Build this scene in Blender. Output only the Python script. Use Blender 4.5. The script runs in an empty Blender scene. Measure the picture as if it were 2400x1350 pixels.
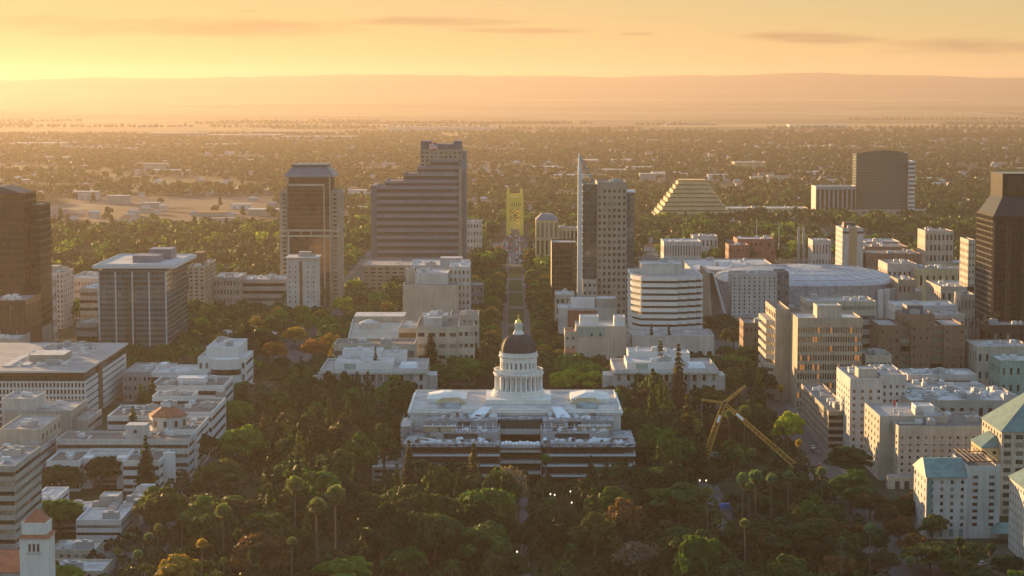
import bpy, math, random
import numpy as np
from mathutils import Vector, Matrix
random.seed(11); RNG = np.random.default_rng(5)
SC = bpy.context.scene
COL = SC.collection
# ------------------------------------------------------------------ camera
F = 4800.0; H = 168.0; HOR = 212.0
TH = math.atan((675 - HOR) / F)
cam = bpy.data.cameras.new('camera'); cam.lens = 72; cam.sensor_width = 36
cam.clip_start = 1; cam.clip_end = 120000
co = bpy.data.objects.new('camera', cam); COL.objects.link(co)
co.location = (0, 0, H); co.rotation_euler = (math.pi / 2 - TH, 0, 0)
SC.camera = co
# ------------------------------------------------------------------ light
SUN_EL = 6.0; SUN_AZ = 36.0            # degrees above the horizon / to the left of the avenue
SKY_STRENGTH = 0.145
SUN_STRENGTH = 3.7
EXPOSURE = 1.84
HAZE_DENS = 0.000056
HAZE_ANISO = 0.46
SKY_SAT = 0.92
SKY_POW = -0.97
DUST = 1.5
SC.view_settings.view_transform = 'Standard'; SC.view_settings.look = 'None'
SC.view_settings.gamma = 1; SC.view_settings.exposure = EXPOSURE
w = bpy.data.worlds.new('World'); SC.world = w; w.use_nodes = True
wt = w.node_tree; wt.nodes.clear()
def wn(t, **k):
    n = wt.nodes.new(t)
    for a, b in k.items(): setattr(n, a, b)
    return n
def wmath(op, a, b=None, c=None):
    n = wn('ShaderNodeMath', operation=op)
    for i, v in enumerate((a, b, c)):
        if v is None: continue
        if isinstance(v, (int, float)): n.inputs[i].default_value = v
        else: wt.links.new(v, n.inputs[i])
    return n.outputs[0]
sky = wn('ShaderNodeTexSky', sky_type='NISHITA'); sky.sun_disc = False
sky.sun_elevation = math.radians(SUN_EL); sky.sun_rotation = math.radians(-SUN_AZ)
sky.altitude = 50; sky.air_density = 1.0; sky.dust_density = DUST; sky.ozone_density = 1.5
lum = wn('ShaderNodeRGBToBW'); wt.links.new(sky.outputs[0], lum.inputs[0])
gam = wn('ShaderNodeVectorMath', operation='SCALE')         # softer contrast between the bright and the dim side of the sky
wt.links.new(sky.outputs[0], gam.inputs[0]); wt.links.new(wmath('POWER', wmath('MAXIMUM', lum.outputs[0], 0.02), SKY_POW), gam.inputs['Scale'])
geo = wn('ShaderNodeTexCoord'); sep = wn('ShaderNodeSeparateXYZ'); wt.links.new(geo.outputs['Generated'], sep.inputs[0])
DX, DY, DZ = sep.outputs
az = wmath('DIVIDE', DX, wmath('MAXIMUM', DY, 0.05)); el = wmath('DIVIDE', DZ, wmath('MAXIMUM', DY, 0.05))
cmb = wn('ShaderNodeCombineXYZ'); wt.links.new(az, cmb.inputs[0]); wt.links.new(wmath('MULTIPLY', el, 9.0), cmb.inputs[1])
nz = wn('ShaderNodeTexNoise'); nz.inputs['Scale'].default_value = 13; nz.inputs['Detail'].default_value = 7; nz.inputs['Roughness'].default_value = 0.6
wt.links.new(cmb.outputs[0], nz.inputs[0])
def bank(a, e, wa, we, k):                       # a bank of cloud round one direction of the sky
    u = wmath('DIVIDE', wmath('SUBTRACT', az, a), wa); v = wmath('DIVIDE', wmath('SUBTRACT', el, e), we)
    d = wmath('SUBTRACT', 1.0, wmath('ADD', wmath('MULTIPLY', u, u), wmath('MULTIPLY', v, v)))
    d = wmath('MAXIMUM', wmath('MINIMUM', d, 1.0), -3.0)
    s = wmath('ADD', wmath('MULTIPLY', d, 0.55), wmath('MULTIPLY', wmath('SUBTRACT', nz.outputs[0], 0.5), 2.6))
    return wmath('MULTIPLY', wmath('MAXIMUM', wmath('MINIMUM', wmath('MULTIPLY', s, 1.5), 1.0), 0.0), k)
def pxe(px, py):
    t = -math.tan(TH + math.atan((py - 675) / F)); return (px - 1200) / F, t
banks = []
for px, py, wpx, hpx, k in ((1000, 50, 230, 14, .8), (420, 66, 520, 26, .8), (130, 48, 170, 20, .6), (1240, 72, 190, 9, .9), (1480, 80, 62, 7, .95), (1940, 88, 190, 20, 1), (2230, 108, 260, 24, 1), (580, 26, 60, 4, .6)):
    a, e = pxe(px, py); banks.append(bank(a, e, wpx / F, hpx / F, k))
cl = banks[0]
for b in banks[1:]: cl = wmath('MAXIMUM', cl, b)
tint = wn('ShaderNodeMixRGB', blend_type='MULTIPLY'); tint.inputs[0].default_value = 1.0
tint.inputs[2].default_value = (1.0, 1.015, 0.97, 1)
hs = wn('ShaderNodeHueSaturation'); hs.inputs['Saturation'].default_value = SKY_SAT; wt.links.new(gam.outputs[0], hs.inputs['Color']); wt.links.new(hs.outputs[0], tint.inputs[1])
cm = wn('ShaderNodeMixRGB', blend_type='MULTIPLY'); cm.inputs[2].default_value = (0.60, 0.53, 0.58, 1)
wt.links.new(cl, cm.inputs[0]); wt.links.new(tint.outputs[0], cm.inputs[1])
bg = wn('ShaderNodeBackground'); bg.inputs[1].default_value = SKY_STRENGTH
wo = wn('ShaderNodeOutputWorld'); wt.links.new(cm.outputs[0], bg.inputs[0]); wt.links.new(bg.outputs[0], wo.inputs[0])
sl = bpy.data.lights.new('sun', 'SUN'); sl.energy = SUN_STRENGTH; sl.angle = math.radians(0.53); sl.color = (1.0, 0.62, 0.27)
so = bpy.data.objects.new('sun', sl); COL.objects.link(so); so.location = (-200, 300, 400)
sd = Vector((-math.sin(math.radians(SUN_AZ)) * math.cos(math.radians(SUN_EL)), math.cos(math.radians(SUN_AZ)) * math.cos(math.radians(SUN_EL)), math.sin(math.radians(SUN_EL))))
so.rotation_euler = sd.to_track_quat('Z', 'Y').to_euler()
cy = SC.cycles
cy.max_bounces = 5; cy.diffuse_bounces = 2; cy.glossy_bounces = 2; cy.transmission_bounces = 3; cy.volume_bounces = 0
cy.transparent_max_bounces = 4; cy.use_denoising = True; cy.use_adaptive_sampling = False; cy.sample_clamp_indirect = 4
cy.caustics_reflective = False; cy.caustics_refractive = False
# ------------------------------------------------------------------ pixel helpers (photo pixels, 2400 wide)
def ang(py): return TH + math.atan((py - 675) / F)
def fZ(py, Y): return H - Y * math.tan(ang(py))
def fY(py, z=0.0): return (H - z) / math.tan(ang(py))
def fX(px, Y, z=0.0): return (px - 1200) / F * (Y * math.cos(TH) + (H - z) * math.sin(TH))
def proj(x, y, z):
    zc = y * math.cos(TH) + (H - z) * math.sin(TH); yc = y * math.sin(TH) - (H - z) * math.cos(TH)
    return 1200 + F * x / zc, 675 - F * yc / zc
def pbox(pl, pr, pt, Y, D):
    z = fZ(pt, Y); return (fX(pl, Y, z), fX(pr, Y, z), Y, Y + D, z)
# ------------------------------------------------------------------ materials
MATS = {}
def nodes(name):
    m = bpy.data.materials.new(name); m.use_nodes = True
    nt = m.node_tree; b = nt.nodes['Principled BSDF']; MATS[name] = m
    return m, nt, b
def tex(nt, scale, detail=4, rough=.6, vec=None, coord='Object', stretch=None):
    tc = nt.nodes.new('ShaderNodeTexCoord'); n = nt.nodes.new('ShaderNodeTexNoise')
    n.inputs['Scale'].default_value = scale; n.inputs['Detail'].default_value = detail; n.inputs['Roughness'].default_value = rough
    src = tc.outputs[coord]
    if stretch:
        mp = nt.nodes.new('ShaderNodeMapping'); mp.inputs['Scale'].default_value = stretch; nt.links.new(src, mp.inputs[0]); src = mp.outputs[0]
    nt.links.new(src, n.inputs[0]); return n.outputs[0]
def ramp(nt, fac, stops):
    r = nt.nodes.new('ShaderNodeValToRGB'); nt.links.new(fac, r.inputs[0])
    while len(r.color_ramp.elements) < len(stops): r.color_ramp.elements.new(0.5)
    for e, (p, c) in zip(r.color_ramp.elements, stops): e.position = p; e.color = (*c, 1)
    return r.outputs[0]
def mul(nt, a, b, fac=1.0, mode='MULTIPLY'):
    m = nt.nodes.new('ShaderNodeMixRGB'); m.blend_type = mode; m.inputs[0].default_value = fac
    for i, v in ((1, a), (2, b)):
        if isinstance(v, tuple): m.inputs[i].default_value = (*v, 1)
        else: nt.links.new(v, m.inputs[i])
    return m.outputs[0]
def wallmat(name, c, var=.22, rough=.75, streak=True, spec=.3):
    m, nt, b = nodes(name)
    n1 = ramp(nt, tex(nt, .09, 5), [(.3, (1 - var,) * 3), (.7, (1 + var * .4,) * 3)])
    col = mul(nt, c, n1)
    if streak:
        n2 = ramp(nt, tex(nt, 1.0, 4, stretch=(.9, .9, .06)), [(.35, (1 - var * .9,) * 3), (.6, (1, 1, 1))]); col = mul(nt, col, n2)
    nt.links.new(col, b.inputs['Base Color']); b.inputs['Roughness'].default_value = rough; b.inputs['Specular IOR Level'].default_value = spec
    return m
def roofmat(name, c, c2, rough=.8):
    m, nt, b = nodes(name)
    n1 = ramp(nt, tex(nt, .07, 6, .65), [(.36, c2), (.56, c)])
    n2 = ramp(nt, tex(nt, .45, 4), [(.3, (.66, .65, .64)), (.62, (1.06, 1.06, 1.06))])
    nt.links.new(mul(nt, n1, n2), b.inputs['Base Color']); b.inputs['Roughness'].default_value = rough
    return m
def glassmat(name, c, rough=.08, metal=0.0, spec=.8, var=.5):
    m, nt, b = nodes(name)
    oi = nt.nodes.new('ShaderNodeObjectInfo')
    r = ramp(nt, oi.outputs['Random'], [(0, (1 - var,) * 3), (1, (1 + var,) * 3)])
    n = ramp(nt, tex(nt, .22, 3), [(.35, (.6, .6, .6)), (.65, (1.5, 1.5, 1.5))])
    nt.links.new(mul(nt, mul(nt, c, r), n), b.inputs['Base Color'])
    b.inputs['Roughness'].default_value = rough; b.inputs['Metallic'].default_value = metal; b.inputs['Specular IOR Level'].default_value = spec
    bp = nt.nodes.new('ShaderNodeBump'); bp.inputs['Strength'].default_value = .06; bp.inputs['Distance'].default_value = .3
    nt.links.new(tex(nt, .35, 2), bp.inputs['Height']); nt.links.new(bp.outputs[0], b.inputs['Normal'])
    return m
def plain(name, c, rough=.6, metal=0.0, var=.12, emit=None, es=0):
    m, nt, b = nodes(name)
    n = ramp(nt, tex(nt, .5, 3), [(.3, (1 - var,) * 3), (.7, (1 + var * .5,) * 3)])
    nt.links.new(mul(nt, c, n), b.inputs['Base Color']); b.inputs['Roughness'].default_value = rough; b.inputs['Metallic'].default_value = metal
    if emit: b.inputs['Emission Color'].default_value = (*emit, 1); b.inputs['Emission Strength'].default_value = es
    return m
wallmat('capitol_white', (.73, .71, .68), .14); wallmat('white_stone', (.53, .51, .49)); wallmat('white_paint', (.66, .64, .63), .1); wallmat('cream_stone', (.49, .43, .36)); wallmat('pale_concrete', (.40, .37, .34))
wallmat('grey_concrete', (.36, .35, .34)); wallmat('tan_stone', (.44, .36, .27)); wallmat('beige_panel', (.38, .32, .26)); wallmat('brown_brick', (.27, .16, .11)); wallmat('red_brick', (.33, .13, .09))
wallmat('rose_granite', (.075, .045, .038), rough=.3); wallmat('dark_frame', (.07, .06, .055), rough=.5); wallmat('grey_metal', (.30, .31, .33), rough=.45); wallmat('lavender_panel', (.24, .235, .28), rough=.5); wallmat('sea_panel', (.11, .185, .215), .3, rough=.4); wallmat('night_stone', (.028, .022, .022), .1, rough=.25, streak=False)
wallmat('pink_stone', (.62, .50, .45)); wallmat('slate_blue', (.13, .15, .18), rough=.5); wallmat('green_panel', (.30, .40, .36)); wallmat('ochre_stone', (.58, .46, .27)); wallmat('soffit_brown', (.16, .10, .06))
roofmat('roof_white', (.54, .52, .51), (.36, .34, .34)); roofmat('roof_grey', (.22, .20, .195), (.15, .14, .135)); roofmat('roof_gravel', (.17, .14, .12), (.12, .10, .09)); roofmat('roof_pale', (.37, .34, .33), (.25, .23, .23))
roofmat('roof_dark', (.085, .08, .085), (.05, .05, .055)); roofmat('tile_red', (.36, .12, .06), (.26, .09, .045)); roofmat('roof_teal', (.12, .215, .20), (.09, .17, .16), .55); roofmat('arena_skin', (.42, .41, .43), (.36, .35, .375), .45)
glassmat('glass', (.018, .018, .02)); glassmat('glass_brown', (.035, .026, .018), .1); glassmat('glass_blue', (.035, .075, .09), .06, .12, .9); glassmat('glass_green', (.06, .075, .068), .09, .1, .5); glassmat('glass_sea', (.03, .085, .095), .2, .05, .4, .1); glassmat('glass_blind', (.20, .18, .15), .3, 0, .5)
glassmat('glass_silver', (.16, .15, .155), .09, .75, .5, .25); glassmat('glass_bronze', (.10, .075, .055), .09, .6, .5, .3); glassmat('glass_teal', (.17, .20, .20), .10, .75, .5, .2); glassmat('glass_black', (.016, .012, .012), .07, 0, .5, .4)
plain('orange_emit_pane', (.4, .2, .05), emit=(1, .27, .02), es=.13, rough=.3); plain('band_dark', (.030, .023, .019), .35, var=.3); plain('lamp_glow', (.9, .8, .6), emit=(1, .8, .5), es=.5)  # the orange window panes have a weak emission of their own
plain('steel_white', (.56, .57, .59), .45); plain('steel_grey', (.35, .36, .38), .45, .3); plain('gold_leaf', (.85, .58, .14), .25, .9); plain('bridge_gold', (.80, .58, .09), .5); plain('crane_yellow', (.50, .27, .035), .55, var=.35)
plain('dome_copper', (.030, .031, .037), .7, 0); plain('asphalt', (.062, .055, .056), .85); plain('paving', (.13, .11, .105), .85); plain('path_stone', (.075, .063, .062), .85); plain('sea_glass', (.028, .072, .076), .22, var=.05); plain('marking', (.7, .7, .68), .7); plain('car_glass', (.02, .02, .025), .1)
plain('flag_red', (.6, .06, .06), .8); plain('flag_white', (.8, .78, .78), .8); plain('flag_blue', (.05, .07, .25), .8); plain('tarp_blue', (.05, .16, .5), .6); plain('tarp_white', (.75, .78, .84), .6)
plain('trunk', (.13, .10, .075), .9); plain('palm_trunk', (.12, .095, .07), .9); plain('timber', (.36, .26, .15), .8); plain('rust', (.10, .05, .038), .7); plain('hide_cloth', (.42, .44, .47), .7); plain('teal_glass', (.10, .22, .23), .2)
def carpaint():
    m, nt, b = nodes('car_paint'); oi = nt.nodes.new('ShaderNodeObjectInfo'); nt.links.new(oi.outputs['Color'], b.inputs['Base Color']); b.inputs['Roughness'].default_value = .3
carpaint()
def leafmat(name, attr, transl=.36):
    m, nt, b = nodes(name)
    if attr: a = nt.nodes.new('ShaderNodeAttribute'); a.attribute_name = 'Col'; base = a.outputs['Color']
    else: a = nt.nodes.new('ShaderNodeObjectInfo'); base = a.outputs['Color']
    n = ramp(nt, tex(nt, .33, 3, .6), [(.3, (.6, .64, .68)), (.5, (.95, .97, .94)), (.72, (1.38, 1.36, .95))])
    c = mul(nt, base, n)
    nt.links.new(c, b.inputs['Base Color']); b.inputs['Roughness'].default_value = .65; b.inputs['Specular IOR Level'].default_value = .15
    t = nt.nodes.new('ShaderNodeBsdfTranslucent'); nt.links.new(mul(nt, c, (1.75, 1.75, .7)), t.inputs[0])
    mx = nt.nodes.new('ShaderNodeMixShader'); mx.inputs[0].default_value = transl
    nt.links.new(b.outputs[0], mx.inputs[1]); nt.links.new(t.outputs[0], mx.inputs[2])
    nt.links.new(mx.outputs[0], nt.nodes['Material Output'].inputs[0])
leafmat('leaf', False); leafmat('leaf_far', True, .2)
def groundmat():
    m, nt, b = nodes('ground_soil')
    near = ramp(nt, tex(nt, .012, 6, .7), [(.42, (.038, .042, .020)), (.55, (.07, .064, .042)), (.68, (.14, .12, .105))])
    vo = nt.nodes.new('ShaderNodeTexVoronoi'); vo.inputs['Scale'].default_value = .0011
    tc = nt.nodes.new('ShaderNodeTexCoord'); mp = nt.nodes.new('ShaderNodeMapping'); mp.inputs['Scale'].default_value = (.5, .9, 1)
    nt.links.new(tc.outputs['Object'], mp.inputs[0]); nt.links.new(mp.outputs[0], vo.inputs['Vector'])
    sx = nt.nodes.new('ShaderNodeSeparateColor'); nt.links.new(vo.outputs['Color'], sx.inputs[0])
    far = ramp(nt, sx.outputs[0], [(0, (.045, .042, .027)), (.35, (.12, .09, .055)), (.7, (.27, .20, .115)), (1, (.055, .05, .03))])
    far = mul(nt, far, ramp(nt, tex(nt, .002, 5, .7), [(.3, (.6, .6, .6)), (.7, (1.2, 1.2, 1.2))]))
    sp = nt.nodes.new('ShaderNodeSeparateXYZ'); nt.links.new(tc.outputs['Object'], sp.inputs[0])
    mr = nt.nodes.new('ShaderNodeMapRange'); mr.inputs[1].default_value = 5600; mr.inputs[2].default_value = 7600; nt.links.new(sp.outputs[1], mr.inputs[0])
    mx = nt.nodes.new('ShaderNodeMixRGB'); nt.links.new(mr.outputs[0], mx.inputs[0]); nt.links.new(near, mx.inputs[1]); nt.links.new(far, mx.inputs[2])
    nt.links.new(mx.outputs[0], b.inputs['Base Color']); b.inputs['Roughness'].default_value = .95; b.inputs['Specular IOR Level'].default_value = .1
groundmat()
def sitemat():
    m, nt, b = nodes('site_deck'); tc = nt.nodes.new('ShaderNodeTexCoord'); cols = []
    for sc, st in ((.55, (1, .6, 1)), (1.3, (.5, 1, 1))):
        vo = nt.nodes.new('ShaderNodeTexVoronoi'); vo.inputs['Scale'].default_value = sc; vo.distance = 'CHEBYCHEV'; mp = nt.nodes.new('ShaderNodeMapping'); mp.inputs['Scale'].default_value = st
        nt.links.new(tc.outputs['Object'], mp.inputs[0]); nt.links.new(mp.outputs[0], vo.inputs['Vector']); sx = nt.nodes.new('ShaderNodeSeparateColor'); nt.links.new(vo.outputs['Color'], sx.inputs[0]); cols.append(sx.outputs[0])
    c1 = ramp(nt, cols[0], [(0, (.12, .115, .12)), (.25, (.24, .245, .27)), (.5, (.36, .37, .40)), (.75, (.19, .165, .155)), (1, (.48, .49, .53))])
    c2 = ramp(nt, cols[1], [(0, (.35, .34, .34)), (.3, (.9, .9, .95)), (.7, (1.1, 1.1, 1.15)), (1, (1.5, 1.45, 1.4))])
    nt.links.new(mul(nt, c1, c2), b.inputs['Base Color']); b.inputs['Roughness'].default_value = .8
sitemat()
def grassmat(name, c, c2):
    m, nt, b = nodes(name); nt.links.new(ramp(nt, tex(nt, .08, 6, .7), [(.35, c), (.65, c2)]), b.inputs['Base Color']); b.inputs['Roughness'].default_value = .95; b.inputs['Specular IOR Level'].default_value = .1
grassmat('lawn', (.022, .030, .012), (.04, .048, .02)); grassmat('mall_grass', (.032, .058, .016), (.055, .088, .02)); grassmat('dry_lot', (.14, .10, .07), (.085, .065, .045)); grassmat('dry_grass', (.36, .24, .09), (.26, .18, .07))
grassmat('hill_scrub', (.035, .034, .042), (.06, .052, .05)); grassmat('rail_gravel', (.075, .062, .052), (.155, .125, .105))
# ------------------------------------------------------------------ mesh builder
class MB:
    def __init__(s): s.v = []; s.f = []; s.m = []
    def poly(s, pts, m=0):
        k = len(s.v); s.v.extend([tuple(p) for p in pts]); s.f.append(tuple(range(k, k + len(pts)))); s.m.append(m)
    def box(s, x0, x1, y0, y1, z0, z1, m=0, mt=None, bottom=True):
        k = len(s.v)
        s.v += [(x0, y0, z0), (x1, y0, z0), (x1, y1, z0), (x0, y1, z0), (x0, y0, z1), (x1, y0, z1), (x1, y1, z1), (x0, y1, z1)]
        fs = [(0, 1, 5, 4), (1, 2, 6, 5), (2, 3, 7, 6), (3, 0, 4, 7)]; ms = [m] * 4
        fs.append((4, 5, 6, 7)); ms.append(m if mt is None else mt)
        if bottom: fs.append((3, 2, 1, 0)); ms.append(m)
        s.f += [tuple(k + i for i in q) for q in fs]; s.m += ms
    def prism(s, pts, z0, z1, m=0, mt=None, top=None):       # pts counter-clockwise; top = shrunken outline
        n = len(pts); k = len(s.v); tp = top or pts
        s.v += [(p[0], p[1], z0) for p in pts] + [(p[0], p[1], z1) for p in tp]
        for i in range(n): j = (i + 1) % n; s.f.append((k + i, k + j, k + n + j, k + n + i)); s.m.append(m)
        s.f.append(tuple(range(k + n, k + 2 * n))); s.m.append(m if mt is None else mt)
        s.f.append(tuple(range(k + n - 1, k - 1, -1))); s.m.append(m)
    def bar(s, p, q, r, m=0, r2=None, n=4):
        p = Vector(p); q = Vector(q); d = (q - p).normalized(); a = d.orthogonal().normalized(); b = d.cross(a); k = len(s.v); r2 = r if r2 is None else r2
        for c, rr in ((p, r), (q, r2)):
            for i in range(n): t = 2 * math.pi * (i + .5) / n; s.v.append(tuple(c + (a * math.cos(t) + b * math.sin(t)) * rr))
        for i in range(n): j = (i + 1) % n; s.f.append((k + i, k + j, k + n + j, k + n + i)); s.m.append(m)
        s.f.append(tuple(range(k + n - 1, k - 1, -1))); s.f.append(tuple(range(k + n, k + 2 * n))); s.m += [m, m]
    def lathe(s, prof, n, cx, cy, m=0, cap=True):
        k = len(s.v)
        for r, z in prof:
            for i in range(n): t = 2 * math.pi * i / n; s.v.append((cx + r * math.cos(t), cy + r * math.sin(t), z))
        for a in range(len(prof) - 1):
            for i in range(n): j = (i + 1) % n; s.f.append((k + a * n + i, k + a * n + j, k + (a + 1) * n + j, k + (a + 1) * n + i)); s.m.append(m)
        if cap: e = k + (len(prof) - 1) * n; s.f.append(tuple(range(e, e + n))); s.m.append(m)
    def mesh(s, name, mats, off=(0, 0, 0), smooth=False):
        me = bpy.data.meshes.new(name)
        v = [(a - off[0], b - off[1], c - off[2]) for a, b, c in s.v]
        me.from_pydata(v, [], s.f)
        for x in mats: me.materials.append(MATS[x])
        if len(mats) > 1: me.polygons.foreach_set('material_index', s.m)
        if smooth: me.polygons.foreach_set('use_smooth', [True] * len(s.f))
        me.update(); return me
    def build(s, name, mats, parent=None, smooth=False, loc=None):
        if isinstance(mats, str): mats = [mats]
        off = tuple(top(parent).location) if parent else (loc or (0, 0, 0))
        o = bpy.data.objects.new(name, s.mesh(name, mats, off, smooth)); COL.objects.link(o)
        if parent: o.parent = parent
        elif loc: o.location = loc
        return o
def top(o):
    while o.parent: o = o.parent
    return o
def tag(o, label=None, cat=None, group=None, kind=None):
    if label: o['label'] = label
    if cat: o['category'] = cat
    if group: o['group'] = group
    if kind: o['kind'] = kind
    return o
def thing(name, label, cat, loc, group=None):
    o = bpy.data.objects.new(name, None); COL.objects.link(o); o.location = loc; o.empty_display_size = 1
    return tag(o, label, cat, group)
KIDS = {}
def copy_thing(r, loc, label=None, group=None, rz=None, sc=None, color=None):
    c = r.copy(); COL.objects.link(c); c.location = loc
    if rz is not None: c.rotation_euler = (0, 0, rz)
    if sc is not None: c.scale = sc if isinstance(sc, tuple) else (sc, sc, sc)
    if label: c['label'] = label
    if group: c['group'] = group
    for ch in KIDS[r.name]:
        d = ch.copy(); COL.objects.link(d); d.parent = c
        if color is not None: d.color = (*color, 1)
    if color is not None: c.color = (*color, 1)
    return c
# ------------------------------------------------------------------ ground, hills, haze
def sheet(name, x0, x1, y0, y1, z, mat):
    m = MB(); m.poly([(x0, y0, z), (x1, y0, z), (x1, y1, z), (x0, y1, z)]); return tag(m.build(name, mat), kind='structure')
sheet('ground', -15000, 15000, -400, 12200, 0, 'ground_soil')
def noise1(x, seed, octs=5):
    r = np.random.default_rng(seed); s = np.zeros_like(x); a = 1.0; f = 1.0
    for _ in range(octs):
        s += a * np.sin(x * f * r.uniform(.8, 1.2) + r.uniform(0, 6.28)); a *= .55; f *= 2.1
    return s
def hills():
    xs = np.linspace(-15000, 15000, 220); ys = np.concatenate([np.linspace(12000, 19000, 8), np.linspace(19300, 24500, 22)])
    m = MB(); n = len(xs)
    ridge = 314 + 24 * noise1(xs / 2300, 3, 7) + np.where(xs > 900, 18, 0) * np.clip((xs - 900) / 900, 0, 1) + 6 * noise1(xs / 420, 8, 4)
    ridge2 = 230 + 16 * noise1(xs / 1500, 12, 6)
    for y in ys:
        if y <= 19000: z = np.full(n, -2 + 90 * max(0, (y - 12000) / 7000) ** 1.15)
        else:
            g1 = math.exp(-((y - 23200) / 1200) ** 2); g2 = math.exp(-((y - 21000) / 700) ** 2)
            z = 88 + (y - 19000) * .004 + (ridge - 105) * g1 + (ridge2 - 150) * .6 * g2 + 6 * noise1(xs / 300 + y * .003, int(y) % 17, 3) * g2
        m.v += [(float(a), float(y), float(b)) for a, b in zip(xs, z)]
    for j in range(len(ys) - 1):
        for i in range(n - 1): m.f.append((j * n + i, j * n + i + 1, (j + 1) * n + i + 1, (j + 1) * n + i)); m.m.append(0)
    mm = MB(); k = 8 * n; mm.v = m.v[:k]; mm.f = m.f[:7 * (n - 1)]; mm.m = [0] * len(mm.f); tag(mm.build('plain', 'ground_soil', smooth=True), kind='structure')
    m.v = m.v[7 * n:]; m.f = [tuple(i - 7 * n for i in f) for f in m.f[7 * (n - 1):]]; m.m = [0] * len(m.f); tag(m.build('hills', 'hill_scrub', smooth=True), kind='structure')
hills()
def haze():
    m = MB(); m.box(-16000, 16000, -500, 25500, -4, 420); o = m.build('haze', ['haze']); tag(o, kind='stuff')
mh = bpy.data.materials.new('haze'); mh.use_nodes = True; MATS['haze'] = mh
mh.node_tree.nodes.clear(); pv = mh.node_tree.nodes.new('ShaderNodeVolumePrincipled'); mo = mh.node_tree.nodes.new('ShaderNodeOutputMaterial')
pv.inputs['Color'].default_value = (.58, .49, .44, 1); pv.inputs['Density'].default_value = HAZE_DENS; pv.inputs['Anisotropy'].default_value = HAZE_ANISO
mh.node_tree.links.new(pv.outputs[0], mo.inputs['Volume'])
haze()
# ------------------------------------------------------------------ building kit
WCACHE = {}
def window_mesh(wd, ht, glass, frame):
    key = (round(wd, 2), round(ht, 2), glass, frame)
    if key in WCACHE: return WCACHE[key]
    m = MB(); a, b = wd / 2, ht; t = min(.09, wd * .06)
    m.poly([(-a, 0, 0), (a, 0, 0), (a, 0, b), (-a, 0, b)], 0)
    n = max(1, min(40, round(wd / 1.7)))
    for i in range(n + 1): x = -a + t / 2 + (wd - t) * i / n; m.box(x - t / 2, x + t / 2, -.06, .0, 0, b, 1)
    m.box(-a, a, -.055, 0, 0, t, 1); m.box(-a, a, -.055, 0, b - t, b, 1)
    if ht > 2.6: m.box(-a, a, -.055, 0, b * .38, b * .38 + t, 1)
    WCACHE[key] = m.mesh('window', [glass, frame]); return WCACHE[key]
FOOT = []                                         # footprints, kept clear of trees
BUDGET = {}
def facade(root, mb, p0, u, n, W, z0, z1, nc, nr, fw, fh, rec, mi, glass, frame, gl_alt, name='window', lift=.5, skip=None):
    ch = (z1 - z0) / nr; cw = W / nc; hw = cw * fw; hh = ch * fh
    def P(s, z, d=0): return (p0[0] + u[0] * s - n[0] * d, p0[1] + u[1] * s - n[1] * d, z)
    def Q(s0, s1, za, zb): mb.poly([P(s0, za), P(s1, za), P(s1, zb), P(s0, zb)], mi)
    rz = math.atan2(u[1], u[0]); tl = top(root).location; extra = []
    for r in reversed(range(nr)):
        za = z0 + r * ch + (ch - hh) * lift; zb = za + hh
        Q(0, W, z0 + r * ch, za); Q(0, W, zb, z0 + (r + 1) * ch)
        prev = 0
        for c in range(nc):
            if skip and skip(c, r): continue
            s0 = c * cw + (cw - hw) / 2; s1 = s0 + hw
            Q(prev, s0, za, zb); prev = s1
            mb.poly([P(s0, za), P(s1, za), P(s1, za, rec), P(s0, za, rec)], mi); mb.poly([P(s0, zb, rec), P(s1, zb, rec), P(s1, zb), P(s0, zb)], mi)
            mb.poly([P(s0, za), P(s0, za, rec), P(s0, zb, rec), P(s0, zb)], mi); mb.poly([P(s1, za, rec), P(s1, za), P(s1, zb), P(s1, zb, rec)], mi)
            g = random.choice(gl_alt) if gl_alt and random.random() < .3 else glass
            pos = P((s0 + s1) / 2, za, rec)
            if BUDGET.setdefault(root.name, 0) < 92:
                BUDGET[root.name] += 1
                o = bpy.data.objects.new(name, window_mesh(hw, hh, g, frame)); COL.objects.link(o); o.parent = root
                o.location = (pos[0] - tl[0], pos[1] - tl[1], pos[2] - tl[2]); o.rotation_euler = (0, 0, rz)
            else: extra.append((s0, s1, za, zb, g))
        Q(prev, W, za, zb)
    if extra:
        gm = list({e[4] for e in extra}); m = MB()
        for s0, s1, za, zb, g in extra:
            m.poly([P(s0, za, rec), P(s1, za, rec), P(s1, zb, rec), P(s0, zb, rec)], gm.index(g))
            k = max(1, min(30, round((s1 - s0) / 1.7)))
            for i in range(1, k): x = s0 + (s1 - s0) * i / k; m.poly([P(x - .06, za, rec - .05), P(x + .06, za, rec - .05), P(x + .06, zb, rec - .05), P(x - .06, zb, rec - .05)], len(gm))
        tag(m.build(name, gm + [frame], root), kind='stuff')
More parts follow.
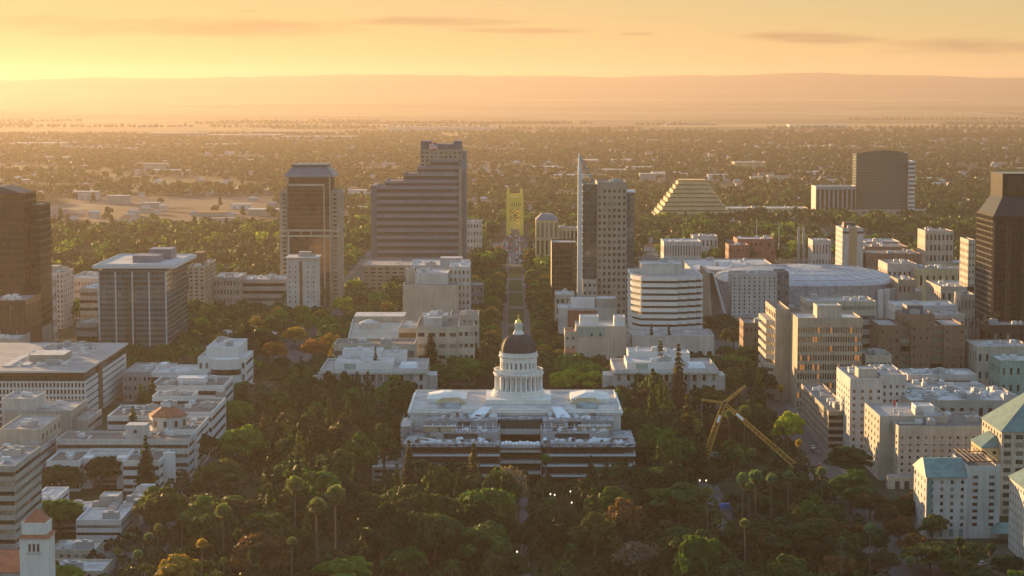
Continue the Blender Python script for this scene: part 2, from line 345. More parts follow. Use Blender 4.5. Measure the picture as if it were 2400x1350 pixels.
def vol(root, bx, z0=0.0, wall='white_stone', roof='roof_white', front=None, side=None, back=None, par=.9, glass='glass', frame='dark_frame', alt=('glass_blind',), rec=.35, band=0, keep=True, name='wall', units=0, mb=None, seed=0, lift=.5):
    x0, x1, y0, y1, z1 = bx; m = MB(); rt = z1 - par; t = .45
    if keep: FOOT.append((x0, x1, y0, y1))
    right = (x0 + x1) / 2 < 0
    def face(p0, u, n, W, f):
        if f and f[0] != 'solid':
            if f[0] == 'band': nc, nr, fw, fh = f[2] if len(f) > 3 else 1, f[1], (.94 if len(f) > 3 else .985), f[-1]
            else: nc, nr, fw, fh = f[:4]
            zt = rt - (f[4] if len(f) > 4 and f[0] != 'band' else .4); zb = z0 + (f[5] if len(f) > 5 else .0)
            facade(root, m, p0, u, n, W, zb, zt, nc, nr, fw, fh, rec, 0, glass, frame, alt, 'window_band' if f[0] == 'band' else 'window', lift)
            if zb > z0: m.poly([(p0[0], p0[1], z0), (p0[0] + u[0] * W, p0[1] + u[1] * W, z0), (p0[0] + u[0] * W, p0[1] + u[1] * W, zb), (p0[0], p0[1], zb)])
            zc = zt
        else: zc = z0
        a = (p0[0] + u[0] * W, p0[1] + u[1] * W)
        m.poly([(p0[0], p0[1], zc), (a[0], a[1], zc), (a[0], a[1], z1), (p0[0], p0[1], z1)])
    face((x0, y0), (1, 0), (0, -1), x1 - x0, front)
    face((x1, y0), (0, 1), (1, 0), y1 - y0, side if right else None)
    face((x0, y1), (0, -1), (-1, 0), y1 - y0, None if right else side)
    face((x1, y1), (-1, 0), (0, 1), x1 - x0, back)
    if par > .05:
        for a, b in (((x0, x1, y0, y0 + t)), 0), ((x0, x1, y1 - t, y1), 0), ((x0, x0 + t, y0 + t, y1 - t), 0), ((x1 - t, x1, y0 + t, y1 - t), 0):
            m.poly([(a[0], a[2], z1), (a[1], a[2], z1), (a[1], a[3], z1), (a[0], a[3], z1)])
        X0, X1, Y0, Y1 = x0 + t, x1 - t, y0 + t, y1 - t
        m.poly([(X1, Y0, rt), (X0, Y0, rt), (X0, Y0, z1), (X1, Y0, z1)]); m.poly([(X0, Y1, rt), (X1, Y1, rt), (X1, Y1, z1), (X0, Y1, z1)])
        m.poly([(X0, Y0, rt), (X0, Y1, rt), (X0, Y1, z1), (X0, Y0, z1)]); m.poly([(X1, Y1, rt), (X1, Y0, rt), (X1, Y0, z1), (X1, Y1, z1)])
    else: X0, X1, Y0, Y1 = x0, x1, y0, y1
    o = m.build(name, wall, root)
    r = MB(); r.poly([(X0, Y0, rt), (X1, Y0, rt), (X1, Y1, rt), (X0, Y1, rt)]); ro = r.build('roof', roof, root)
    if units: roof_units(root, X0, X1, Y0, Y1, rt, units, seed)
    return o
UC = {}
def unit_mesh(k):
    if k in UC: return UC[k]
    m = MB()
    if k == 0: m.box(-1.6, 1.6, -1.1, 1.1, .25, 1.7); m.box(-1.3, -.2, -.7, .7, 1.7, 2.0); m.box(.2, 1.3, -.7, .7, 1.7, 2.0); m.box(-1.5, 1.5, -1, 1, 0, .25, 1)
    elif k == 1: m.box(-3, 3, -1.5, 1.5, 0, 2.6); m.box(-2.8, 2.8, -1.52, -1.5, .6, 2.2, 1); m.box(-1, 1, -.8, .8, 2.6, 3.1)
    elif k == 2: m.lathe([(.7, 0), (.7, 1.5), (.95, 1.6), (.95, 1.9)], 10, 0, 0); m.box(-.2, .2, -.2, 3.5, .2, .6, 1)
    else: m.box(-.25, .25, -4, 4, .3, .75); m.box(-2, .25, 3.6, 4, .3, .75); m.box(-.1, .1, -3, -2.8, 0, .3, 1)
    UC[k] = m.mesh('roof_unit', ['steel_white' if k != 1 else 'steel_grey', 'steel_grey']); return UC[k]
def roof_units(root, x0, x1, y0, y1, z, n, seed=0):
    r = random.Random(seed * 7 + int(abs(x0) * 10)); n = int(n * 1.6 + 1); tl = top(root).location
    for _ in range(n):
        o = bpy.data.objects.new('roof_unit', unit_mesh(r.choice((0, 0, 1, 2, 3, 0)))); COL.objects.link(o); o.parent = root
        mx, my = min(4, (x1 - x0) * .3), min(5, (y1 - y0) * .3)
        o.location = (r.uniform(x0 + mx, x1 - mx) - tl[0], r.uniform(y0 + my, y1 - my) - tl[1], z - tl[2]); o.rotation_euler = (0, 0, r.choice((0, 0, math.pi / 2)))
def house(name, label, cat, bx, **k):
    g = k.pop('group', None)
    r = thing(name, label, cat, ((bx[0] + bx[1]) / 2, (bx[2] + bx[3]) / 2, 0), g); vol(r, bx, **k); return r
def sub(bx, z1, l=0, r=0, f=0, b=0):                 # a smaller box standing on a roof: insets left, right, front, back
    return (bx[0] + l, bx[1] - r, bx[2] + f, bx[3] - b, z1)
def extra(root, name, mat, fn, smooth=False):
    m = MB(); fn(m); return m.build(name, mat, root, smooth)
# ------------------------------------------------------------------ roads, mall, park
CX = 3.0
sheet('park_lawn', -126, 126, 600, 1082, .004, 'lawn')
for nm, x0, x1 in (('north_street', 132, 146), ('south_street', -146, -132)): sheet(nm, x0, x1, 300, 2150, .008, 'asphalt'); sheet('pavement', x0 - 5, x0, 300, 2150, .012, 'paving'); sheet('pavement', x1, x1 + 5, 300, 2150, .012, 'paving')
for i, y in enumerate((1090, 1212, 1334, 1456, 1578, 1700, 1822, 1944)): sheet('cross_street', -700, 900, y, y + 13, .0095 + i * .0001, 'asphalt')
sheet('mall_road', CX - 12, CX + 12, 1103, 2030, .0125, 'paving'); sheet('mall_road', CX - 24, CX + 22, 1975, 2262, .0145, 'paving')
for y0, y1 in ((1106, 1208), (1227, 1330), (1349, 1452), (1471, 1574), (1593, 1696), (1715, 1818), (1837, 1940)):
    m = MB(); m.box(CX - 6.2, CX + 6.2, y0, y1, 0.0, .14); tag(m.build('median_kerb', 'paving'), kind='structure'); sheet('median_grass', CX - 5.7, CX + 5.7, y0 + .6, y1 - .6, .145, 'mall_grass')
    for x in (CX - 9, CX + 9): m = MB(); [m.poly([(x - .08, y, .017), (x + .08, y, .017), (x + .08, y + 3, .017), (x - .08, y + 3, .017)]) for y in np.arange(y0, y1, 9)]; tag(m.build('lane_marking', 'marking'), kind='structure')
m = MB(); m.poly([(CX, 600, .016), (CX + 3.4, 600, .016), (CX + 3.4, 838, .016), (CX, 838, .016)]); tag(m.build('park_path', 'path_stone'), kind='structure')
sheet('service_road', 80, 88, 745, 900, .017, 'asphalt'); sheet('site_yard', 79, 96, 758, 790, .021, 'paving')
sheet('hotel_forecourt', 128, 131.5, 690, 800, .02, 'paving')
# open ground across the river: the rail yard and dry lots
def psheet(name, pl, pr, y0, y1, z, mat):
    a, b = fX(pl, (y0 + y1) / 2), fX(pr, (y0 + y1) / 2); return sheet(name, a, b, y0, y1, z, mat)
psheet('rail_yard', 95, 660, 2560, 3250, .03, 'rail_gravel'); psheet('dry_grass_strip', 120, 650, 2440, 2560, .035, 'dry_grass'); psheet('dirt_lot', 200, 640, 2700, 2960, .05, 'dry_lot')
psheet('dry_field', 800, 868, 3180, 3400, .05, 'dry_grass'); psheet('car_park', 95, 210, 2820, 3050, .055, 'asphalt'); psheet('dry_field', 640, 1130, 7300, 8300, .05, 'dry_grass')
psheet('dry_field', 1540, 2400, 9500, 10400, .05, 'dry_grass')
# ------------------------------------------------------------------ the domed capitol
DY = 941.0
cap = thing('capitol', 'white domed capitol with dark dome and gold cupola in the centre of the park', 'capitol', (CX, DY, 0))
mb = fX(965, 925, 26); me_ = fX(1450, 925, 26)
vol(cap, (mb, me_, 906, 966, 26.2), wall='capitol_white', roof='roof_white', front=None, side=(12, 3, .34, .6), par=1.1, name='main_block')
def cornice(m):
    for z, e in ((24.2, .7), (25.0, 1.0)): m.box(mb - e, me_ + e, 906 - e, 966 + e, z, z + .45)
extra(cap, 'cornice', 'capitol_white', lambda m: [m.box(mb - e, me_ + e, 906 - e, 905.9, z, z + .45) or m.box(mb - e, mb - .1, 906, 966, z, z + .45) or m.box(me_ + .1, me_ + e, 906, 966, z, z + .45) for z, e in ((23.6, .7), (24.4, 1.0))])
for s in (-1, 1):
    def ped(m):
        cx = CX + s * 33
        m.box(cx - 9, cx + 9, 930, 950, 25.2, 27.2); m.prism([(cx - 9, 930), (cx + 9, 930), (cx + 9, 950), (cx - 9, 950)], 27.2, 29.4, top=[(cx - 2, 936), (cx + 2, 936), (cx + 2, 944), (cx - 2, 944)])
    extra(cap, 'attic_block', 'capitol_white', ped)
for s in (-1, 1):
    cx = CX + s * 31
    extra(cap, 'skylight', 'glass_teal', lambda m: m.prism([(cx - 5, 915), (cx + 5, 915), (cx + 5, 926), (cx - 5, 926)], 25.3, 27.3, top=[(cx - 4, 920), (cx + 4, 920), (cx + 4, 921), (cx - 4, 921)]))
    extra(cap, 'roof_ridge', 'ochre_stone', lambda m: m.prism([(cx - 7, 928), (cx + 7, 928), (cx + 7, 929.8), (cx - 7, 929.8)], 25.3, 27.9, top=[(cx - 4, 929), (cx + 4, 929), (cx + 4, 929.4), (cx - 4, 929.4)]))
    roof_units(cap, cx - 10, cx + 10, 950, 964, 25.1, 5, 3)
def Zp(py): return fZ(py, DY)
N = 40
extra(cap, 'dome_base', 'capitol_white', lambda m: (m.lathe([(13.2, 25), (13.2, Zp(929)), (12.6, Zp(928)), (12.6, Zp(921)), (12.0, Zp(920)), (12.0, Zp(913)), (11.5, Zp(912.5)), (11.5, Zp(911))], N, CX, DY), m.prism([(CX - 15, DY - 15), (CX + 15, DY - 15), (CX + 15, DY + 15), (CX - 15, DY + 15)], 25.2, 27.4)))
def drum(r, za, zb, nwin, fw, wz0, wz1, rec, name):
    m = MB(); seg = nwin; gm = MB()
    for i in range(seg):
        a0 = 2 * math.pi * i / seg; a3 = 2 * math.pi * (i + 1) / seg; a1 = a0 + (a3 - a0) * (1 - fw) / 2; a2 = a3 - (a3 - a0) * (1 - fw) / 2
        def P(a, z, rr=r): return (CX + rr * math.cos(a), DY + rr * math.sin(a), z)
        for b, c, u, v in ((a0, a1, za, zb), (a2, a3, za, zb), (a1, a2, za, wz0), (a1, a2, wz1, zb)): m.poly([P(b, u), P(c, u), P(c, v), P(b, v)])
        k = r - rec
        m.poly([P(a1, wz0), P(a2, wz0), P(a2, wz0, k), P(a1, wz0, k)]); m.poly([P(a1, wz1, k), P(a2, wz1, k), P(a2, wz1), P(a1, wz1)])
        m.poly([P(a1, wz0), P(a1, wz0, k), P(a1, wz1, k), P(a1, wz1)]); m.poly([P(a2, wz0, k), P(a2, wz0), P(a2, wz1), P(a2, wz1, k)])
        g = MB(); g.poly([P(a1, wz0, k), P(a2, wz0, k), P(a2, wz1, k), P(a1, wz1, k)]); w_ = P((a1 + a2) / 2, (wz0 + wz1) / 2, k + .05); g.bar(P((a1 + a2) / 2, wz0, k + .06), P((a1 + a2) / 2, wz1, k + .06), .07, 1); g.build('window', ['glass', 'capitol_white'], cap)
    return m.build(name, 'capitol_white', cap)
drum(9.0, Zp(911), Zp(875), 20, .34, Zp(908.5), Zp(884), .4, 'lower_drum')
for i in range(28):
    a = 2 * math.pi * (i + .5) / 28; x, y = CX + 10.75 * math.cos(a), DY + 10.75 * math.sin(a)
    c = MB(); za, zb = Zp(911), Zp(877.5); c.lathe([(.62, za), (.62, za + .35), (.45, za + .4), (.40, zb - .5), (.6, zb - .35), (.6, zb)], 10, x, y); c.build('column', 'capitol_white', cap, True)
extra(cap, 'gallery', 'capitol_white', lambda m: m.lathe([(9.0, Zp(877.5)), (11.2, Zp(877.5)), (11.2, Zp(875)), (11.8, Zp(873.5)), (11.8, Zp(872)), (11.2, Zp(871.5)), (11.2, Zp(871)), (8.7, Zp(871))], N, CX, DY))
def balus(m):
    m.lathe([(11.0, Zp(864.8)), (11.4, Zp(864.8)), (11.4, Zp(863)), (11.0, Zp(863)), (11.0, Zp(864.8))], N, CX, DY, cap=False)
    for i in range(72): a = 2 * math.pi * i / 72; m.bar((CX + 11.2 * math.cos(a), DY + 11.2 * math.sin(a), Zp(871)), (CX + 11.2 * math.cos(a), DY + 11.2 * math.sin(a), Zp(864)), .16)
extra(cap, 'balustrade', 'capitol_white', balus)
drum(8.55, Zp(871), Zp(836), 24, .38, Zp(861), Zp(846.5), .45, 'upper_drum')
extra(cap, 'dome_cornice', 'capitol_white', lambda m: m.lathe([(8.5, Zp(837)), (8.9, Zp(836)), (9.2, Zp(833)), (9.2, Zp(831.5)), (8.7, Zp(831)), (8.7, Zp(826)), (8.9, Zp(825.5)), (8.9, Zp(824.5)), (8.3, Zp(824.3))], N, CX, DY))
zb, zt = Zp(824.5), Zp(783.5)
def domef(m):
    pr = [(2.2 + 5.95 * math.cos(t) ** .92, zb + (zt - zb) * math.sin(t) ** 1.02) for t in np.linspace(0, math.pi / 2 * .995, 14)]; m.lathe(pr, 48, CX, DY)
extra(cap, 'dome', 'dome_copper', domef, True)
def ribs(m):
    for i in range(24):
        a = 2 * math.pi * i / 24; last = None
        for t in np.linspace(0, math.pi / 2 * .98, 9):
            rr = 2.25 + 5.98 * math.cos(t) ** .92; p = (CX + rr * math.cos(a), DY + rr * math.sin(a), zb + (zt - zb) * math.sin(t) ** 1.02)
            if last: m.bar(last, p, .10)
            last = p
extra(cap, 'dome_rib', 'dome_copper', ribs)
extra(cap, 'lantern', 'capitol_white', lambda m: (m.lathe([(2.6, Zp(783.8)), (2.6, Zp(782)), (2.2, Zp(778)), (1.9, Zp(776)), (1.9, Zp(773.5)), (1.15, Zp(773.3)), (1.15, Zp(760.5)), (1.9, Zp(760)), (1.9, Zp(757.5)), (1.5, Zp(757))], 20, CX, DY), [m.bar((CX + 1.6 * math.cos(a), DY + 1.6 * math.sin(a), Zp(773.5)), (CX + 1.6 * math.cos(a), DY + 1.6 * math.sin(a), Zp(760)), .2, n=8) for a in np.linspace(0, 2 * math.pi, 13)[:-1] + .26]))
extra(cap, 'gold_cupola', 'gold_leaf', lambda m: m.lathe([(1.35, Zp(756.6)), (1.3, Zp(754)), (1.0, Zp(750.5)), (.55, Zp(748)), (.25, Zp(747)), (.16, Zp(742))], 18, CX, DY), True)
extra(cap, 'gold_ball', 'gold_leaf', lambda m: m.lathe([(.05, Zp(741.6)), (.28, Zp(740.8)), (.32, Zp(739.8)), (.2, Zp(738.6)), (.02, Zp(738))], 12, CX, DY), True)
# ------------------------------------------------------------------ unfinished annex in front of the capitol
ax0, ax1 = fX(945, 870, 18), fX(1490, 870, 18); cl, cr = fX(1172, 870, 18), fX(1268, 870, 18)
AZ = fZ(1040, 870); Yf = 868.0
ann = thing('annex_under_construction', 'unfinished steel and concrete annex with open floors in front of the capitol', 'building site', ((ax0 + ax1) / 2, 885, 0))
FOOT.append((ax0 - 1, ax1 + 1, Yf - 1, 906)); FOOT.append((mb - 2, me_ + 2, 900, 968))
lev = [AZ - 4.6 * k for k in range(4)]
for k, z in enumerate(lev):
    for s, (a, b) in enumerate(((ax0, cl), (cr, ax1))):
        extra(ann, 'floor_slab', 'steel_white' if k else 'site_deck', lambda m: (m.box(a + 1.0 * (k > 0), b, Yf + .6 * k, 905, z - .5, z), m.box(a + .8 * (k > 0), b, Yf + .6 * k - .18, Yf + .6 * k, z - .62 - .5 * (k == 0), z + .25)))
    if k: extra(ann, 'floor_slab', 'pale_concrete', lambda m: m.box(cl + .1, cr - .1, Yf + 2.5 - k * .8, 884, z + .8, z + 1.7))
for k, z in enumerate(lev[:3]):
    for a, b in ((ax0, cl), (cr, ax1)):
        for x in np.linspace(a + 2.5, b - 1, 9):
            c = MB(); c.box(x - .22, x + .22, Yf + 1.8, Yf + 2.24, lev[k] - 4.6, z - .5); c.build('column', 'rust', ann)
        g = MB(); g.box(a + 3, b - .5, Yf + 7, Yf + 7.3, z - 4.6, z - .5); g.build('inner_wall', 'rust', ann)
D1, D2 = AZ + 3.2, AZ + 6.6
for x in (cl, cr): extra(ann, 'side_wall', 'pale_concrete', lambda m: (m.box(x - .25 if x < CX else x - .04, x + .04 if x < CX else x + .25, Yf + 3, 904, 2, AZ + .6), m.box(x - .6 if x < CX else x + .1, x - .1 if x < CX else x + .6, 880, 904, AZ + .61, D1 + .9)))
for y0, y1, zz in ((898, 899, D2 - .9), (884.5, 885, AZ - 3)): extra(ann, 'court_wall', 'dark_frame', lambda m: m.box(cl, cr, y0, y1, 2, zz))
extra(ann, 'bridge_deck', 'steel_grey', lambda m: (m.box(cl, cr, 885.5, 890.5, D1 - .7, D1 - .2), m.box(cl, cr, 885.3, 885.5, D1 - 1.5, D1 + .5), m.box(cl, cr, 894, 897.9, D1 - 3.4, D1 - 3), [m.bar((x, 885.4, D1 + .5), (x, 885.4, D1 + 1.3), .05) for x in np.linspace(cl + .5, cr - .5, 9)]))
extra(ann, 'rear_deck', 'site_deck', lambda m: m.box(cl - 3, cr + 3, 899.1, 905.4, D2 - .89, D2 - .3))
extra(ann, 'terrace', 'roof_white', lambda m: m.box(cl, cr, 870, 876.5, AZ - 1.1, AZ - .5))
extra(ann, 'terrace_cover', 'tarp_white', lambda m: [m.box(x, x + 1.3, 871, 875.6, AZ - .5, AZ - .5 + random.uniform(.25, .8)) for x in np.arange(cl + .6, cr - 1.5, 1.5)])
for a, b in ((ax0, cl), (cr, ax1)):                      # decks that step back and up on each wing
    s = 1 if a > 0 else -1
    i, o = (a + .7, b - 11) if s > 0 else (a + 11, b - .7)
    i2, o2 = (i + .4, o + 2.5) if s > 0 else (i - 2.5, o - .4)
    extra(ann, 'upper_deck', ['steel_grey', 'site_deck'], lambda m: m.box(i, o, 880, 905.5, AZ + .02, D1, 0, 1))
    extra(ann, 'top_deck', ['grey_metal', 'site_deck'], lambda m: m.box(i2, o2, 891.5, 905.45, D1 + .02, D2, 0, 1))
    e = b if s > 0 else a; w_ = 11 * s; e0 = o if s > 0 else i
    extra(ann, 'sloped_hoarding', 'steel_white', lambda m: [m.prism(sorted([(e0 + s * .4, 881 + t), (e0 + s * 10, 872 + t), (e0 + s * 10, 872.5 + t), (e0 + s * .4, 881.5 + t)], key=lambda p: 0), AZ + .02, AZ + .8 + .3 * t / 5) for t in (0, 4, 8)])
    extra(ann, 'guard_rail', 'steel_white', lambda m: ([m.bar((a + .5, Yf + .2, AZ + h), (b - .2, Yf + .2, AZ + h), .05) for h in (.6, 1.15)], [m.bar((x, Yf + .2, AZ), (x, Yf + .2, AZ + 1.2), .05) for x in np.linspace(a + .5, b - .2, 18)], [m.bar((x, 880.3, D1), (x, 880.3, D1 + 1.1), .06) for x in np.linspace(i, o, 16)], m.bar((i, 880.3, D1 + 1.1), (o, 880.3, D1 + 1.1), .06), [m.bar((x, 891.7, D2), (x, 891.7, D2 + 1.1), .06) for x in np.linspace(i2, o2, 14)], m.bar((i2, 891.7, D2 + 1.1), (o2, 891.7, D2 + 1.1), .06)))
    extra(ann, 'steel_frame', 'steel_white', lambda m: [(m.bar((x, 882, D1), (x, 882, D1 + 2.4), .13), m.bar((x, 890, D1), (x, 890, D1 + 2.4), .13), m.bar((x, 882, D1 + 2.4), (x, 890, D1 + 2.4), .13), m.bar((x, 882, D1 + 2.4), (min(x + 3.3, o), 882, D1 + 2.4), .11)) for x in np.arange(i + 1, o - 1, 3.3)])
    extra(ann, 'rafter', 'rust', lambda m: [m.bar((x, 893, D2 + .1), (x + 2.6 * s, 902, D2 + 1.6), .12) for x in np.linspace(i2 + 3, o2 - 3, 7)])
    mx = (i + o) / 2
    extra(ann, 'shade_panel', 'dark_frame', lambda m: (m.box(mx - 9, mx + 6, 879.9, 879.98, AZ + .5, D1 - .5), m.box(mx - 3, mx + 3, 891.4, 891.48, D1 + .3, D2 - .5), m.box(mx + 3, mx + 7, 896, 900, D2 + .01, D2 + .1), m.box(mx - 8, mx - 5, 884, 888, D1 + .01, D1 + .1)))  # thin dark panels: the shade of openings put in as colour
    extra(ann, 'formwork', 'timber', lambda m: [m.box(mx - 14 + 4.5 * k, mx - 12 + 4.5 * k, 874 + (k % 3), 874.9 + (k % 3), AZ + .01, AZ + .35) for k in range(6)])
    extra(ann, 'concrete_pour', 'pale_concrete', lambda m: [m.box(mx - 13 + 5 * k, mx - 9.4 + 5 * k, 869.5 + (k % 2), 872 + (k % 2) * 2, AZ + .01, AZ + .12 + .1 * (k % 3)) for k in range(5)])
    extra(ann, 'pipe_run', 'steel_grey', lambda m: [m.bar((mx - 10 + 3 * k, 892.5, D2 + .15), (mx - 6 + 3.4 * k, 904, D2 + .15), .12) for k in range(4)] + [m.bar((i + 2, 886 + k, D1 + .15), (o - 4, 885.5 + k, D1 + .15), .1) for k in range(3)])
for s, px in ((-1, 1115), (1, 1322)):
    x = fX(px, 902, 24); t = MB(); t.prism([(x - 3.4, 899), (x + 3.4, 899), (x + 3.4, 899.4), (x - 3.4, 899.4)], D2, D2 + 4.2, top=[(x - 1.5 + 4 * s * -1, 903.5), (x + 3 + 4 * s * -1, 903.5), (x + 3 + 4 * s * -1, 903.9), (x - 1.5 + 4 * s * -1, 903.9)])
    tag(t.build('site_tarpaulin', 'tarp_white', loc=(x, 901, 0)), 'white sheet drawn up %s of the dark court on the annex roof' % ('left' if s < 0 else 'right'), 'tarpaulin', 'sheets on the annex roof')
# scaffold beside the annex
sc_ = thing('scaffold', 'tall grey scaffold against the left end of the capitol', 'scaffold', (fX(953, 885, 15), 895, 0)); sx0, sx1 = fX(940, 885, 18), fX(963, 885, 18)
FOOT.append((sx0 - 3, sx1, 880, 915))
for x in (sx0, (sx0 + sx1) / 2, sx1):
    for y in (884, 892, 900, 908): extra(sc_, 'standard', 'steel_white', lambda m: m.bar((x, y, 0), (x, y, 24 + (3 if x == sx1 else 0)), .10))
for z in np.arange(2.2, 24, 2.2): extra(sc_, 'deck_level', 'steel_grey', lambda m: (m.box(sx0, sx1, 884, 908, z, z + .14), m.bar((sx0, 883.9, z + 1.1), (sx1, 883.9, z + 1.1), .06)))
extra(sc_, 'brace', 'steel_white', lambda m: [m.bar((sx0, 883.8, z), (sx1, 883.8, z + 4.4), .07) for z in np.arange(0, 20, 4.4)])
# loose things on the decks
def pal():
    r = thing('pallet_stack', 'strapped stack of building material on the unfinished annex deck', 'pallet', (0, 0, 0), 'pallets on the annex decks')
    a = MB(); [a.box(-.75, .75, y, y + .18, 0, .15) for y in (-.7, -.1, .5)]; a.box(-.75, .75, -.75, .75, .15, .2); b = MB(); b.box(-.7, .7, -.7, .7, .2, 1.1); b.box(-.5, .5, -.6, .5, 1.1, 1.5)
    KIDS[r.name] = [a.build('pallet', 'timber', r), b.build('load', 'tarp_white', r)]; return r
p0 = pal(); rr = random.Random(4); first = True
def proto2(name, lab, cat, grp, fn):
    r = thing(name, lab, cat, (0, 0, -50), grp); KIDS[r.name] = [q for q in fn(r)]; r['_n'] = 0; return r
def part(r, n, mat, f): m = MB(); f(m); o = m.build(n, mat); o.parent = r; return o
skip = proto2('waste_skip', 'small dark open skip standing on the unfinished annex decks', 'skip', 'skips on the annex decks', lambda r: [part(r, 'tub', 'dark_frame', lambda m: m.prism([(-1.1, -.7), (1.1, -.7), (1.1, .7), (-1.1, .7)], 0, 1.2, top=[(-1.5, -.8), (1.5, -.8), (1.5, .8), (-1.5, .8)])), part(r, 'rim', 'steel_grey', lambda m: [m.box(-1.55, 1.55, y, y + .1, 1.2, 1.32) for y in (-.85, .75)])])
beams = proto2('beam_bundle', 'bundle of pale steel beams lying on the unfinished annex decks', 'beams', 'steel beams on the annex decks', lambda r: [part(r, 'beams', 'steel_grey', lambda m: [m.box(-2.6 + .2 * k, 2.4 + .2 * k, -.5 + .3 * k, -.3 + .3 * k, .15, .4) for k in range(4)]), part(r, 'bearer', 'timber', lambda m: [m.box(x, x + .2, -.7, .8, 0, .15) for x in (-1.8, 1.6)])])
shor = proto2('formwork_table', 'propped red brown formwork table on the unfinished annex decks', 'formwork', 'formwork tables on the annex decks', lambda r: [part(r, 'panel', 'rust', lambda m: m.box(-1.6, 1.6, -1, 1, 1.3, 1.45)), part(r, 'prop', 'steel_white', lambda m: [m.bar((x, y, 0), (x, y, 1.3), .07) for x in (-1.4, 1.4) for y in (-.8, .8)])])
for q in range(150):
    s = rr.choice((-1, 1)); x = CX + s * rr.uniform(11, 46); y = rr.choice((870.5, 872, 873.5, 876, 878, 882.5, 884.5, 886, 889, 894, 897, 900, 903)); z = AZ if y < 880 else D1 if y < 891 else D2
    if y > 880 and abs(x - CX) > 40 or y > 891 and abs(x - CX) > 34: y = 874; z = AZ
    w_ = rr.random()
    if w_ > .58:
        p_ = skip if w_ < .7 else beams if w_ < .86 else shor
        if p_['_n'] == 0: p_['_n'] = 1; p_.location = (x, y, z)
        else: copy_thing(p_, (x, y, z), rz=rr.choice((0, .1, 1.57, 1.4)), sc=rr.uniform(.8, 1.25))
        continue
    if first: p0.location = (x, y, z); first = False
    else: copy_thing(p0, (x, y, z), rz=rr.uniform(0, 1.5), sc=(rr.uniform(.9, 2.6), rr.uniform(.8, 1.2), rr.uniform(.5, 1.2)))
for q, (px, py, z, c, lab) in enumerate(((1072, 969, D2, 'steel_white', 'small white cabin on the annex roof left of the dark court'), (1310, 985, D1, 'steel_white', 'white cabin on the right deck of the annex beside the court'), (1393, 1003, D1, 'timber', 'long timber shed on the right deck of the annex'), (1308, 1000, D1, 'timber', 'brown site hut at the front right of the court'), (1030, 1008, D1, 'timber', 'long dark material shed on the left deck of the annex'))):
    Y = fY(py, z + 1.2); Y = min(max(Y, 882.5), 889) if z == D1 else min(max(Y, 894), 902); x = fX(px, Y, z); L = (2.6, 3.6, 7, 2.6, 7)[q]
    r = thing('site_cabin', lab, 'site cabin', (x, Y, z)); extra(r, 'wall', c, lambda m: m.box(x - L, x + L, Y - 1.2, Y + 1.2, z, z + 2.3)); extra(r, 'roof', 'roof_white', lambda m: m.box(x - L - .2, x + L + .2, Y - 1.4, Y + 1.4, z + 2.3, z + 2.5)); extra(r, 'door', 'dark_frame', lambda m: m.box(x - .5, x + .5, Y - 1.26, Y - 1.2, z, z + 2))
lv = thing('site_office', 'low white office cabins beside the left end of the annex', 'site office', (fX(915, 880, 4), 880, 0)); lx = fX(912, 880, 4)
FOOT.append((lx - 8, lx + 8, 872, 890)); extra(lv, 'wall', 'white_paint', lambda m: (m.box(lx - 7, lx + 6, 874, 880, 0, 5.6), m.box(lx - 5, lx + 8, 882, 888, 0, 8.4))); extra(lv, 'roof', 'roof_white', lambda m: (m.box(lx - 7.2, lx + 6.2, 873.8, 880.2, 5.6, 5.9), m.box(lx - 5.2, lx + 8.2, 881.8, 888.2, 8.4, 8.7))); extra(lv, 'window_band', 'glass', lambda m: (m.box(lx - 6, lx + 5, 873.93, 874, 3.4, 4.6), m.box(lx - 6, lx + 5, 873.93, 874, .9, 2.1)))
for o in bpy.data.objects:
    if '_n' in o: del o['_n']
# ------------------------------------------------------------------ yellow lattice crane
cr_ = thing('lattice_crane', 'tall yellow lattice crane with folded jib standing among the park trees', 'crane', (fX(1640, 878, 2), 878, 0))
def P3(px, py, Y): z = fZ(py, Y); return Vector((fX(px, Y, z), Y, z))
def lattice(m, a, b, wa, wb, n, r=.16, r2=.09):
    d = (b - a).normalized(); u = d.cross(Vector((0, 1, 0))).normalized(); v = d.cross(u); 
    def C(t, i): wdt = wa + (wb - wa) * t; return a + (b - a) * t + (u * (1, 1, -1, -1)[i] + v * (1, -1, -1, 1)[i]) * wdt / 2
    for i in range(4): m.bar(C(0, i), C(1, i), r)
    for k in range(n):
        for i in range(4): j = (i + 1) % 4; m.bar(C(k / n, i), C((k + 1) / n, j), r2); m.bar(C(k / n, i), C(k / n, j), r2)
pv_ = P3(1697, 945, 880)
base = Vector((fX(1640, 878, 3), 878, 2.6)); tip = P3(1862, 1090, 868)
extra(cr_, 'boom', 'crane_yellow', lambda m: lattice(m, base, pv_, 2.7, 1.7, 18, .2, .1))
extra(cr_, 'jib', 'crane_yellow', lambda m: lattice(m, pv_, tip, 1.2, 2.1, 17, .17, .09))
extra(cr_, 'strut', 'crane_yellow', lambda m: (lattice(m, pv_, P3(1747, 904, 882), 1.1, .7, 7, .2, .1), lattice(m, pv_, P3(1645, 937, 880), .9, .5, 6, .17, .09)))
extra(cr_, 'head', 'rust', lambda m: m.box(pv_.x - .9, pv_.x + .9, pv_.y - .9, pv_.y + .9, pv_.z - 1.2, pv_.z + .8))
q = P3(1645, 937, 880); extra(cr_, 'hoist_rope', 'steel_grey', lambda m: (m.bar(q, (q.x, q.y, q.z - 11), .07), m.box(q.x - .25, q.x + .25, q.y - .25, q.y + .25, q.z - 12, q.z - 11)))
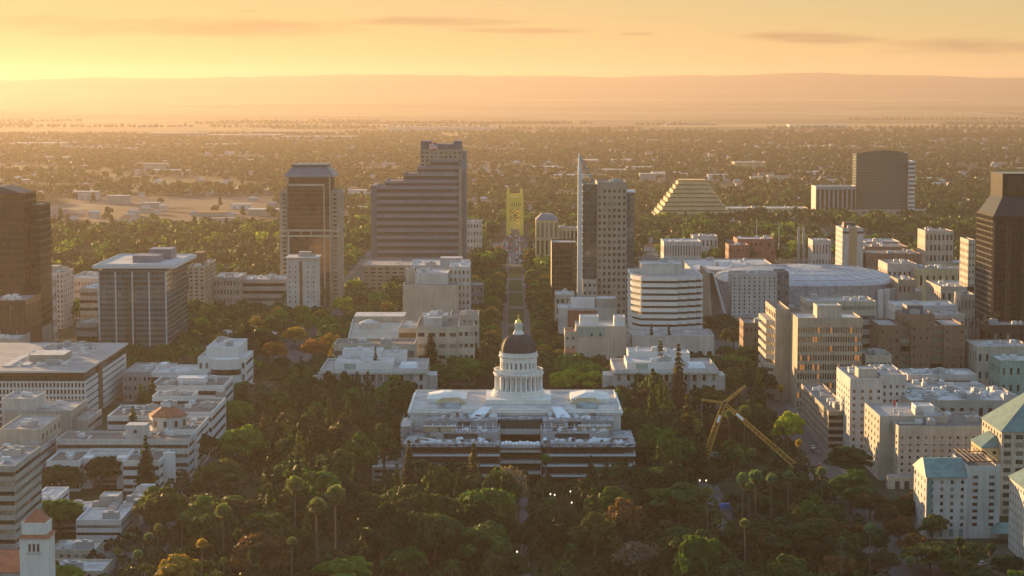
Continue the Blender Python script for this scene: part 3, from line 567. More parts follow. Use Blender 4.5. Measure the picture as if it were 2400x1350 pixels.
extra(cr_, 'banner', 'tarp_white', lambda m: (m.bar(pv_.lerp(base, .17) + Vector((0, -1.25, 0)), pv_.lerp(base, .27) + Vector((0, -1.3, 0)), .55), m.bar(pv_.lerp(tip, .17) + Vector((0, -.9, 0)), pv_.lerp(tip, .27) + Vector((0, -1, 0)), .5)))
bx_ = base.x
extra(cr_, 'cab', 'crane_yellow', lambda m: (m.box(bx_ - 2.2, bx_ + 2.2, 877, 884, 1.2, 3.4), m.box(bx_ + 2.3, bx_ + 3.8, 876, 878.5, 1.3, 3.7)))
for s in (-1, 1): extra(cr_, 'track', 'dark_frame', lambda m: m.prism([(bx_ + s * 3.2 - .6, 875), (bx_ + s * 3.2 + .6, 875), (bx_ + s * 3.2 + .6, 885), (bx_ + s * 3.2 - .6, 885)], 0, 1.2))
FOOT.append((bx_ - 5, bx_ + 20, 815, 890))
for x, y, c, lab in ((fX(1700, 815), 815, 'tarp_blue', 'bright blue tarpaulin over a heap at the foot of the crane yard'),):
    t = MB(); t.prism([(x - 3, y - 1.6), (x + 3, y - 1.6), (x + 3, y + 1.6), (x - 3, y + 1.6)], 0, 2.0, top=[(x - 2, y - .6), (x + 1.4, y - .8), (x + 1.8, y + .7), (x - 1.6, y + .5)]); tag(t.build('tarpaulin_heap', c, loc=(x, y, 0)), lab, 'tarpaulin')
# ------------------------------------------------------------------ buildings left of the avenue
G = dict
def bands(n, fh=.42): return ('band', n, fh)
# glass tower under a wide flat roof
b = pbox(229, 390, 633, 1244, 78)
r = thing('glass_tower', 'blue grey glass tower under a wide overhanging pale roof slab', 'office tower', ((b[0] + b[1]) / 2, b[2], 0))
vol(r, b, wall='sea_panel', roof='roof_white', front=(9, 17, .97, .6, .4, 4), side=(14, 17, .97, .7, .4, 4), glass='glass_blue', frame='slate_blue', alt=('glass_green', 'glass_teal', 'glass_brown', 'glass_green'), rec=.18, par=.05)
z = b[4]
extra(r, 'pier', 'steel_white', lambda m: [m.box(x - .36, x + .36, b[2] - .5, b[2] - .02, 3, z - 1) for x in np.linspace(b[0] + .5, b[1] - .5, 5)])
extra(r, 'mullion_core', 'glass_bronze', lambda m: [m.box(x - .25, x + .25, b[2] - .35, b[2] - .02, 6, z - 5) for x in np.linspace(b[0] + 17, b[0] + 22, 5)])
extra(r, 'clerestory', 'dark_frame', lambda m: m.box(b[0] + 2, b[1] - 2, b[2] + 2, b[3] - 2, z - .02, z + 1.1))
extra(r, 'roof_slab', ['steel_white', 'roof_white'], lambda m: m.box(b[0] - 3, b[1] + 6, b[2] - 2, b[3] + 3, z + 1.1, z + 3.0, 0, 1))
extra(r, 'parapet_rail', 'steel_white', lambda m: [m.box(b[0] - 1, b[1] + 4, y, y + .5, z + 3, z + 3.8) for y in (b[2], b[3] + 1)] + [m.box(x, x + .5, b[2] + .5, b[3] + 1, z + 3, z + 3.8) for x in (b[0] - 1, b[1] + 3.5)])
extra(r, 'plant_room', 'lavender_panel', lambda m: (m.box(b[0] + 18, b[0] + 34, b[2] + 18, b[2] + 40, z + 3, z + 7.2), m.box(b[0] + 24, b[0] + 38, b[2] + 42, b[2] + 62, z + 3, z + 9.5)))
# tower behind it
b = pbox(441, 479, 623, 1500, 60)
house('striped_tower', 'slim brown tower with a column of pale balconies right of the glass tower', 'tower', b, wall='tan_stone', roof='roof_grey', front=(3, 14, .55, .5), side=(9, 14, .7, .7), glass='glass_brown', alt=('glass_blind',), units=2)
extra(bpy.data.objects['striped_tower'], 'plant_room', 'soffit_brown', lambda m: m.box(b[0] + 1, b[0] + 8, b[2] + 18, b[2] + 40, b[4] - .8, b[4] + 8))
# twin dark towers at the edge
b = pbox(-40, 54, 452, 1250, 34)
r = house('dark_glass_tower', 'dark bronze glass tower with a sloping crown cut by the left edge of the photo', 'office tower', b, wall='rose_granite', roof='roof_dark', front=(12, 24, .8, .7), side=(10, 24, .8, .7), glass='glass_bronze', alt=('glass_brown',), par=.4)
extra(r, 'crown', 'dark_frame', lambda m: m.prism([(b[0], b[2] + 1), (b[1] - 1, b[2] + 1), (b[1] - 1, b[3] - 1), (b[0], b[3] - 1)], b[4] - .4, b[4] + 3.6, top=[(b[0], b[2] + 3), (b[1] - 14, b[2] + 3), (b[1] - 14, b[3] - 3), (b[0], b[3] - 3)]))
b = pbox(56, 92, 480, 1262, 30)
r = house('dark_glass_tower', 'narrow dark glass tower with a pale central strip beside the sloping crowned tower', 'office tower', b, wall='dark_frame', roof='roof_dark', front=(5, 22, .86, .76), side=(7, 22, .86, .76), glass='glass_bronze', alt=('glass_brown',), par=.4)
extra(r, 'strip', 'lavender_panel', lambda m: m.box(b[0] - 2.2, b[0] - .3, b[2] - .6, b[2] + .4, 0, b[4] - .5))
house('brick_block', 'brown ribbed base block with tall slots at the foot of the dark towers', 'building', pbox(-30, 60, 704, 1190, 40), wall='rose_granite', roof='roof_grey', front=(14, 3, .35, .8), side=(8, 3, .35, .8), units=4)
house('pink_block', 'sunlit pink block between the dark towers and the pale apartment tower', 'building', pbox(30, 100, 655, 1330, 40), wall='pink_stone', roof='roof_pale', front=(9, 5, .5, .5), side=(6, 5, .5, .5), units=3)
b = pbox(97, 148, 638, 1440, 34)
r = house('apartment_tower', 'pale apartment tower with vertical ribs right of the dark towers', 'apartment tower', b, wall='pink_stone', roof='roof_grey', front=(6, 11, .4, .6), side=(5, 11, .4, .6), units=2)
extra(r, 'lift_house', 'pale_concrete', lambda m: m.box(b[0] + 4, b[0] + 10, b[2] + 8, b[2] + 20, b[4] - .9, b[4] + 3.6))
house('low_block', 'low flat roofed pink block behind the apartment tower', 'building', pbox(158, 226, 652, 1500, 60), wall='pink_stone', roof='roof_pale', front=(9, 5, .6, .45), side=(6, 5, .6, .45), units=4)
house('low_block', 'pale grey block tucked against the left side of the glass tower', 'building', pbox(187, 228, 676, 1400, 50), wall='pale_concrete', roof='roof_white', front=bands(6), side=bands(6), units=3)
house('low_block', 'small white roofed building at the left foot of the glass tower', 'building', pbox(178, 228, 757, 1270, 26), wall='pale_concrete', roof='roof_white', front=bands(4), side=bands(4), units=2)
house('low_block', 'grey low block between the striped roof office and the dark towers', 'building', pbox(30, 88, 775, 1240, 40), wall='grey_concrete', roof='roof_grey', front=bands(2), units=2)
# big white office with the wide flat roof
b = pbox(-190, 198, 868, 1030, 112)
r = thing('white_grid_office', 'long white office with a grid of dark windows under a broad pale roof', 'office block', ((b[0] + b[1]) / 2, b[2], 0))
vol(r, (b[0], b[1], b[2], b[3], b[4] - 5.6), wall='white_paint', roof='roof_grey', front=(46, 6, .55, .68, .2), side=('band', 6, 1, .3), alt=('glass_brown',), glass='glass', par=.05)
extra(r, 'top_storey', 'glass_green', lambda m: m.box(b[0] + .5, b[1] - .6, b[2] + .8, b[3] - 1, b[4] - 5.6, b[4] - 2.8))
extra(r, 'soffit', 'soffit_brown', lambda m: m.box(b[0] + .2, b[1] - .2, b[2] + .4, b[3] - .5, b[4] - 2.78, b[4] - .9))
extra(r, 'roof_slab', ['white_paint', 'roof_pale'], lambda m: m.box(b[0] - 2, b[1] + .8, b[2] - 2.5, b[3] + 2, b[4] - .88, b[4] + .1, 0, 1))
extra(r, 'stair_slot', 'soffit_brown', lambda m: m.box(b[1] + .02, b[1] + .5, b[2] + 34, b[2] + 43, 0, b[4] - .9))
px0 = fX(72, 1062, 32); extra(r, 'plant_room', ['beige_panel', 'roof_white'], lambda m: (m.box(px0, px0 + 18, 1058, 1078, b[4] + .12, b[4] + 4.2, 0, 1)))
roof_units(r, b[0] + 40, b[1] - 6, b[2] + 6, b[3] - 6, b[4] + .1, 26, 5)
extra(r, 'roof_duct', 'roof_white', lambda m: [m.box(b[1] - 45 + i * 9, b[1] - 41 + i * 9, b[2] + 12 + 3 * i, b[2] + 60 - 4 * i, b[4] + .12, b[4] + .7) for i in range(4)])
house('plant_block', 'plain white block behind the broad pale roof at the left edge', 'building', pbox(-60, 42, 793, 1165, 30), wall='pale_concrete', roof='roof_white', front=(8, 4, .4, .4), units=2)
# low terraces right of it
b = pbox(288, 389, 872, 1100, 40); r = house('terrace_block', 'low grey roofed block with a white stair head beside the broad roofed office', 'building', b, wall='pale_concrete', roof='roof_pale', front=(9, 3, .5, .4), side=(5, 3, .5, .4), units=5)
extra(r, 'stair_head', 'white_paint', lambda m: m.box(b[1] - 4, b[1], b[2] + 2, b[2] + 12, b[4] - .9, b[4] + 4))
b = pbox(352, 525, 903, 1010, 34); r = house('banded_office', 'rear block of the white banded offices with gravel roof below the stepped white building', 'office block', b, wall='white_paint', roof='roof_gravel', front=bands(4), side=bands(5, .45), glass='glass_brown', units=7)
extra(r, 'stair_tower', 'grey_concrete', lambda m: m.box(b[1] - 3, b[1] + .7, b[2] - 8, b[2] - .2, 0, b[4] - 2)); extra(r, 'plant_room', 'white_paint', lambda m: m.box(b[0] + 12, b[0] + 26, b[2] + 8, b[2] + 18, b[4] - .8, b[4] + 2.5))
b = pbox(247, 497, 966, 938, 46); r = thing('banded_office', 'front block of the white banded offices with brown roofs left of the park', 'office block', ((b[0] + b[1]) / 2, b[2], 0))
vol(r, (b[1] - 27, b[1], b[2], b[3], b[4]), wall='white_paint', roof='roof_gravel', front=bands(4, .42), side=bands(4, .45), glass='glass_brown', units=3)
vol(r, (b[0], b[1] - 27.1, b[2] + 4, b[3] - 8, b[4] - 2.4), wall='white_paint', roof='roof_gravel', front=bands(4, .42), glass='glass_brown', units=4)
vol(r, (b[0] + 16, b[1] - 14, b[3] - 14, b[3] + 4, b[4] + 2.8), wall='white_paint', roof='roof_grey', front=bands(5, .42), glass='glass_brown', keep=False, units=4)
# stepped white building
b = pbox(463, 577, 838, 1085, 30); r = thing('stepped_white_building', 'stepped white building with a curved front on the far side of the banded offices', 'building', ((b[0] + b[1]) / 2, b[2], 0))
vol(r, b, wall='white_paint', roof='roof_white', front=(8, 4, .42, .5), side=bands(5, .4), units=2)
vol(r, (b[0] + 4, b[1] - 5, b[2] + 5, b[3] + 14, b[4] + 5), wall='white_paint', roof='roof_white', front=None, side=(6, 5, .3, .3), keep=False, units=4)
vol(r, (b[0] - 24, b[1] - 20, b[2] - 4, b[3] - 2, b[4] - 7.5), wall='white_paint', roof='roof_white', front=bands(4, .4), keep=True, units=1)
vol(r, (b[1] - 6, b[1] + 7, b[2] + 3, b[3] - 6, 9), wall='white_paint', roof='roof_pale', front=bands(2, .4), side=bands(2, .4))
pts = [(b[0] + 15 + 8 * math.cos(a), b[2] + .2 + 5 * math.sin(a)) for a in np.linspace(math.pi, 2 * math.pi, 10)]
extra(r, 'bow_front', 'white_paint', lambda m: m.prism(pts, 0, b[4] - .4)); extra(r, 'bow_window', 'glass', lambda m: m.prism([(b[0] + 15 + (x - b[0] - 15) * 1.008, b[2] + (y - b[2]) * 1.02) for x, y in pts], b[4] - 9, b[4] - 6))
extra(r, 'green_awning', 'green_panel', lambda m: m.box(b[0] - 12, b[0] + 8, b[2] - 4.9, b[2] - 4.05, 9, 11))
# long low sheds among the trees
for q, (pl, pr, py, Y, m_) in enumerate(((490, 565, 783, 1340, 'pale_concrete'), (578, 645, 786, 1330, 'red_brick'), (655, 705, 774, 1370, 'pale_concrete'))):
    house('low_shed', ('long white roofed shed behind the orange trees, leftmost of three', 'white roofed brick shed in the middle of the row behind the orange trees', 'short white roofed shed at the right end of the row behind the orange trees')[q], 'shed', pbox(pl, pr, py, Y, 26), wall=m_, roof='roof_white', front=(8, 2, .5, .45), side=(3, 2, .5, .45), units=2)
# plain blocks and near complex with the tiled drum
b = pbox(10, 168, 962, 925, 34); r = thing('blank_block', 'plain pinkish grey blocks in front of the white grid office', 'building', ((b[0] + b[1]) / 2, b[2], 0))
vol(r, b, wall='pale_concrete', roof='roof_pale', front=None, side=bands(4, .4), units=3); vol(r, (b[0] - 2, b[0] + 13, b[2] + 3, b[3] - 6, b[4] + 5), wall='white_stone', roof='roof_pale', keep=False, units=1); vol(r, (b[1] - 12, b[1] + 7, b[2] + 2, b[3], b[4] - 4.6), wall='pale_concrete', roof='roof_pale', side=bands(4, .4))
b = pbox(-40, 92, 1052, 862, 36); r = house('brown_roof_office', 'banded cream office with a brown roof at the left edge', 'office block', b, wall='white_stone', roof='roof_gravel', front=bands(4, .44), side=bands(4, .44), glass='glass_bronze', units=4)
vol(r, (b[0] + 4, b[1] - 2, b[2] + 12, b[3] + 16, b[4] + 6.5), wall='cream_stone', roof='roof_pale', front=(9, 1, .5, .5, 4), side=(5, 4, .4, .5), keep=False, units=2)
b = pbox(108, 403, 1080, 850, 24); r = thing('winged_office', 'white banded office with two brown roofed wings and an orange tiled drum', 'office block', ((b[0] + b[1]) / 2, b[2], 0)); Z = b[4]
x1 = fX(186, 850, Z); x2 = fX(288, 850, Z); x3 = fX(374, 850, Z)
vol(r, (b[0], x1, b[2], b[2] + 26, Z), wall='white_paint', roof='roof_gravel', front=bands(3, .42), side=bands(3, .42), glass='glass_brown', units=2)
vol(r, (x2, x3, b[2], b[2] + 28, Z + .1), wall='white_paint', roof='roof_gravel', front=bands(3, .42), side=bands(3, .42), glass='glass_brown', units=2)
vol(r, (x1 + .05, x2 - .05, b[2] + 14, b[2] + 27, Z + .6), wall='white_paint', roof='roof_pale', front=bands(4, .44), glass='glass_brown')
vol(r, (b[0] - 2, x3 + 8, b[2] + 28.2, b[2] + 50, Z + 4.4), wall='white_stone', roof='roof_gravel', front=bands(4, .4), side=bands(4, .45), glass='glass_bronze', units=6)
extra(r, 'corner_pier', 'white_paint', lambda m: m.box(x3 + .1, x3 + 5, b[2] + 8, b[2] + 10.5, 0, Z + 2)); extra(r, 'stair_tower', 'white_paint', lambda m: (m.box(x1 + .1, x1 + 4, b[2] + 6, b[2] + 12, 0, Z + .2), m.box(x2 - 4, x2 - .1, b[2] + 6, b[2] + 12, 0, Z + .2)))
tx = fX(300, 890, Z + 8); extra(r, 'lift_tower', 'white_stone', lambda m: m.box(tx, tx + 9, 884, 893, Z + 3.5, Z + 9.5)); extra(r, 'vent', 'glass', lambda m: m.box(tx + 3.6, tx + 5, 883.9, 884, Z + 6, Z + 7.4))
tx = fX(391, 905, Z + 12); extra(r, 'drum', 'white_stone', lambda m: m.lathe([(8.4, Z + 3.4), (8.4, Z + 10.5)], 8, tx, 908)); extra(r, 'tiled_roof', 'tile_red', lambda m: m.lathe([(8.9, Z + 10.3), (8.9, Z + 10.7), (3.2, Z + 14)], 8, tx, 908)); roof_units(r, tx - 4, tx + 4, 904, 911, Z + 14, 3, 2)
for i in range(5): a = math.pi + math.pi * (i + .5) / 5; extra(r, 'drum_window', 'glass_bronze', lambda m: m.box(tx + 8.0 * math.cos(a) - .6, tx + 8.0 * math.cos(a) + .6, 908 + 8.0 * math.sin(a) - .5, 908 + 8.0 * math.sin(a) + .4, Z + 6, Z + 8.6))
vol(r, (x3 - 5, x3 + 9, 894, 930, Z + 6), wall='white_paint', roof='roof_gravel', side=bands(5, .45), glass='glass_brown', keep=True, units=2)
# near white office
b = pbox(178, 284, 1218, 748, 28); r = thing('white_roof_office', 'three storey white office with bright white roofs above the bell tower', 'office block', ((b[0] + b[1]) / 2, b[2], 0)); Z = b[4]
xa = fX(37, 760, Z); xb = fX(95, 760, Z)
vol(r, b, wall='white_paint', roof='roof_white', front=bands(3, .4), side=bands(3, .42), glass='glass_brown', units=2)
vol(r, (xb + .1, b[0] + 12, b[2] + 22, b[2] + 34, Z), wall='white_paint', roof='roof_white', front=bands(3, .42), glass='glass_brown', units=4)
vol(r, (xa, xb, b[2] - 4, b[2] + 62, Z + .3), wall='white_paint', roof='roof_white', front=bands(3, .42), side=bands(3, .42), glass='glass_brown', units=4)
vol(r, (b[0] + 12.1, b[1] + 1, b[2] + 29, b[2] + 68, Z + .4), wall='white_paint', roof='roof_white', side=bands(3, .42), glass='glass_brown', units=5)
vol(r, (b[0] + 4, b[0] + 11, b[2] + 24, b[2] + 33.5, Z + 4), z0=Z - .8, wall='pale_concrete', roof='roof_white', par=.4, keep=False); extra(r, 'stair_tower', 'pale_concrete', lambda m: (m.box(b[1] + .1, b[1] + 1.8, b[2] + 23, b[2] + 28.5, 0, Z + 2.5), m.bar((b[1], b[2] + 26, Z + 2.4), (b[1], b[2] + 26, Z + 9), .12)))
for q, (pl, pr, py, Y, D) in enumerate(((118, 222, 1288, 716, 16), (105, 240, 1338, 690, 18))):
    house('flat_roof_block', ('small cream block with a mottled white roof right of the bell tower', 'larger low block with a mottled white roof at the foot of the bell tower')[q], 'building', pbox(pl, pr, py, Y, D), wall='cream_stone', roof='roof_white', front=(6, 2, .4, .5), side=(5, 2, .35, .5), units=4)
b = pbox(45, 113, 1272, 650, 9.6); r = thing('bell_tower', 'cream bell tower with arched openings and a red tiled pyramid roof', 'bell tower', ((b[0] + b[1]) / 2, b[2], 0)); c = ((b[0] + b[1]) / 2, b[2] + 4.8); Z = fZ(1262, 650)
FOOT.append((b[0] - 2, b[1] + 2, b[2] - 2, b[3] + 2))
def sq(h, x=c[0], y=c[1]): return [(x - h, y - h), (x + h, y - h), (x + h, y + h), (x - h, y + h)]
wdt = (b[1] - b[0]) / 2
extra(r, 'shaft', 'capitol_white', lambda m: (m.prism(sq(wdt), 0, Z)))
for i in (-1, 0, 1):
    extra(r, 'arched_opening', 'dark_frame', lambda m: (m.box(c[0] + i * 1.35 - .42, c[0] + i * 1.35 + .42, c[1] - wdt - .03, c[1] - wdt + .1, Z - 4.4, Z - 1.9), m.lathe([(.42, Z - 1.95), (.3, Z - 1.6), (.05, Z - 1.45)], 8, c[0] + i * 1.35, c[1] - wdt + .3)))
extra(r, 'sill', 'white_stone', lambda m: m.box(c[0] - 2.3, c[0] + 2.3, c[1] - wdt - .2, c[1] - wdt - .01, Z - 5.2, Z - 4.5))
extra(r, 'tiled_skirt', 'tile_red', lambda m: m.prism(sq(wdt + .55), Z + .01, Z + 1.1, top=sq(wdt - .6)))
extra(r, 'belfry', 'capitol_white', lambda m: m.prism(sq(wdt - .65), Z + .6, fZ(1227, 650)))
extra(r, 'pyramid_roof', 'tile_red', lambda m: m.prism(sq(wdt - .9), fZ(1227, 650), fZ(1196, 652), top=sq(.15)))
b = pbox(-60, 47, 1340, 655, 24); r = thing('tiled_hall', 'hall with a low red tiled roof joined left of the bell tower', 'church hall', ((b[0] + b[1]) / 2, b[2], 0)); FOOT.append(b[:4])
extra(r, 'wall', 'white_stone', lambda m: m.box(b[0], b[1] - .2, b[2], b[3], 0, b[4])); extra(r, 'tiled_roof', 'tile_red', lambda m: m.prism([(b[0], b[2] - .8), (b[1] - .2, b[2] - .8), (b[1] - .2, b[3]), (b[0], b[3])], b[4], b[4] + 4.6, top=[(b[0], b[2] + 11), (b[1] - .2, b[2] + 11), (b[1] - .2, b[2] + 12), (b[0], b[2] + 12)]))
extra(r, 'arched_window', 'glass', lambda m: [m.box(x, x + 1, b[2] - .03, b[2] + .05, 3, 6) for x in np.arange(b[0] + 2, b[1] - 3, 3.4)])
house('apartment_block', 'beige balconied apartment block cut by the lower left edge', 'apartment block', pbox(-60, 34, 1092, 700, 40), wall='pale_concrete', roof='roof_pale', front=bands(11, .45), side=bands(11, .45), glass='glass_brown', units=2)
# ------------------------------------------------------------------ towers left of the avenue
b = pbox(664, 784, 415, 1600, 44); Z = b[4]; r = thing('framed_tower', 'brown glass tower with pale corner frames and a chamfered dark top', 'office tower', ((b[0] + b[1]) / 2, b[2], 0))
FOOT.append((b[0] - 6, b[1] + 6, b[2], b[3])); W_ = b[1] - b[0]
vol(r, (b[0] + 4, b[1] - 4, b[2], b[3], Z), wall='soffit_brown', roof='roof_dark', front=(8, 27, .97, .86), side=(9, 27, .97, .86), glass='glass_bronze', frame='dark_frame', alt=('glass_brown', 'glass_black'), rec=.15, keep=False)
for x0, x1 in ((b[0] - 3.6, b[0] + 3.9), (b[1] - 3.9, b[1] + 3.6)):
    vol(r, (x0, x1, b[2] + 3, b[3] - 3, Z - 11), wall='beige_panel', roof='roof_pale', front=(1, 26, .34, .45), side=(7, 26, .5, .45), glass='glass_brown', alt=None, keep=False, name='corner_wing')
x0, x1 = fX(678, 1600, 60), fX(762, 1600, 60); zf = fZ(436, 1600); zm = (fZ(540, 1600), fZ(553, 1600))
extra(r, 'pale_frame', 'cream_stone', lambda m: (m.box(x0 - 1, x0, b[2] - .9, b[2] - .02, 0, zf), m.box(x1 - 1, x1, b[2] - .9, b[2] - .02, 0, zf), m.box(x0 - 1, x1, b[2] - .9, b[2] - .02, zf, zf + 1.6), [m.box(b[0] - 3.6, b[1] + 3.6, b[2] - .8 if i else b[2] - .85, b[2] - .03, z - .7, z + .7) for i, z in enumerate(zm)], [m.box(x - .35, x + .35, b[2] - .7, b[2] - .02, zm[1], zm[0]) for x in (x0 + 9, x0 + 17)], m.box(b[1] - 4.1, b[1] - 3.3, b[2] - .9, b[2] - .02, 0, Z), m.box(b[0] + 3.3, b[0] + 4.1, b[2] - .9, b[2] - .02, zm[0], Z)))
extra(r, 'cornice', 'grey_metal', lambda m: m.box(b[0] + .5, b[1] - .5, b[2] - 1.2, b[3] + 1, Z, Z + 1.6))
q0 = [(b[0] + 1, b[2] - 1), (b[1] - 1, b[2] - 1), (b[1] - 1, b[3] + .5), (b[0] + 1, b[3] + .5)]; zt = fZ(385, 1610)
extra(r, 'hipped_top', 'slate_blue', lambda m: (m.prism(q0, Z + 1.6, zt - 1.2, top=[(b[0] + 7, b[2] + 7), (b[1] - 7, b[2] + 7), (b[1] - 7, b[3] - 7), (b[0] + 7, b[3] - 7)]), m.box(b[0] + 5.5, b[1] - 5.5, b[2] + 5.6, b[3] - 6, zt - 1.19, zt)))
house('podium', 'grey base block along the foot of the framed brown tower', 'building', pbox(560, 668, 655, 1560, 40), wall='pale_concrete', roof='roof_white', front=bands(4), side=bands(4), units=8)
house('podium', 'long white roofed block left of the framed brown tower', 'building', pbox(500, 560, 650, 1540, 45), wall='pale_concrete', roof='roof_white', front=(8, 4, .5, .5), side=(6, 4, .5, .5), units=6)
b = pbox(671, 742, 606, 1500, 26); r = house('white_slab_tower', 'narrow white tower with a dark central stripe in front of the framed brown tower', 'tower', b, wall='white_stone', roof='roof_grey', front=(5, 11, .18, .35, 4), side=None, par=.4, units=2)
extra(r, 'dark_stripe', 'soffit_brown', lambda m: m.box((b[0] + b[1]) / 2 - 1.6, (b[0] + b[1]) / 2 + .6, b[2] - .12, b[2] - .01, 0, b[4] - 2)); extra(r, 'roof_lip', 'white_stone', lambda m: m.box(b[0] - .8, b[1] + 1.2, b[2] - .8, b[3] + 1, b[4] - .02, b[4] + .8)); extra(r, 'lift_house', 'pale_concrete', lambda m: m.box(b[0] + 8, b[0] + 17, b[2] + 8, b[2] + 18, b[4] + .8, b[4] + 4.2))
# stepped tower with silver bands
YW = 1750.0; r = thing('stepped_tower', 'tall silver banded glass tower stepping down to the left with a flag on top', 'office tower', (fX(980, YW, 60), YW, 0))
def wf(pl, pr, pt, D, y0=YW, zb=0, front='b', nm='wall'):
    z = fZ(pt, y0); x0, x1 = fX(pl, y0, z), fX(pr, y0, z); n = max(1, round((z - zb) / 6.3))
    vol(r, (x0, x1, y0, y0 + D, z), z0=zb, wall='lavender_panel', roof='roof_dark', front=('band', n, .52) if front == 'b' else front, side=('band', n, .6), glass='band_dark', frame='grey_metal', alt=None, rec=.5, par=.5, name=nm, keep=zb == 0)
    return x0, x1, z
x0, x1, z0_ = wf(871, 1075, 437, 52)
_, _, za = wf(902, 1075, 424, 46, YW + 2, z0_ - .5); _, _, zb_ = wf(946, 1075, 406, 40, YW + 4, za - .5); _, _, zc_ = wf(978, 1075, 390, 34, YW + 6, zb_ - .5)
_, _, zd_ = wf(1008, 1075, 374, 26, YW + 7, zc_ - .5)
zt = fZ(350, YW + 10); xa, xb = fX(985, YW + 10, zt), fX(1083, YW + 10, zt)
vol(r, (xa, xb, YW + 10, YW + 46, zt), z0=zc_ - .5, wall='beige_panel', roof='roof_dark', front=(9, 4, .55, .5), side=(8, 4, .5, .5), keep=False, name='crown')
extra(r, 'dark_top', 'slate_blue', lambda m: (m.box(xa + .4, xb - .4, YW + 12, YW + 44, zt - .5, fZ(338, YW + 12)), m.box(xa + .4, xa + 9, YW + 11.9, YW + 44.1, fZ(338, YW + 12) - .2, fZ(331, YW + 12)), m.box(xb - 7.4, xb - .4, YW + 11.9, YW + 44.1, fZ(338, YW + 12) - .2, fZ(331, YW + 12))))
xr = fX(1092, YW, 60)
extra(r, 'dark_flank', 'slate_blue', lambda m: (m.box(fX(1075, YW, 90) + .2, xr, YW + 3, YW + 54, 0, fZ(400, YW)), m.prism([(fX(1075, YW, 110) + .2, YW + 5), (xr, YW + 5), (xr, YW + 50), (fX(1075, YW, 110) + .2, YW + 50)], fZ(400, YW), fZ(356, YW), top=[(xr - 2.5, YW + 16), (xr, YW + 16), (xr, YW + 46), (xr - 2.5, YW + 46)])))
extra(r, 'corner_pier', 'slate_blue', lambda m: m.box(fX(871, YW, 80) - .5, fX(871, YW, 80) + 4.2, YW - .7, YW + 52.5, 0, z0_ + .8))
extra(r, 'slanted_wall', 'beige_panel', lambda m: m.prism([(x1 + .2, YW - .4), (x1 + 2.6, YW + 3), (x1 + .2, YW + 3)], 0, fZ(392, YW)))
fp = (fX(1024, YW + 8, 120), YW + 8); zp = zd_ - .5
extra(r, 'flagpole', 'steel_white', lambda m: m.bar((fp[0], fp[1], zp), (fp[0], fp[1], fZ(333, YW + 8)), .22))
fl = MB()
for i in range(7):
    a, c_ = fZ(349, YW + 8) + i * .78, fZ(349, YW + 8) + (i + 1) * .78
    for k in range(6): f0, f1 = -6.6 + k * 1.08, -6.6 + (k + 1) * 1.08; wv = lambda t: .35 * math.sin(t * 1.3); dr = lambda t: .10 * t; mi = 2 if (k > 3 and i > 3) else (i % 2); fl.poly([(fp[0] + f0, fp[1] + wv(f0), a + dr(f0)), (fp[0] + f1, fp[1] + wv(f1), a + dr(f1)), (fp[0] + f1, fp[1] + wv(f1), c_ + dr(f1)), (fp[0] + f0, fp[1] + wv(f0), c_ + dr(f0))], mi)
tag(fl.build('flag', ['flag_red', 'flag_white', 'flag_blue'], loc=(fp[0], fp[1], fZ(349, YW + 8))), 'large striped red and white flag flying above the stepped tower', 'flag')
house('punched_podium', 'beige office base with rows of small dark windows below the stepped tower', 'office block', pbox(849, 1000, 622, 1660, 60), wall='beige_panel', roof='roof_pale', front=(9, 8, .62, .4), side=None, units=4)
b = pbox(962, 1098, 622, 1560, 60); house('white_office', 'white office with tall dark windows below the dark flank of the stepped tower', 'office block', b, wall='white_stone', roof='roof_white', front=(16, 8, .5, .55), side=(8, 8, .5, .5), units=6); extra(bpy.data.objects['white_office'], 'plant_room', 'roof_white', lambda m: m.box(b[1] - 22, b[1] - 5, b[2] + 8, b[2] + 24, b[4] - .9, b[4] + 5))
# white blank fronted block and the big state office
b = pbox(944, 1074, 668, 1330, 22); r = thing('blank_white_block', 'blank cream block with a raised square tower behind the tiered offices left of the avenue', 'building', ((b[0] + b[1]) / 2, b[2], 0))
vol(r, b, wall='cream_stone', roof='roof_grey', side=(4, 7, .4, .5), units=0); vol(r, (b[0] + 7, b[1] - 7, b[2] + 14, b[3] + 28, b[4] + 6.5), wall='white_stone', roof='roof_white', keep=True, units=4)
vol(r, (b[1] - 6.5, b[1] + 7, b[2] + 24, b[3] + 44, b[4] + 10), wall='white_stone', roof='roof_white', front=(5, 10, .5, .5), side=(9, 10, .5, .5), units=3); vol(r, (b[0] + 1, b[0] + 6.5, b[2] + 20, b[3] + 10, b[4] + 9), wall='cream_stone', roof='roof_white', keep=False)
Y0 = 1160.0; Z = fZ(766, Y0); r = thing('state_office', 'large cream office with a wide sloping white roof and small paired windows', 'office block', (fX(960, Y0, Z), Y0, 0))
xA, xB, xC, xD = fX(805, Y0, Z), fX(948, Y0, Z), fX(975, Y0, Z), fX(1112, Y0, Z)
vol(r, (xC, xC + 24, Y0, Y0 + 52, Z), wall='cream_stone', roof='roof_gravel', front=(4, 5, .62, .34), side=(8, 5, .55, .34), units=5)
vol(r, (xC + 24.05, xD - .05, Y0 - 1, Y0 + 16, Z + .6), wall='cream_stone', roof='roof_gravel', front=(3, 5, .6, .34), side=(3, 5, .6, .34))
vol(r, (xC + 18, xD + 1.5, Y0 + 52.1, Y0 + 78, Z + 1.2), wall='cream_stone', roof='roof_gravel', front=(5, 5, .5, .34), side=(5, 5, .5, .34), units=3)
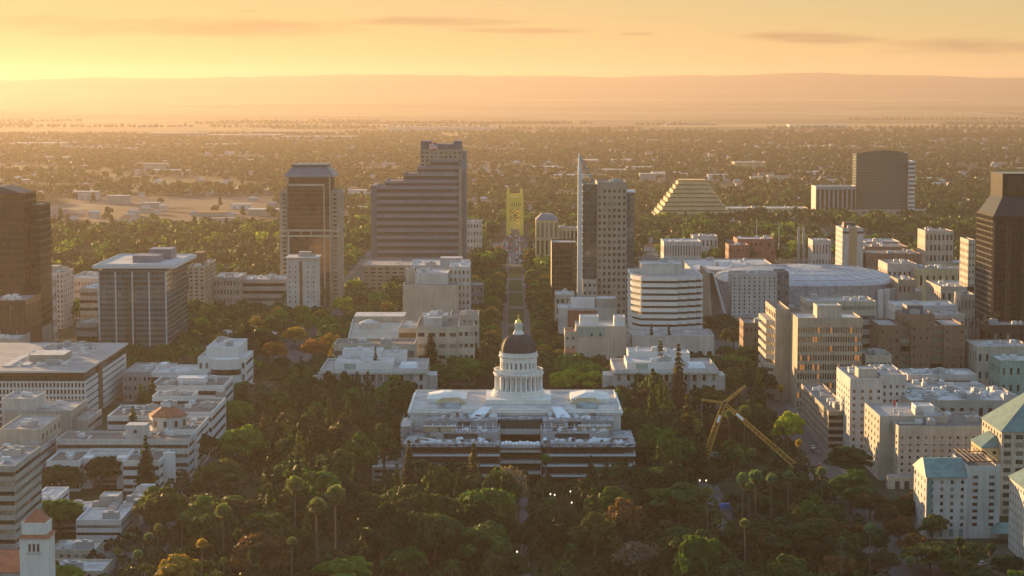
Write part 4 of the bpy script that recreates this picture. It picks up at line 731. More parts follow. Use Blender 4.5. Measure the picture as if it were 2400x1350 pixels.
vol(r, (xC + 4, xC + 14, Y0 + 10, Y0 + 22, Z + 4), z0=Z - .9, wall='white_stone', roof='roof_white', par=.4, keep=False); vol(r, (xC + 2, xC + 17, Y0 + 28, Y0 + 50, Z + 3.2), z0=Z - .9, wall='pale_concrete', roof='roof_white', par=.4, keep=False, units=4)
vol(r, (xB - 4, xC - .1, Y0 + 12, Y0 + 50, Z - 2), wall='cream_stone', roof='roof_pale', front=bands(5, .5), glass='glass', units=2)
zl, zh = fZ(798, Y0 + 4), Z + 2
def slope(m):
    a = [(xA, Y0 + 4, 14), (xB - 4.1, Y0 + 4, 14), (xB - 4.1, Y0 + 74, 28), (xA, Y0 + 74, 28)]
    m.poly(a); m.poly([(xA, Y0 + 4, 0), (xB - 4.1, Y0 + 4, 0), a[1], a[0]]); m.poly([(xB - 4.1, Y0 + 4, 0), (xB - 4.1, Y0 + 74, 0), a[2], a[1]]); m.poly([(xA, Y0 + 74, 0), (xA, Y0 + 4, 0), a[0], a[3]])
extra(r, 'sloping_roof', 'cream_stone', slope); FOOT.append((xA, xB, Y0, Y0 + 80))
extra(r, 'side_parapet', 'white_stone', lambda m: (m.poly([(xA - .8, Y0 + 3.5, 15), (xA - .05, Y0 + 3.5, 15), (xA - .05, Y0 + 76, 30), (xA - .8, Y0 + 76, 30)]), m.poly([(xA - .05, Y0 + 3.5, 13), (xA - .05, Y0 + 76, 27), (xA - .05, Y0 + 76, 30), (xA - .05, Y0 + 3.5, 15)]), m.poly([(xA - .8, Y0 + 3.5, 0), (xA - .05, Y0 + 3.5, 0), (xA - .05, Y0 + 3.5, 15), (xA - .8, Y0 + 3.5, 15)]), m.poly([(xA - .8, Y0 + 76, 0), (xA - .8, Y0 + 3.5, 0), (xA - .8, Y0 + 3.5, 15), (xA - .8, Y0 + 76, 30)])))
extra(r, 'rear_hall', ['cream_stone', 'roof_white'], lambda m: (m.box(xA, xB - 4.1, Y0 + 76.1, Y0 + 100, 0, 31.5, 0, 1)))
extra(r, 'dormer', 'white_stone', lambda m: m.lathe([(6, 24), (6, 29), (2, 30.5)], 20, xA + 10, Y0 + 66))
house('low_podium', 'low grey roofed podium between the state office and the columned white building', 'building', pbox(782, 972, 806, 1128, 26), wall='cream_stone', roof='roof_gravel', front=bands(3), units=4)
# paired columned buildings
def columned(pl, pr, py, label, mirror):
    b = pbox(pl, pr, py, 1058, 46); r = thing('columned_building', label, 'public building', ((b[0] + b[1]) / 2, b[2], 0)); z = b[4]
    vol(r, b, wall='white_stone', roof='roof_pale', front=(11, 4, .34, .6), side=(9, 4, .34, .6), par=1.2)
    extra(r, 'cornice', 'white_stone', lambda m: m.box(b[0] - 1, b[1] + 1, b[2] - 1, b[2] - .02, z - 2.2, z - 1.2))
    for x in np.linspace(b[0] + 11, b[1] - 11, 10):
        c = MB(); c.lathe([(.75, 0), (.65, .6), (.58, z - 3.2), (.8, z - 2.6), (.8, z - 2.25)], 10, x, b[2] - 1.6); c.build('column', 'white_stone', r, True)
    extra(r, 'porch_slab', 'white_stone', lambda m: m.box(b[0] + 8, b[1] - 8, b[2] - 2.6, b[2] - 1.02, z - 2.24, z - .9))
    vol(r, (b[0] + 7, b[1] - 18, b[2] + 9, b[3] - 8, z + 2.6), z0=z - 1.2, wall='white_paint', roof='roof_white', par=.6, keep=False, units=3)
    vol(r, (b[0] + 9, b[0] + 30, b[3] - 14, b[3] + 3, z + 5.5), z0=0, wall='white_paint', roof='roof_white', par=.6, keep=False, units=2)
    vol(r, (b[1] - 30, b[1] - 12, b[3] - 12, b[3] + 2, z + 4.4), z0=0, wall='white_paint', roof='roof_white', par=.6, keep=False, units=1)
    extra(r, 'skylight', 'steel_white', lambda m: m.prism([(b[1] - 15, b[2] + 14), (b[1] - 5, b[2] + 14), (b[1] - 5, b[2] + 28), (b[1] - 15, b[2] + 28)], z - 1.2, z + .6, top=[(b[1] - 14, b[2] + 16), (b[1] - 6, b[2] + 16), (b[1] - 6, b[2] + 27), (b[1] - 14, b[2] + 27)]))
    extra(r, 'stage_house', 'green_panel', lambda m: m.box(b[0] + 12, b[0] + 18, b[2] + 8.8, b[2] + 8.98, z - .8, z + 1.8))
    for xa, xb in ((b[1] + .05, b[1] + 5), (b[0] - 5, b[0] - .05)): extra(r, 'side_porch', 'white_stone', lambda m: m.box(xa, xb, b[2] + 14, b[2] + 30, 0, z - 5))
columned(750, 998, 866, 'white columned public building behind trees left of the capitol dome', False)
columned(1440, 1684, 866, 'white columned public building behind tall conifers right of the capitol dome', True)
# ------------------------------------------------------------------ right of the avenue
b = pbox(1293, 1350, 568, 1500, 34); house('dark_block', 'plain dark brown tower between the avenue and the sail topped tower', 'tower', b, wall='dark_frame', roof='roof_pale', front=(6, 14, .9, .7), glass='glass_black', alt=None, rec=.12); FOOT.append((b[0] - 4, b[1], b[2], b[3]))
YS = 1450.0; r = thing('sail_tower', 'slim pale tower with square windows and a tall pointed lattice sail on its left', 'office tower', (fX(1420, YS, 60), YS, 0))
b = pbox(1400, 1469, 426, YS, 36); Z = b[4]
vol(r, b, wall='beige_panel', roof='roof_grey', front=(6, 22, .52, .5, 3.5), side=(7, 22, .5, .5), glass='glass', alt=('glass_brown', 'glass_blind'), units=3)
g = pbox(1470, 1487, 452, YS + 6, 30); vol(r, (b[1] + .05, g[1], g[2], g[3], g[4]), wall='slate_blue', roof='roof_pale', front=(2, 24, .94, .8), glass='glass_teal', alt=('glass_blue',), rec=.1, par=.5, name='glass_wing')
extra(r, 'curved_lip', 'steel_white', lambda m: m.box(b[1] + .05, g[1] + .8, g[2] - .8, g[3], g[4], g[4] + .9))
c = pbox(1366, 1400, 432, YS + 3, 30); vol(r, (c[0], b[0] - .05, c[2], c[3], c[4]), wall='slate_blue', roof='roof_dark', front=(4, 24, .95, .85), side=(6, 24, .95, .85), glass='glass_green', alt=('glass_brown', 'glass_blue'), rec=.1, par=.4, name='glass_wing')
m0 = fX(1353, YS - 1, 60); m1 = fX(1365, YS - 1, 60); zt = fZ(360, YS)
extra(r, 'mast', 'steel_white', lambda m: m.prism([(m0, YS - 1.5), (m1, YS - 1.5), (m1, YS + 3), (m0, YS + 3)], 0, zt - 13, top=[(m0 + .4, YS - 1.5), (m1 - .4, YS - 1.5), (m1 - .4, YS + 3), (m0 + .4, YS + 3)]) or m.prism([(m0 + .4, YS - 1.5), (m1 - .4, YS - 1.5), (m1 - .4, YS + 3), (m0 + .4, YS + 3)], zt - 13, zt, top=[(m0 + .8, YS), (m0 + 1.6, YS), (m0 + 1.6, YS + 2), (m0 + .8, YS + 2)]))
zs = fZ(432, YS); xs_ = fX(1394, YS, 100)
extra(r, 'sail_frame', 'grey_metal', lambda m: (m.bar((m0 + 1.2, YS + .5, zt - 1), (xs_, YS + .5, zs), .55), m.bar((m1, YS + 1, zs), (xs_, YS + 1, zs), .3), [m.bar((m1, YS + .6, zt - 6 - 4.6 * k), (m1 + (k + 1) * 2.1, YS + .6, zt - 6 - 4.6 * k), .22) for k in range(4)], [m.bar((m1 + k * 2.1, YS + .6, zt - 1.4 - 4.6 * k), (m1 + k * 1.2, YS + .6, zt - 6 - 4.6 * k), .2) for k in range(1, 5)]))
bb = pbox(1366, 1399, 655, YS - 8, 20); vol(r, bb, wall='cream_stone', roof='roof_pale', front=(3, 6, .5, .4), side=(3, 6, .5, .4), name='base_block')
b = pbox(1483, 1651, 650, 1235, 60); Z = b[4]; r = thing('zigzag_office', 'white office of stacked horizontal bands with a zigzag right side', 'office block', ((b[0] + b[1]) / 2, b[2], 0)); FOOT.append((b[0] - 4, b[1] + 2, b[2], b[3]))
ol = [(b[0], b[2] + 14), (b[0] + 5, b[2] + 1.5), (b[0] + 7, b[2] + 1.5), (b[0] + 27, b[2]), (b[0] + 28.5, b[2] + 3), (b[0] + 33, b[2] + 3), (b[0] + 34.5, b[2] + 6), (b[0] + 39, b[2] + 6), (b[0] + 40, b[2] + 9), (b[1], b[2] + 9), (b[1], b[3]), (b[0], b[3])]
cx_, cy_ = (b[0] + b[1]) / 2, b[2] + 32
inn = [(cx_ + (x - cx_) * .955, cy_ + (y - cy_) * .955) for x, y in ol]
n = 13; fh = (Z - 6) / n
for k in range(n):
    z = 6 + k * fh
    extra(r, 'window_band', 'band_dark', lambda m: m.prism(inn, z, z + fh * .4 + .01)); extra(r, 'white_band', 'white_paint', lambda m: m.prism(ol, z + fh * .4, z + fh))
extra(r, 'base', 'grey_concrete', lambda m: m.prism(inn, 0, 6)); extra(r, 'roof', 'roof_pale', lambda m: m.prism(inn, Z, Z + .3))
pb = (fX(1502, 1255, Z), fX(1600, 1255, Z), 1252, 1276, fZ(618, 1252)); vol(r, pb, z0=Z + .3, wall='white_stone', roof='roof_white', keep=False, par=.6, name='penthouse', units=3)
b2 = pbox(1481, 1674, 786, 1200, 34); house('white_podium', 'low white podium with panel joints at the foot of the zigzag office', 'building', b2, wall='white_stone', roof='roof_pale', front=(9, 2, .5, .4, 6), side=(6, 2, .4, .4), units=4)
b = pbox(1324, 1469, 765, 1185, 30); Z = b[4]; r = thing('club_building', 'cream stepped building with a grey green panel right of the dome', 'building', ((b[0] + b[1]) / 2, b[2], 0))
vol(r, (b[0], b[0] + 6.5, b[2] + .5, b[3] - 8, Z - 3), wall='cream_stone', roof='tile_red', front=(2, 5, .35, .3), side=(4, 5, .3, .4)); vol(r, (b[0] + 6.55, b[1], b[2], b[3], Z), wall='cream_stone', roof='roof_white', side=(5, 5, .3, .4))
vol(r, (b[0] + 9, b[0] + 20, b[2] + 8, b[2] + 20, Z + 5), z0=Z - .9, wall='white_paint', roof='roof_white', keep=False, par=.5); vol(r, (b[1] - 7, b[1] - .6, b[2] + 6, b[2] + 18, Z + 5), z0=Z - .9, wall='white_paint', roof='roof_white', keep=False, par=.5)
extra(r, 'green_panel', 'green_panel', lambda m: m.box(b[0] + 7, b[0] + 23, b[2] - .3, b[2] - .02, Z - 6, Z - .6)); extra(r, 'window', 'glass', lambda m: [m.box(b[0] + x, b[0] + x + 1.3, b[2] - .34, b[2] - .31, Z - 5.6, Z - 4) for x in (15, 20)])
extra(r, 'porch', 'tile_red', lambda m: (m.prism([(b[0] - .5, b[2] - 4), (b[0] + 6.5, b[2] - 4), (b[0] + 6.5, b[2] + .4), (b[0] - .5, b[2] + .4)], Z - 15, Z - 13, top=[(b[0] + .5, b[2] - .2), (b[0] + 5, b[2] - .2), (b[0] + 5, b[2] + .3), (b[0] + .5, b[2] + .3)])))
b = pbox(1310, 1446, 722, 1290, 28); r = house('mixed_block', 'white and red brick block behind the cream stepped building', 'building', b, wall='white_stone', roof='roof_white', front=None, side=(5, 4, .35, .4), units=4)
extra(r, 'brick_panel', 'red_brick', lambda m: m.box(b[0] + 5.5, b[0] + 24, b[2] - .3, b[2] - .02, 0, b[4] - 1.5)); vol(r, (b[0] + 8, b[0] + 23, b[2] + 8, b[2] + 20, b[4] + 5), z0=b[4] - .9, wall='white_paint', roof='roof_white', keep=False, par=.5); vol(r, (b[0] + 24, b[1], b[2] + 6, b[2] + 24, b[4] + 5.5), z0=b[4] - .9, wall='pale_concrete', roof='roof_white', keep=False, par=.5)
house('corner_block', 'small cream block with dark square windows beside the avenue trees', 'building', pbox(1302, 1347, 690, 1345, 26), wall='cream_stone', roof='roof_white', front=(4, 5, .5, .5), side=(4, 5, .5, .5), units=2)
# arena, its neighbours and the hotel
ac = (fX(1885, 1520, 20), 1520); ar = thing('arena', 'wide pale arena with a shallow curved metal roof', 'arena', (ac[0], ac[1], 0)); FOOT.append((ac[0] - 68, ac[0] + 66, 1445, 1600))
def ell(rx, ry, n=56): return [(ac[0] + rx * math.copysign(abs(math.cos(a)) ** .75, math.cos(a)), ac[1] + ry * math.copysign(abs(math.sin(a)) ** .75, math.sin(a))) for a in np.linspace(0, 2 * math.pi, n + 1)[:-1]]
zt = fZ(624, 1520)
extra(ar, 'wall', 'arena_skin', lambda m: m.prism(ell(65, 68), 0, 29))
def aroof(m):
    rings = [(ell(65.5 * s, 68.5 * s), z) for s, z in ((1, 29), (.985, 30.6), (.9, zt - 5.0), (.7, zt - 2.5), (.45, zt - .9), (.2, zt - .1), (.02, zt))]; k = 0; n = 56
    for e, z in rings: m.v += [(x, y, z) for x, y in e]
    for a in range(len(rings) - 1):
        for i in range(n): j = (i + 1) % n; m.f.append((a * n + i, a * n + j, (a + 1) * n + j, (a + 1) * n + i)); m.m.append(0)
extra(ar, 'curved_roof', 'arena_skin', aroof, True)
ARING = [(1, 29), (.985, 30.6), (.9, zt - 5.0), (.7, zt - 2.5), (.45, zt - .9), (.2, zt - .1)]
def seams(m):
    E = [(ell(65.5 * q, 68.5 * q), z + .12) for q, z in ARING]
    for i in range(0, 56, 2):
        for (e0, z0), (e1, z1) in zip(E[1:], E[2:]): m.bar((e0[i][0], e0[i][1], z0), (e1[i][0], e1[i][1], z1), .16)
    for e, z in E[2:5]:
        for i in range(56): j = (i + 1) % 56; m.bar((e[i][0], e[i][1], z), (e[j][0], e[j][1], z), .14)
extra(ar, 'roof_seam', 'arena_skin', seams)
def fins(m):
    e = ell(65.2, 68.2, 112)
    for i in range(112): m.bar((e[i][0], e[i][1], 6), (e[i][0], e[i][1], 28.5), .28)
extra(ar, 'wall_fin', 'arena_skin', fins)
extra(ar, 'dark_bay', 'glass', lambda m: [m.prism([(x, y), (x + 5, y), (x + 5, y + .5), (x, y + .5)], 5, 14) for x, y in ((ac[0] - 30 + 9 * k, ac[1] - 69.2) for k in range(7))])
extra(ar, 'entrance_panel', 'white_paint', lambda m: [m.prism([(ac[0] + 42 + 6 * k, ac[1] - 74 + 6 * k), (ac[0] + 46 + 6 * k, ac[1] - 73 + 6.5 * k), (ac[0] + 46 + 6 * k, ac[1] - 70 + 6.5 * k), (ac[0] + 42 + 6 * k, ac[1] - 71 + 6 * k)], 6, 27) for k in range(4)])
extra(ar, 'low_annexe', ['beige_panel', 'roof_pale'], lambda m: (m.box(ac[0] + 52, ac[0] + 82, 1490, 1545, 0, 22, 0, 1), m.box(ac[0] - 40, ac[0] + 40, 1436, 1446, 0, 15, 0, 1)))
roof_units(ar, ac[0] - 38, ac[0] + 38, 1437, 1446, 15, 14, 4); roof_units(ar, ac[0] + 55, ac[0] + 80, 1495, 1540, 22, 6, 4)
FOOT.append((ac[0] + 50, ac[0] + 84, 1488, 1548))
b = pbox(1622, 1830, 632, 1640, 110); house('mall_hall', 'long flat white roofed hall left of the arena dome', 'shopping hall', b, wall='pale_concrete', roof='roof_white', front=bands(2, .3), side=bands(2, .3), units=9)
b = pbox(1716, 1849, 640, 1405, 24); Z = b[4]; r = thing('hotel_slab', 'white hotel slab with small dark windows and a dark right end before the arena', 'hotel', ((b[0] + b[1]) / 2, b[2], 0))
xm = fX(1822, 1405, Z); vol(r, (b[0], xm - .05, b[2], b[3], Z - .3), wall='white_stone', roof='roof_grey', front=(9, 11, .28, .5, 1, 12), side=(3, 11, .3, .5), units=3); vol(r, (xm, b[1], b[2] - .6, b[3], Z + .6), wall='slate_blue', roof='roof_dark', front=(3, 11, .6, .6), glass='glass_blue', name='dark_end')
vol(r, (b[0] - 6, b[1] + 1, b[2] - 9, b[2] - .7, 13), wall='pale_concrete', roof='roof_white', front=bands(2, .5), name='podium', units=3)
x0, x1 = fX(1655, 1420, 20), fX(1702, 1420, 20)
r = thing('sloping_facade', 'tall slanted metal clad facade between the zigzag office and the white hotel', 'building', (x0 + 6, 1420, 0)); FOOT.append((x0, x1, 1400, 1470))
extra(r, 'slanted_wall', 'beige_panel', lambda m: m.prism([(x0 + 2, 1404), (x1, 1404), (x1, 1470), (x0 + 2, 1470)], 0, fZ(636, 1420), top=[(x0, 1404), (x0 + 3, 1404), (x0 + 3, 1470), (x0, 1470)]))
extra(r, 'rib', 'dark_frame', lambda m: [m.bar((x0 + 3 + (x1 - x0 - 3) * t, 1403.8, 0), (x0 + .5 + 2.2 * t, 1403.8, fZ(640, 1404)), .25) for t in np.linspace(.1, .9, 7)]); extra(r, 'white_edge', 'white_paint', lambda m: m.bar((x0 + 3, 1403.4, fZ(638, 1404)), (x1 + 1, 1403.4, 4), .6))
# tan office with glowing windows
b = pbox(1870, 2022, 745, 1075, 30); Z = b[4]; r = thing('tan_office', 'tan office slab with rows of narrow windows, some glowing orange', 'office block', ((b[0] + b[1]) / 2, b[2], 0))
vol(r, b, wall='tan_stone', roof='roof_white', front=(26, 9, .56, .62, 3.2), side=None, alt=('orange_emit_pane', 'glass_brown', 'glass'))
vol(r, (b[0] - 8, b[0] - .05, b[3] + .05, b[3] + 44, Z + 1.5), wall='tan_stone', roof='roof_gravel', side=(6, 9, .6, .5), name='left_wing')
for k in range(9): extra(r, 'balcony', 'cream_stone', lambda m: m.prism([(b[0] - 12, b[3] + 8), (b[0] - 8.05, b[3] + 2), (b[0] - 8.05, b[3] + 42), (b[0] - 12, b[3] + 42)], 3 + k * 4.7, 5.6 + k * 4.7))
vol(r, (b[0] + 11, b[0] + 24, b[2] + 6, b[2] + 20, Z + 6), z0=Z - .9, wall='cream_stone', roof='roof_white', par=.5, keep=False, name='penthouse')
b2 = pbox(1893, 2054, 706, 1150, 30); vol(r, b2, wall='cream_stone', roof='roof_pale', front=bands(9, .4), side=(5, 9, .5, .5), glass='glass_teal', name='rear_slab', units=3)
b = pbox(2061, 2263, 762, 1120, 34); r = thing('brown_block', 'brown brick block with recessed dark balconies and a stepped roof', 'apartment block', ((b[0] + b[1]) / 2, b[2], 0)); Z = b[4]
W_ = b[1] - b[0]
for i, (f0, f1, fr) in enumerate(((0, .25, (3, 8, .22, .3)), (.37, .60, (3, 8, .2, .3)), (.75, 1, (3, 8, .2, .3)))): vol(r, (b[0] + W_ * f0, b[0] + W_ * f1, b[2], b[3], Z + (1.5 if i == 1 else 0)), wall='brown_brick', roof='roof_pale', front=fr, side=(4, 8, .25, .3) if i == 0 else None)
for f0, f1 in ((.25, .37), (.60, .75)): vol(r, (b[0] + W_ * f0 + .03, b[0] + W_ * f1 - .03, b[2] + 1.8, b[3] - 1, Z - .4), wall='brown_brick', roof='roof_pale', front=bands(8, .6), glass='glass_black', keep=False)
vol(r, (b[0] + W_ * .3, b[0] + W_ * .68, b[2] + 8, b[3] - 4, Z + 5), z0=Z - .5, wall='brown_brick', roof='roof_gravel', keep=False, par=.4, name='penthouse', units=5); extra(r, 'lift_house', 'slate_blue', lambda m: m.box(b[0] + W_ * .37, b[0] + W_ * .56, b[2] + 13, b[3] - 8, Z + 4.6, Z + 9.5))
house('brown_house_block', 'small brown brick block with a lit left edge in front of the white hotel', 'building', pbox(1746, 1815, 757, 1250, 30), wall='brown_brick', roof='roof_grey', front=(7, 4, .35, .4), side=(4, 4, .4, .4), units=3)
# big dark tower on the right
YR = 1240.0; r = thing('dark_stone_tower', 'massive dark stone tower with a sloped shoulder cut by the right edge', 'office tower', (fX(2380, YR, 60), YR, 0)); zs = fZ(505, YR); x0 = fX(2328, YR, zs); x1 = x0 + 56
FOOT.append((x0 - 4, x1, YR - 14, YR + 60))
vol(r, (x0, x1, YR, YR + 44, zs), wall='night_stone', roof='roof_dark', front=(16, 27, .8, .7, 1), side=(12, 27, .8, .7), glass='glass_black', frame='night_stone', alt=('glass_black', 'glass'), par=.05)
zk = fZ(462, YR + 6); xt = fX(2350, YR + 6, zk)
extra(r, 'sloped_shoulder', 'night_stone', lambda m: m.prism([(x0 + .5, YR + .5), (x1 - .5, YR + .5), (x1 - .5, YR + 43), (x0 + .5, YR + 43)], zs - .05, zk, top=[(xt, YR + 7), (x1 - 4, YR + 7), (x1 - 4, YR + 38), (xt, YR + 38)]))
extra(r, 'crown', 'night_stone', lambda m: m.box(xt, x1 - 4, YR + 7, YR + 38, zk, fZ(407, YR + 7))); extra(r, 'crown_glass', 'glass_black', lambda m: m.prism([(xt + 3, YR + 6.8), (x1 - 8, YR + 6.8), (x1 - 8, YR + 6.95), (xt + 3, YR + 6.95)], zk + .5, fZ(412, YR + 7)))
extra(r, 'pilaster', 'rose_granite', lambda m: [m.box(x - .6, x + .6, YR - .9, YR - .02, 0, zs - 3) for x in (x0 + 1, x0 + 8.4, x0 + 10.6, x0 + 19, x0 + 21, x0 + 30)])
extra(r, 'gilt_strip', 'glass_bronze', lambda m: m.box(x0 + 9.1, x0 + 9.9, YR - .5, YR - .05, 14, zs - 8))
house('dark_podium', 'low dark red podium at the foot of the massive dark tower', 'building', pbox(2312, 2460, 762, 1205, 26), wall='rose_granite', roof='roof_grey', front=(10, 2, .5, .5), side=(4, 2, .5, .5), units=4)
r = thing('glass_atrium', 'low black glazed atrium with slanted gables left of the dark podium', 'atrium', (fX(2290, 1225, 8), 1225, 0)); ax = fX(2268, 1222, 10)
for k in range(3): extra(r, 'gable', 'glass_black', lambda m: m.prism([(ax + 4.5 * k, 1210 + k), (ax + 4.4 + 4.5 * k, 1210 + k), (ax + 4.4 + 4.5 * k, 1224), (ax + 4.5 * k, 1224)], 0, fZ(740, 1210) + 0 - 2 * (2 - k), top=[(ax + 4.5 * k, 1214), (ax + .6 + 4.5 * k, 1214), (ax + .6 + 4.5 * k, 1222), (ax + 4.5 * k, 1222)]))
house('sunlit_slab', 'narrow sunlit cream slab against the left side of the massive dark tower', 'tower', pbox(2270, 2286, 562, 1400, 26), wall='cream_stone', roof='roof_pale', front=(2, 14, .4, .4), side=(6, 14, .4, .5))
# near right street front
b = pbox(1942, 1999, 964, 950, 92); r = house('garage_roof_block', 'long low grey roofed building whose side edge runs beside the street trees', 'garage', b, wall='beige_panel', roof='roof_grey', front=bands(5, .6), side=(24, 5, .6, .5), glass='glass_black', alt=None, units=4)
b = pbox(1993, 2070, 887, 932, 40); Z = b[4]; r = thing('pale_hotel', 'tall pale pink building with a sunlit left side and small square windows', 'office block', ((b[0] + b[1]) / 2, b[2], 0))
vol(r, b, wall='white_stone', roof='roof_pale', front=(4, 10, .34, .42, 3.5), side=(6, 10, .3, .42, 3.5), alt=('glass_bronze', 'glass_blind', 'orange_emit_pane'), units=3); vol(r, (b[1] + .05, b[1] + 11.6, b[2] + 4, b[3], Z + 1.2), wall='white_stone', roof='roof_pale', front=(4, 10, .34, .42, 3), units=2)
vol(r, (b[0] + 5, b[0] + 14, b[2] + 8, b[2] + 18, Z + 3.4), z0=Z - .9, wall='cream_stone', roof='roof_white', keep=False, par=.4, name='penthouse')
b = pbox(2106, 2330, 999, 860, 40); Z = b[4]; r = thing('cream_block', 'broad cream block with a sunlit narrow side and a grid of small windows', 'office block', ((b[0] + b[1]) / 2, b[2], 0))
vol(r, b, wall='cream_stone', roof='roof_gravel', front=(12, 8, .3, .42, 2.6), side=(5, 8, .32, .45, 2.6), alt=('glass_bronze', 'glass_blind'), units=8); vol(r, (b[0] - 5.5, b[0] + 24, b[3] - 26, b[3] + 12, Z + 2.2), wall='cream_stone', roof='roof_pale', front=None, side=(5, 8, .32, .45), keep=True, units=3)
vol(r, (b[0] + 12, b[0] + 20, b[2] + 24, b[2] + 34, Z + 5), z0=Z - .9, wall='white_paint', roof='roof_white', keep=False, par=.3, name='penthouse'); extra(r, 'string_course', 'white_stone', lambda m: m.box(b[0] - .1, b[1], b[2] - .2, b[2] - .02, Z - 7.6, Z - 7.2))
extra(r, 'base_block', ['cream_stone', 'roof_pale'], lambda m: m.box(b[0] - 5, b[0] + 30, b[2] - 5, b[2] - .25, 0, 5.5, 0, 1)); extra(r, 'arch', 'dark_frame', lambda m: [m.box(b[0] - 2 + 4 * k, b[0] + 4 * k, b[2] - 5.05, b[2] - 4.9, 0, 3.4) for k in range(2)])
fx_ = fX(2092, 880, Z); extra(r, 'flagpole', 'steel_white', lambda m: m.bar((fx_, 880, Z), (fx_, 880, Z + 9), .1)); f = MB(); f.poly([(fx_ + .1, 880, Z + 6), (fx_ + 1.2, 880.3, Z + 5), (fx_ + 1.4, 880.3, Z + 7.6), (fx_ + .1, 880, Z + 8.9)], 0); f.poly([(fx_ + 1.2, 880.3, Z + 5), (fx_ + 1.8, 880, Z + 4.4), (fx_ + 2.2, 880, Z + 6.8), (fx_ + 1.4, 880.3, Z + 7.6)], 1); tag(f.build('flag', ['flag_red', 'flag_white'], loc=(fx_, 880, Z + 6)), 'small drooping striped flag on the roof of the broad cream block', 'flag')
# hotel with the teal roofs
b = pbox(2172, 2268, 1118, 758, 24); Z = b[4]; r = thing('teal_roof_hotel', 'pale hotel wing with a teal gabled roof and square windows', 'hotel', ((b[0] + b[1]) / 2, b[2], 0))
vol(r, b, wall='white_stone', roof='roof_teal', front=(4, 7, .3, .5, .6, 4), side=(4, 7, .26, .45), par=.05, alt=('glass_blind',)); x2 = b[1] + 12.5
vol(r, (b[1] + .05, x2, b[2] + 1, b[3] + 4, Z + 4), wall='white_stone', roof='roof_dark', front=(2, 8, .32, .48, 2, 4), par=1, alt=('glass_blind',))
extra(r, 'gabled_roof', 'roof_teal', lambda m: m.prism([(b[0] - .5, b[2] - .9), (b[1] - .05, b[2] - .9), (b[1] - .05, b[3] + 1), (b[0] - .5, b[3] + 1)], Z, Z + 5.4, top=[(b[0] + .4, b[2] + 9.5), (b[1] - .05, b[2] + 9.5), (b[1] - .05, b[2] + 12), (b[0] + .4, b[2] + 12)]))
extra(r, 'glass_bay', 'teal_glass', lambda m: m.box(b[0] + .3, b[0] + 1.9, b[2] - .5, b[2] - .02, 3, Z - .5)); extra(r, 'roof_trellis', 'soffit_brown', lambda m: ([m.box(b[1] + .6 + 1.8 * k, b[1] + .9 + 1.8 * k, b[2] + 1.2, b[3] + 3.8, Z + 5.6, Z + 6) for k in range(7)], [m.box(b[1] + .4, x2 - .3, y, y + .3, Z + 5.2, Z + 5.58) for y in (b[2] + 3, b[3])], [m.bar((x, y, Z + 3), (x, y, Z + 5.2), .2) for x in (b[1] + 1, x2 - 1) for y in (b[2] + 3.1, b[3])]))
extra(r, 'window_strip', 'teal_glass', lambda m: [m.box(b[0] + 15.2 * (k + .5) / 4 - .7, b[0] + 15.2 * (k + .5) / 4 + .7, b[2] - .12, b[2] - .01, 1, 3.9) for k in range(4)])
extra(r, 'canopy', 'roof_teal', lambda m: m.prism([(x2 - 4, b[2] - 9), (x2 + 7, b[2] - 9), (x2 + 7, b[2]), (x2 - 4, b[2])], 4, 6.5, top=[(x2 - 1, b[2] - 5), (x2 + 5, b[2] - 5), (x2 + 5, b[2] - 1), (x2 - 1, b[2] - 1)])); FOOT.append((x2 - 5, x2 + 8, b[2] - 10, b[2]))
YP = 800.0; zp = fZ(1012, YP); x0 = fX(2348, YP, zp); r = thing('pyramid_roof_tower', 'sunlit hotel tower under a tall teal pyramid roof at the right edge', 'hotel tower', (x0 + 14, YP, 0))
vol(r, (x0, x0 + 38, YP, YP + 34, zp), wall='cream_stone', roof='roof_teal', front=(8, 10, .6, .55), side=(7, 10, .4, .45), par=.05, glass='glass_teal'); extra(r, 'pyramid', 'roof_teal', lambda m: m.prism([(x0 - .6, YP - .6), (x0 + 38.6, YP - .6), (x0 + 38.6, YP + 34.6), (x0 - .6, YP + 34.6)], zp + .02, fZ(900, YP + 17), top=[(x0 + 18.7, YP + 16.7), (x0 + 19.3, YP + 16.7), (x0 + 19.3, YP + 17.3), (x0 + 18.7, YP + 17.3)]))
vol(r, (x0 - 7, x0 - .05, YP + 4, YP + 22, zp - 7), wall='ochre_stone', roof='roof_teal', front=(2, 8, .4, .4), side=(5, 8, .4, .45), par=.05, name='side_wing'); extra(r, 'wing_roof', 'roof_teal', lambda m: m.prism([(x0 - 7.5, YP + 3.4), (x0 - .1, YP + 3.4), (x0 - .1, YP + 22.4), (x0 - 7.5, YP + 22.4)], zp - 7, zp - 3, top=[(x0 - 1, YP + 8), (x0 - .1, YP + 8), (x0 - .1, YP + 20), (x0 - 1, YP + 20)]))
b = pbox(2428, 2520, 1165, 705, 38); r = house('teal_roof_wing', 'white hotel wing with teal roof and many windows cut by the right edge', 'hotel', b, wall='white_stone', roof='roof_teal', front=(9, 8, .4, .4), side=(10, 8, .32, .4), par=.05); extra(r, 'gabled_roof', 'roof_teal', lambda m: m.prism([(b[0] - .6, b[2] - .8), (b[1], b[2] - .8), (b[1], b[3] + .8), (b[0] - .6, b[3] + .8)], b[4] + .01, b[4] + 6, top=[(b[0] + 7, b[2] + 5), (b[1] - 4, b[2] + 5), (b[1] - 4, b[3] - 6), (b[0] + 7, b[3] - 6)]))
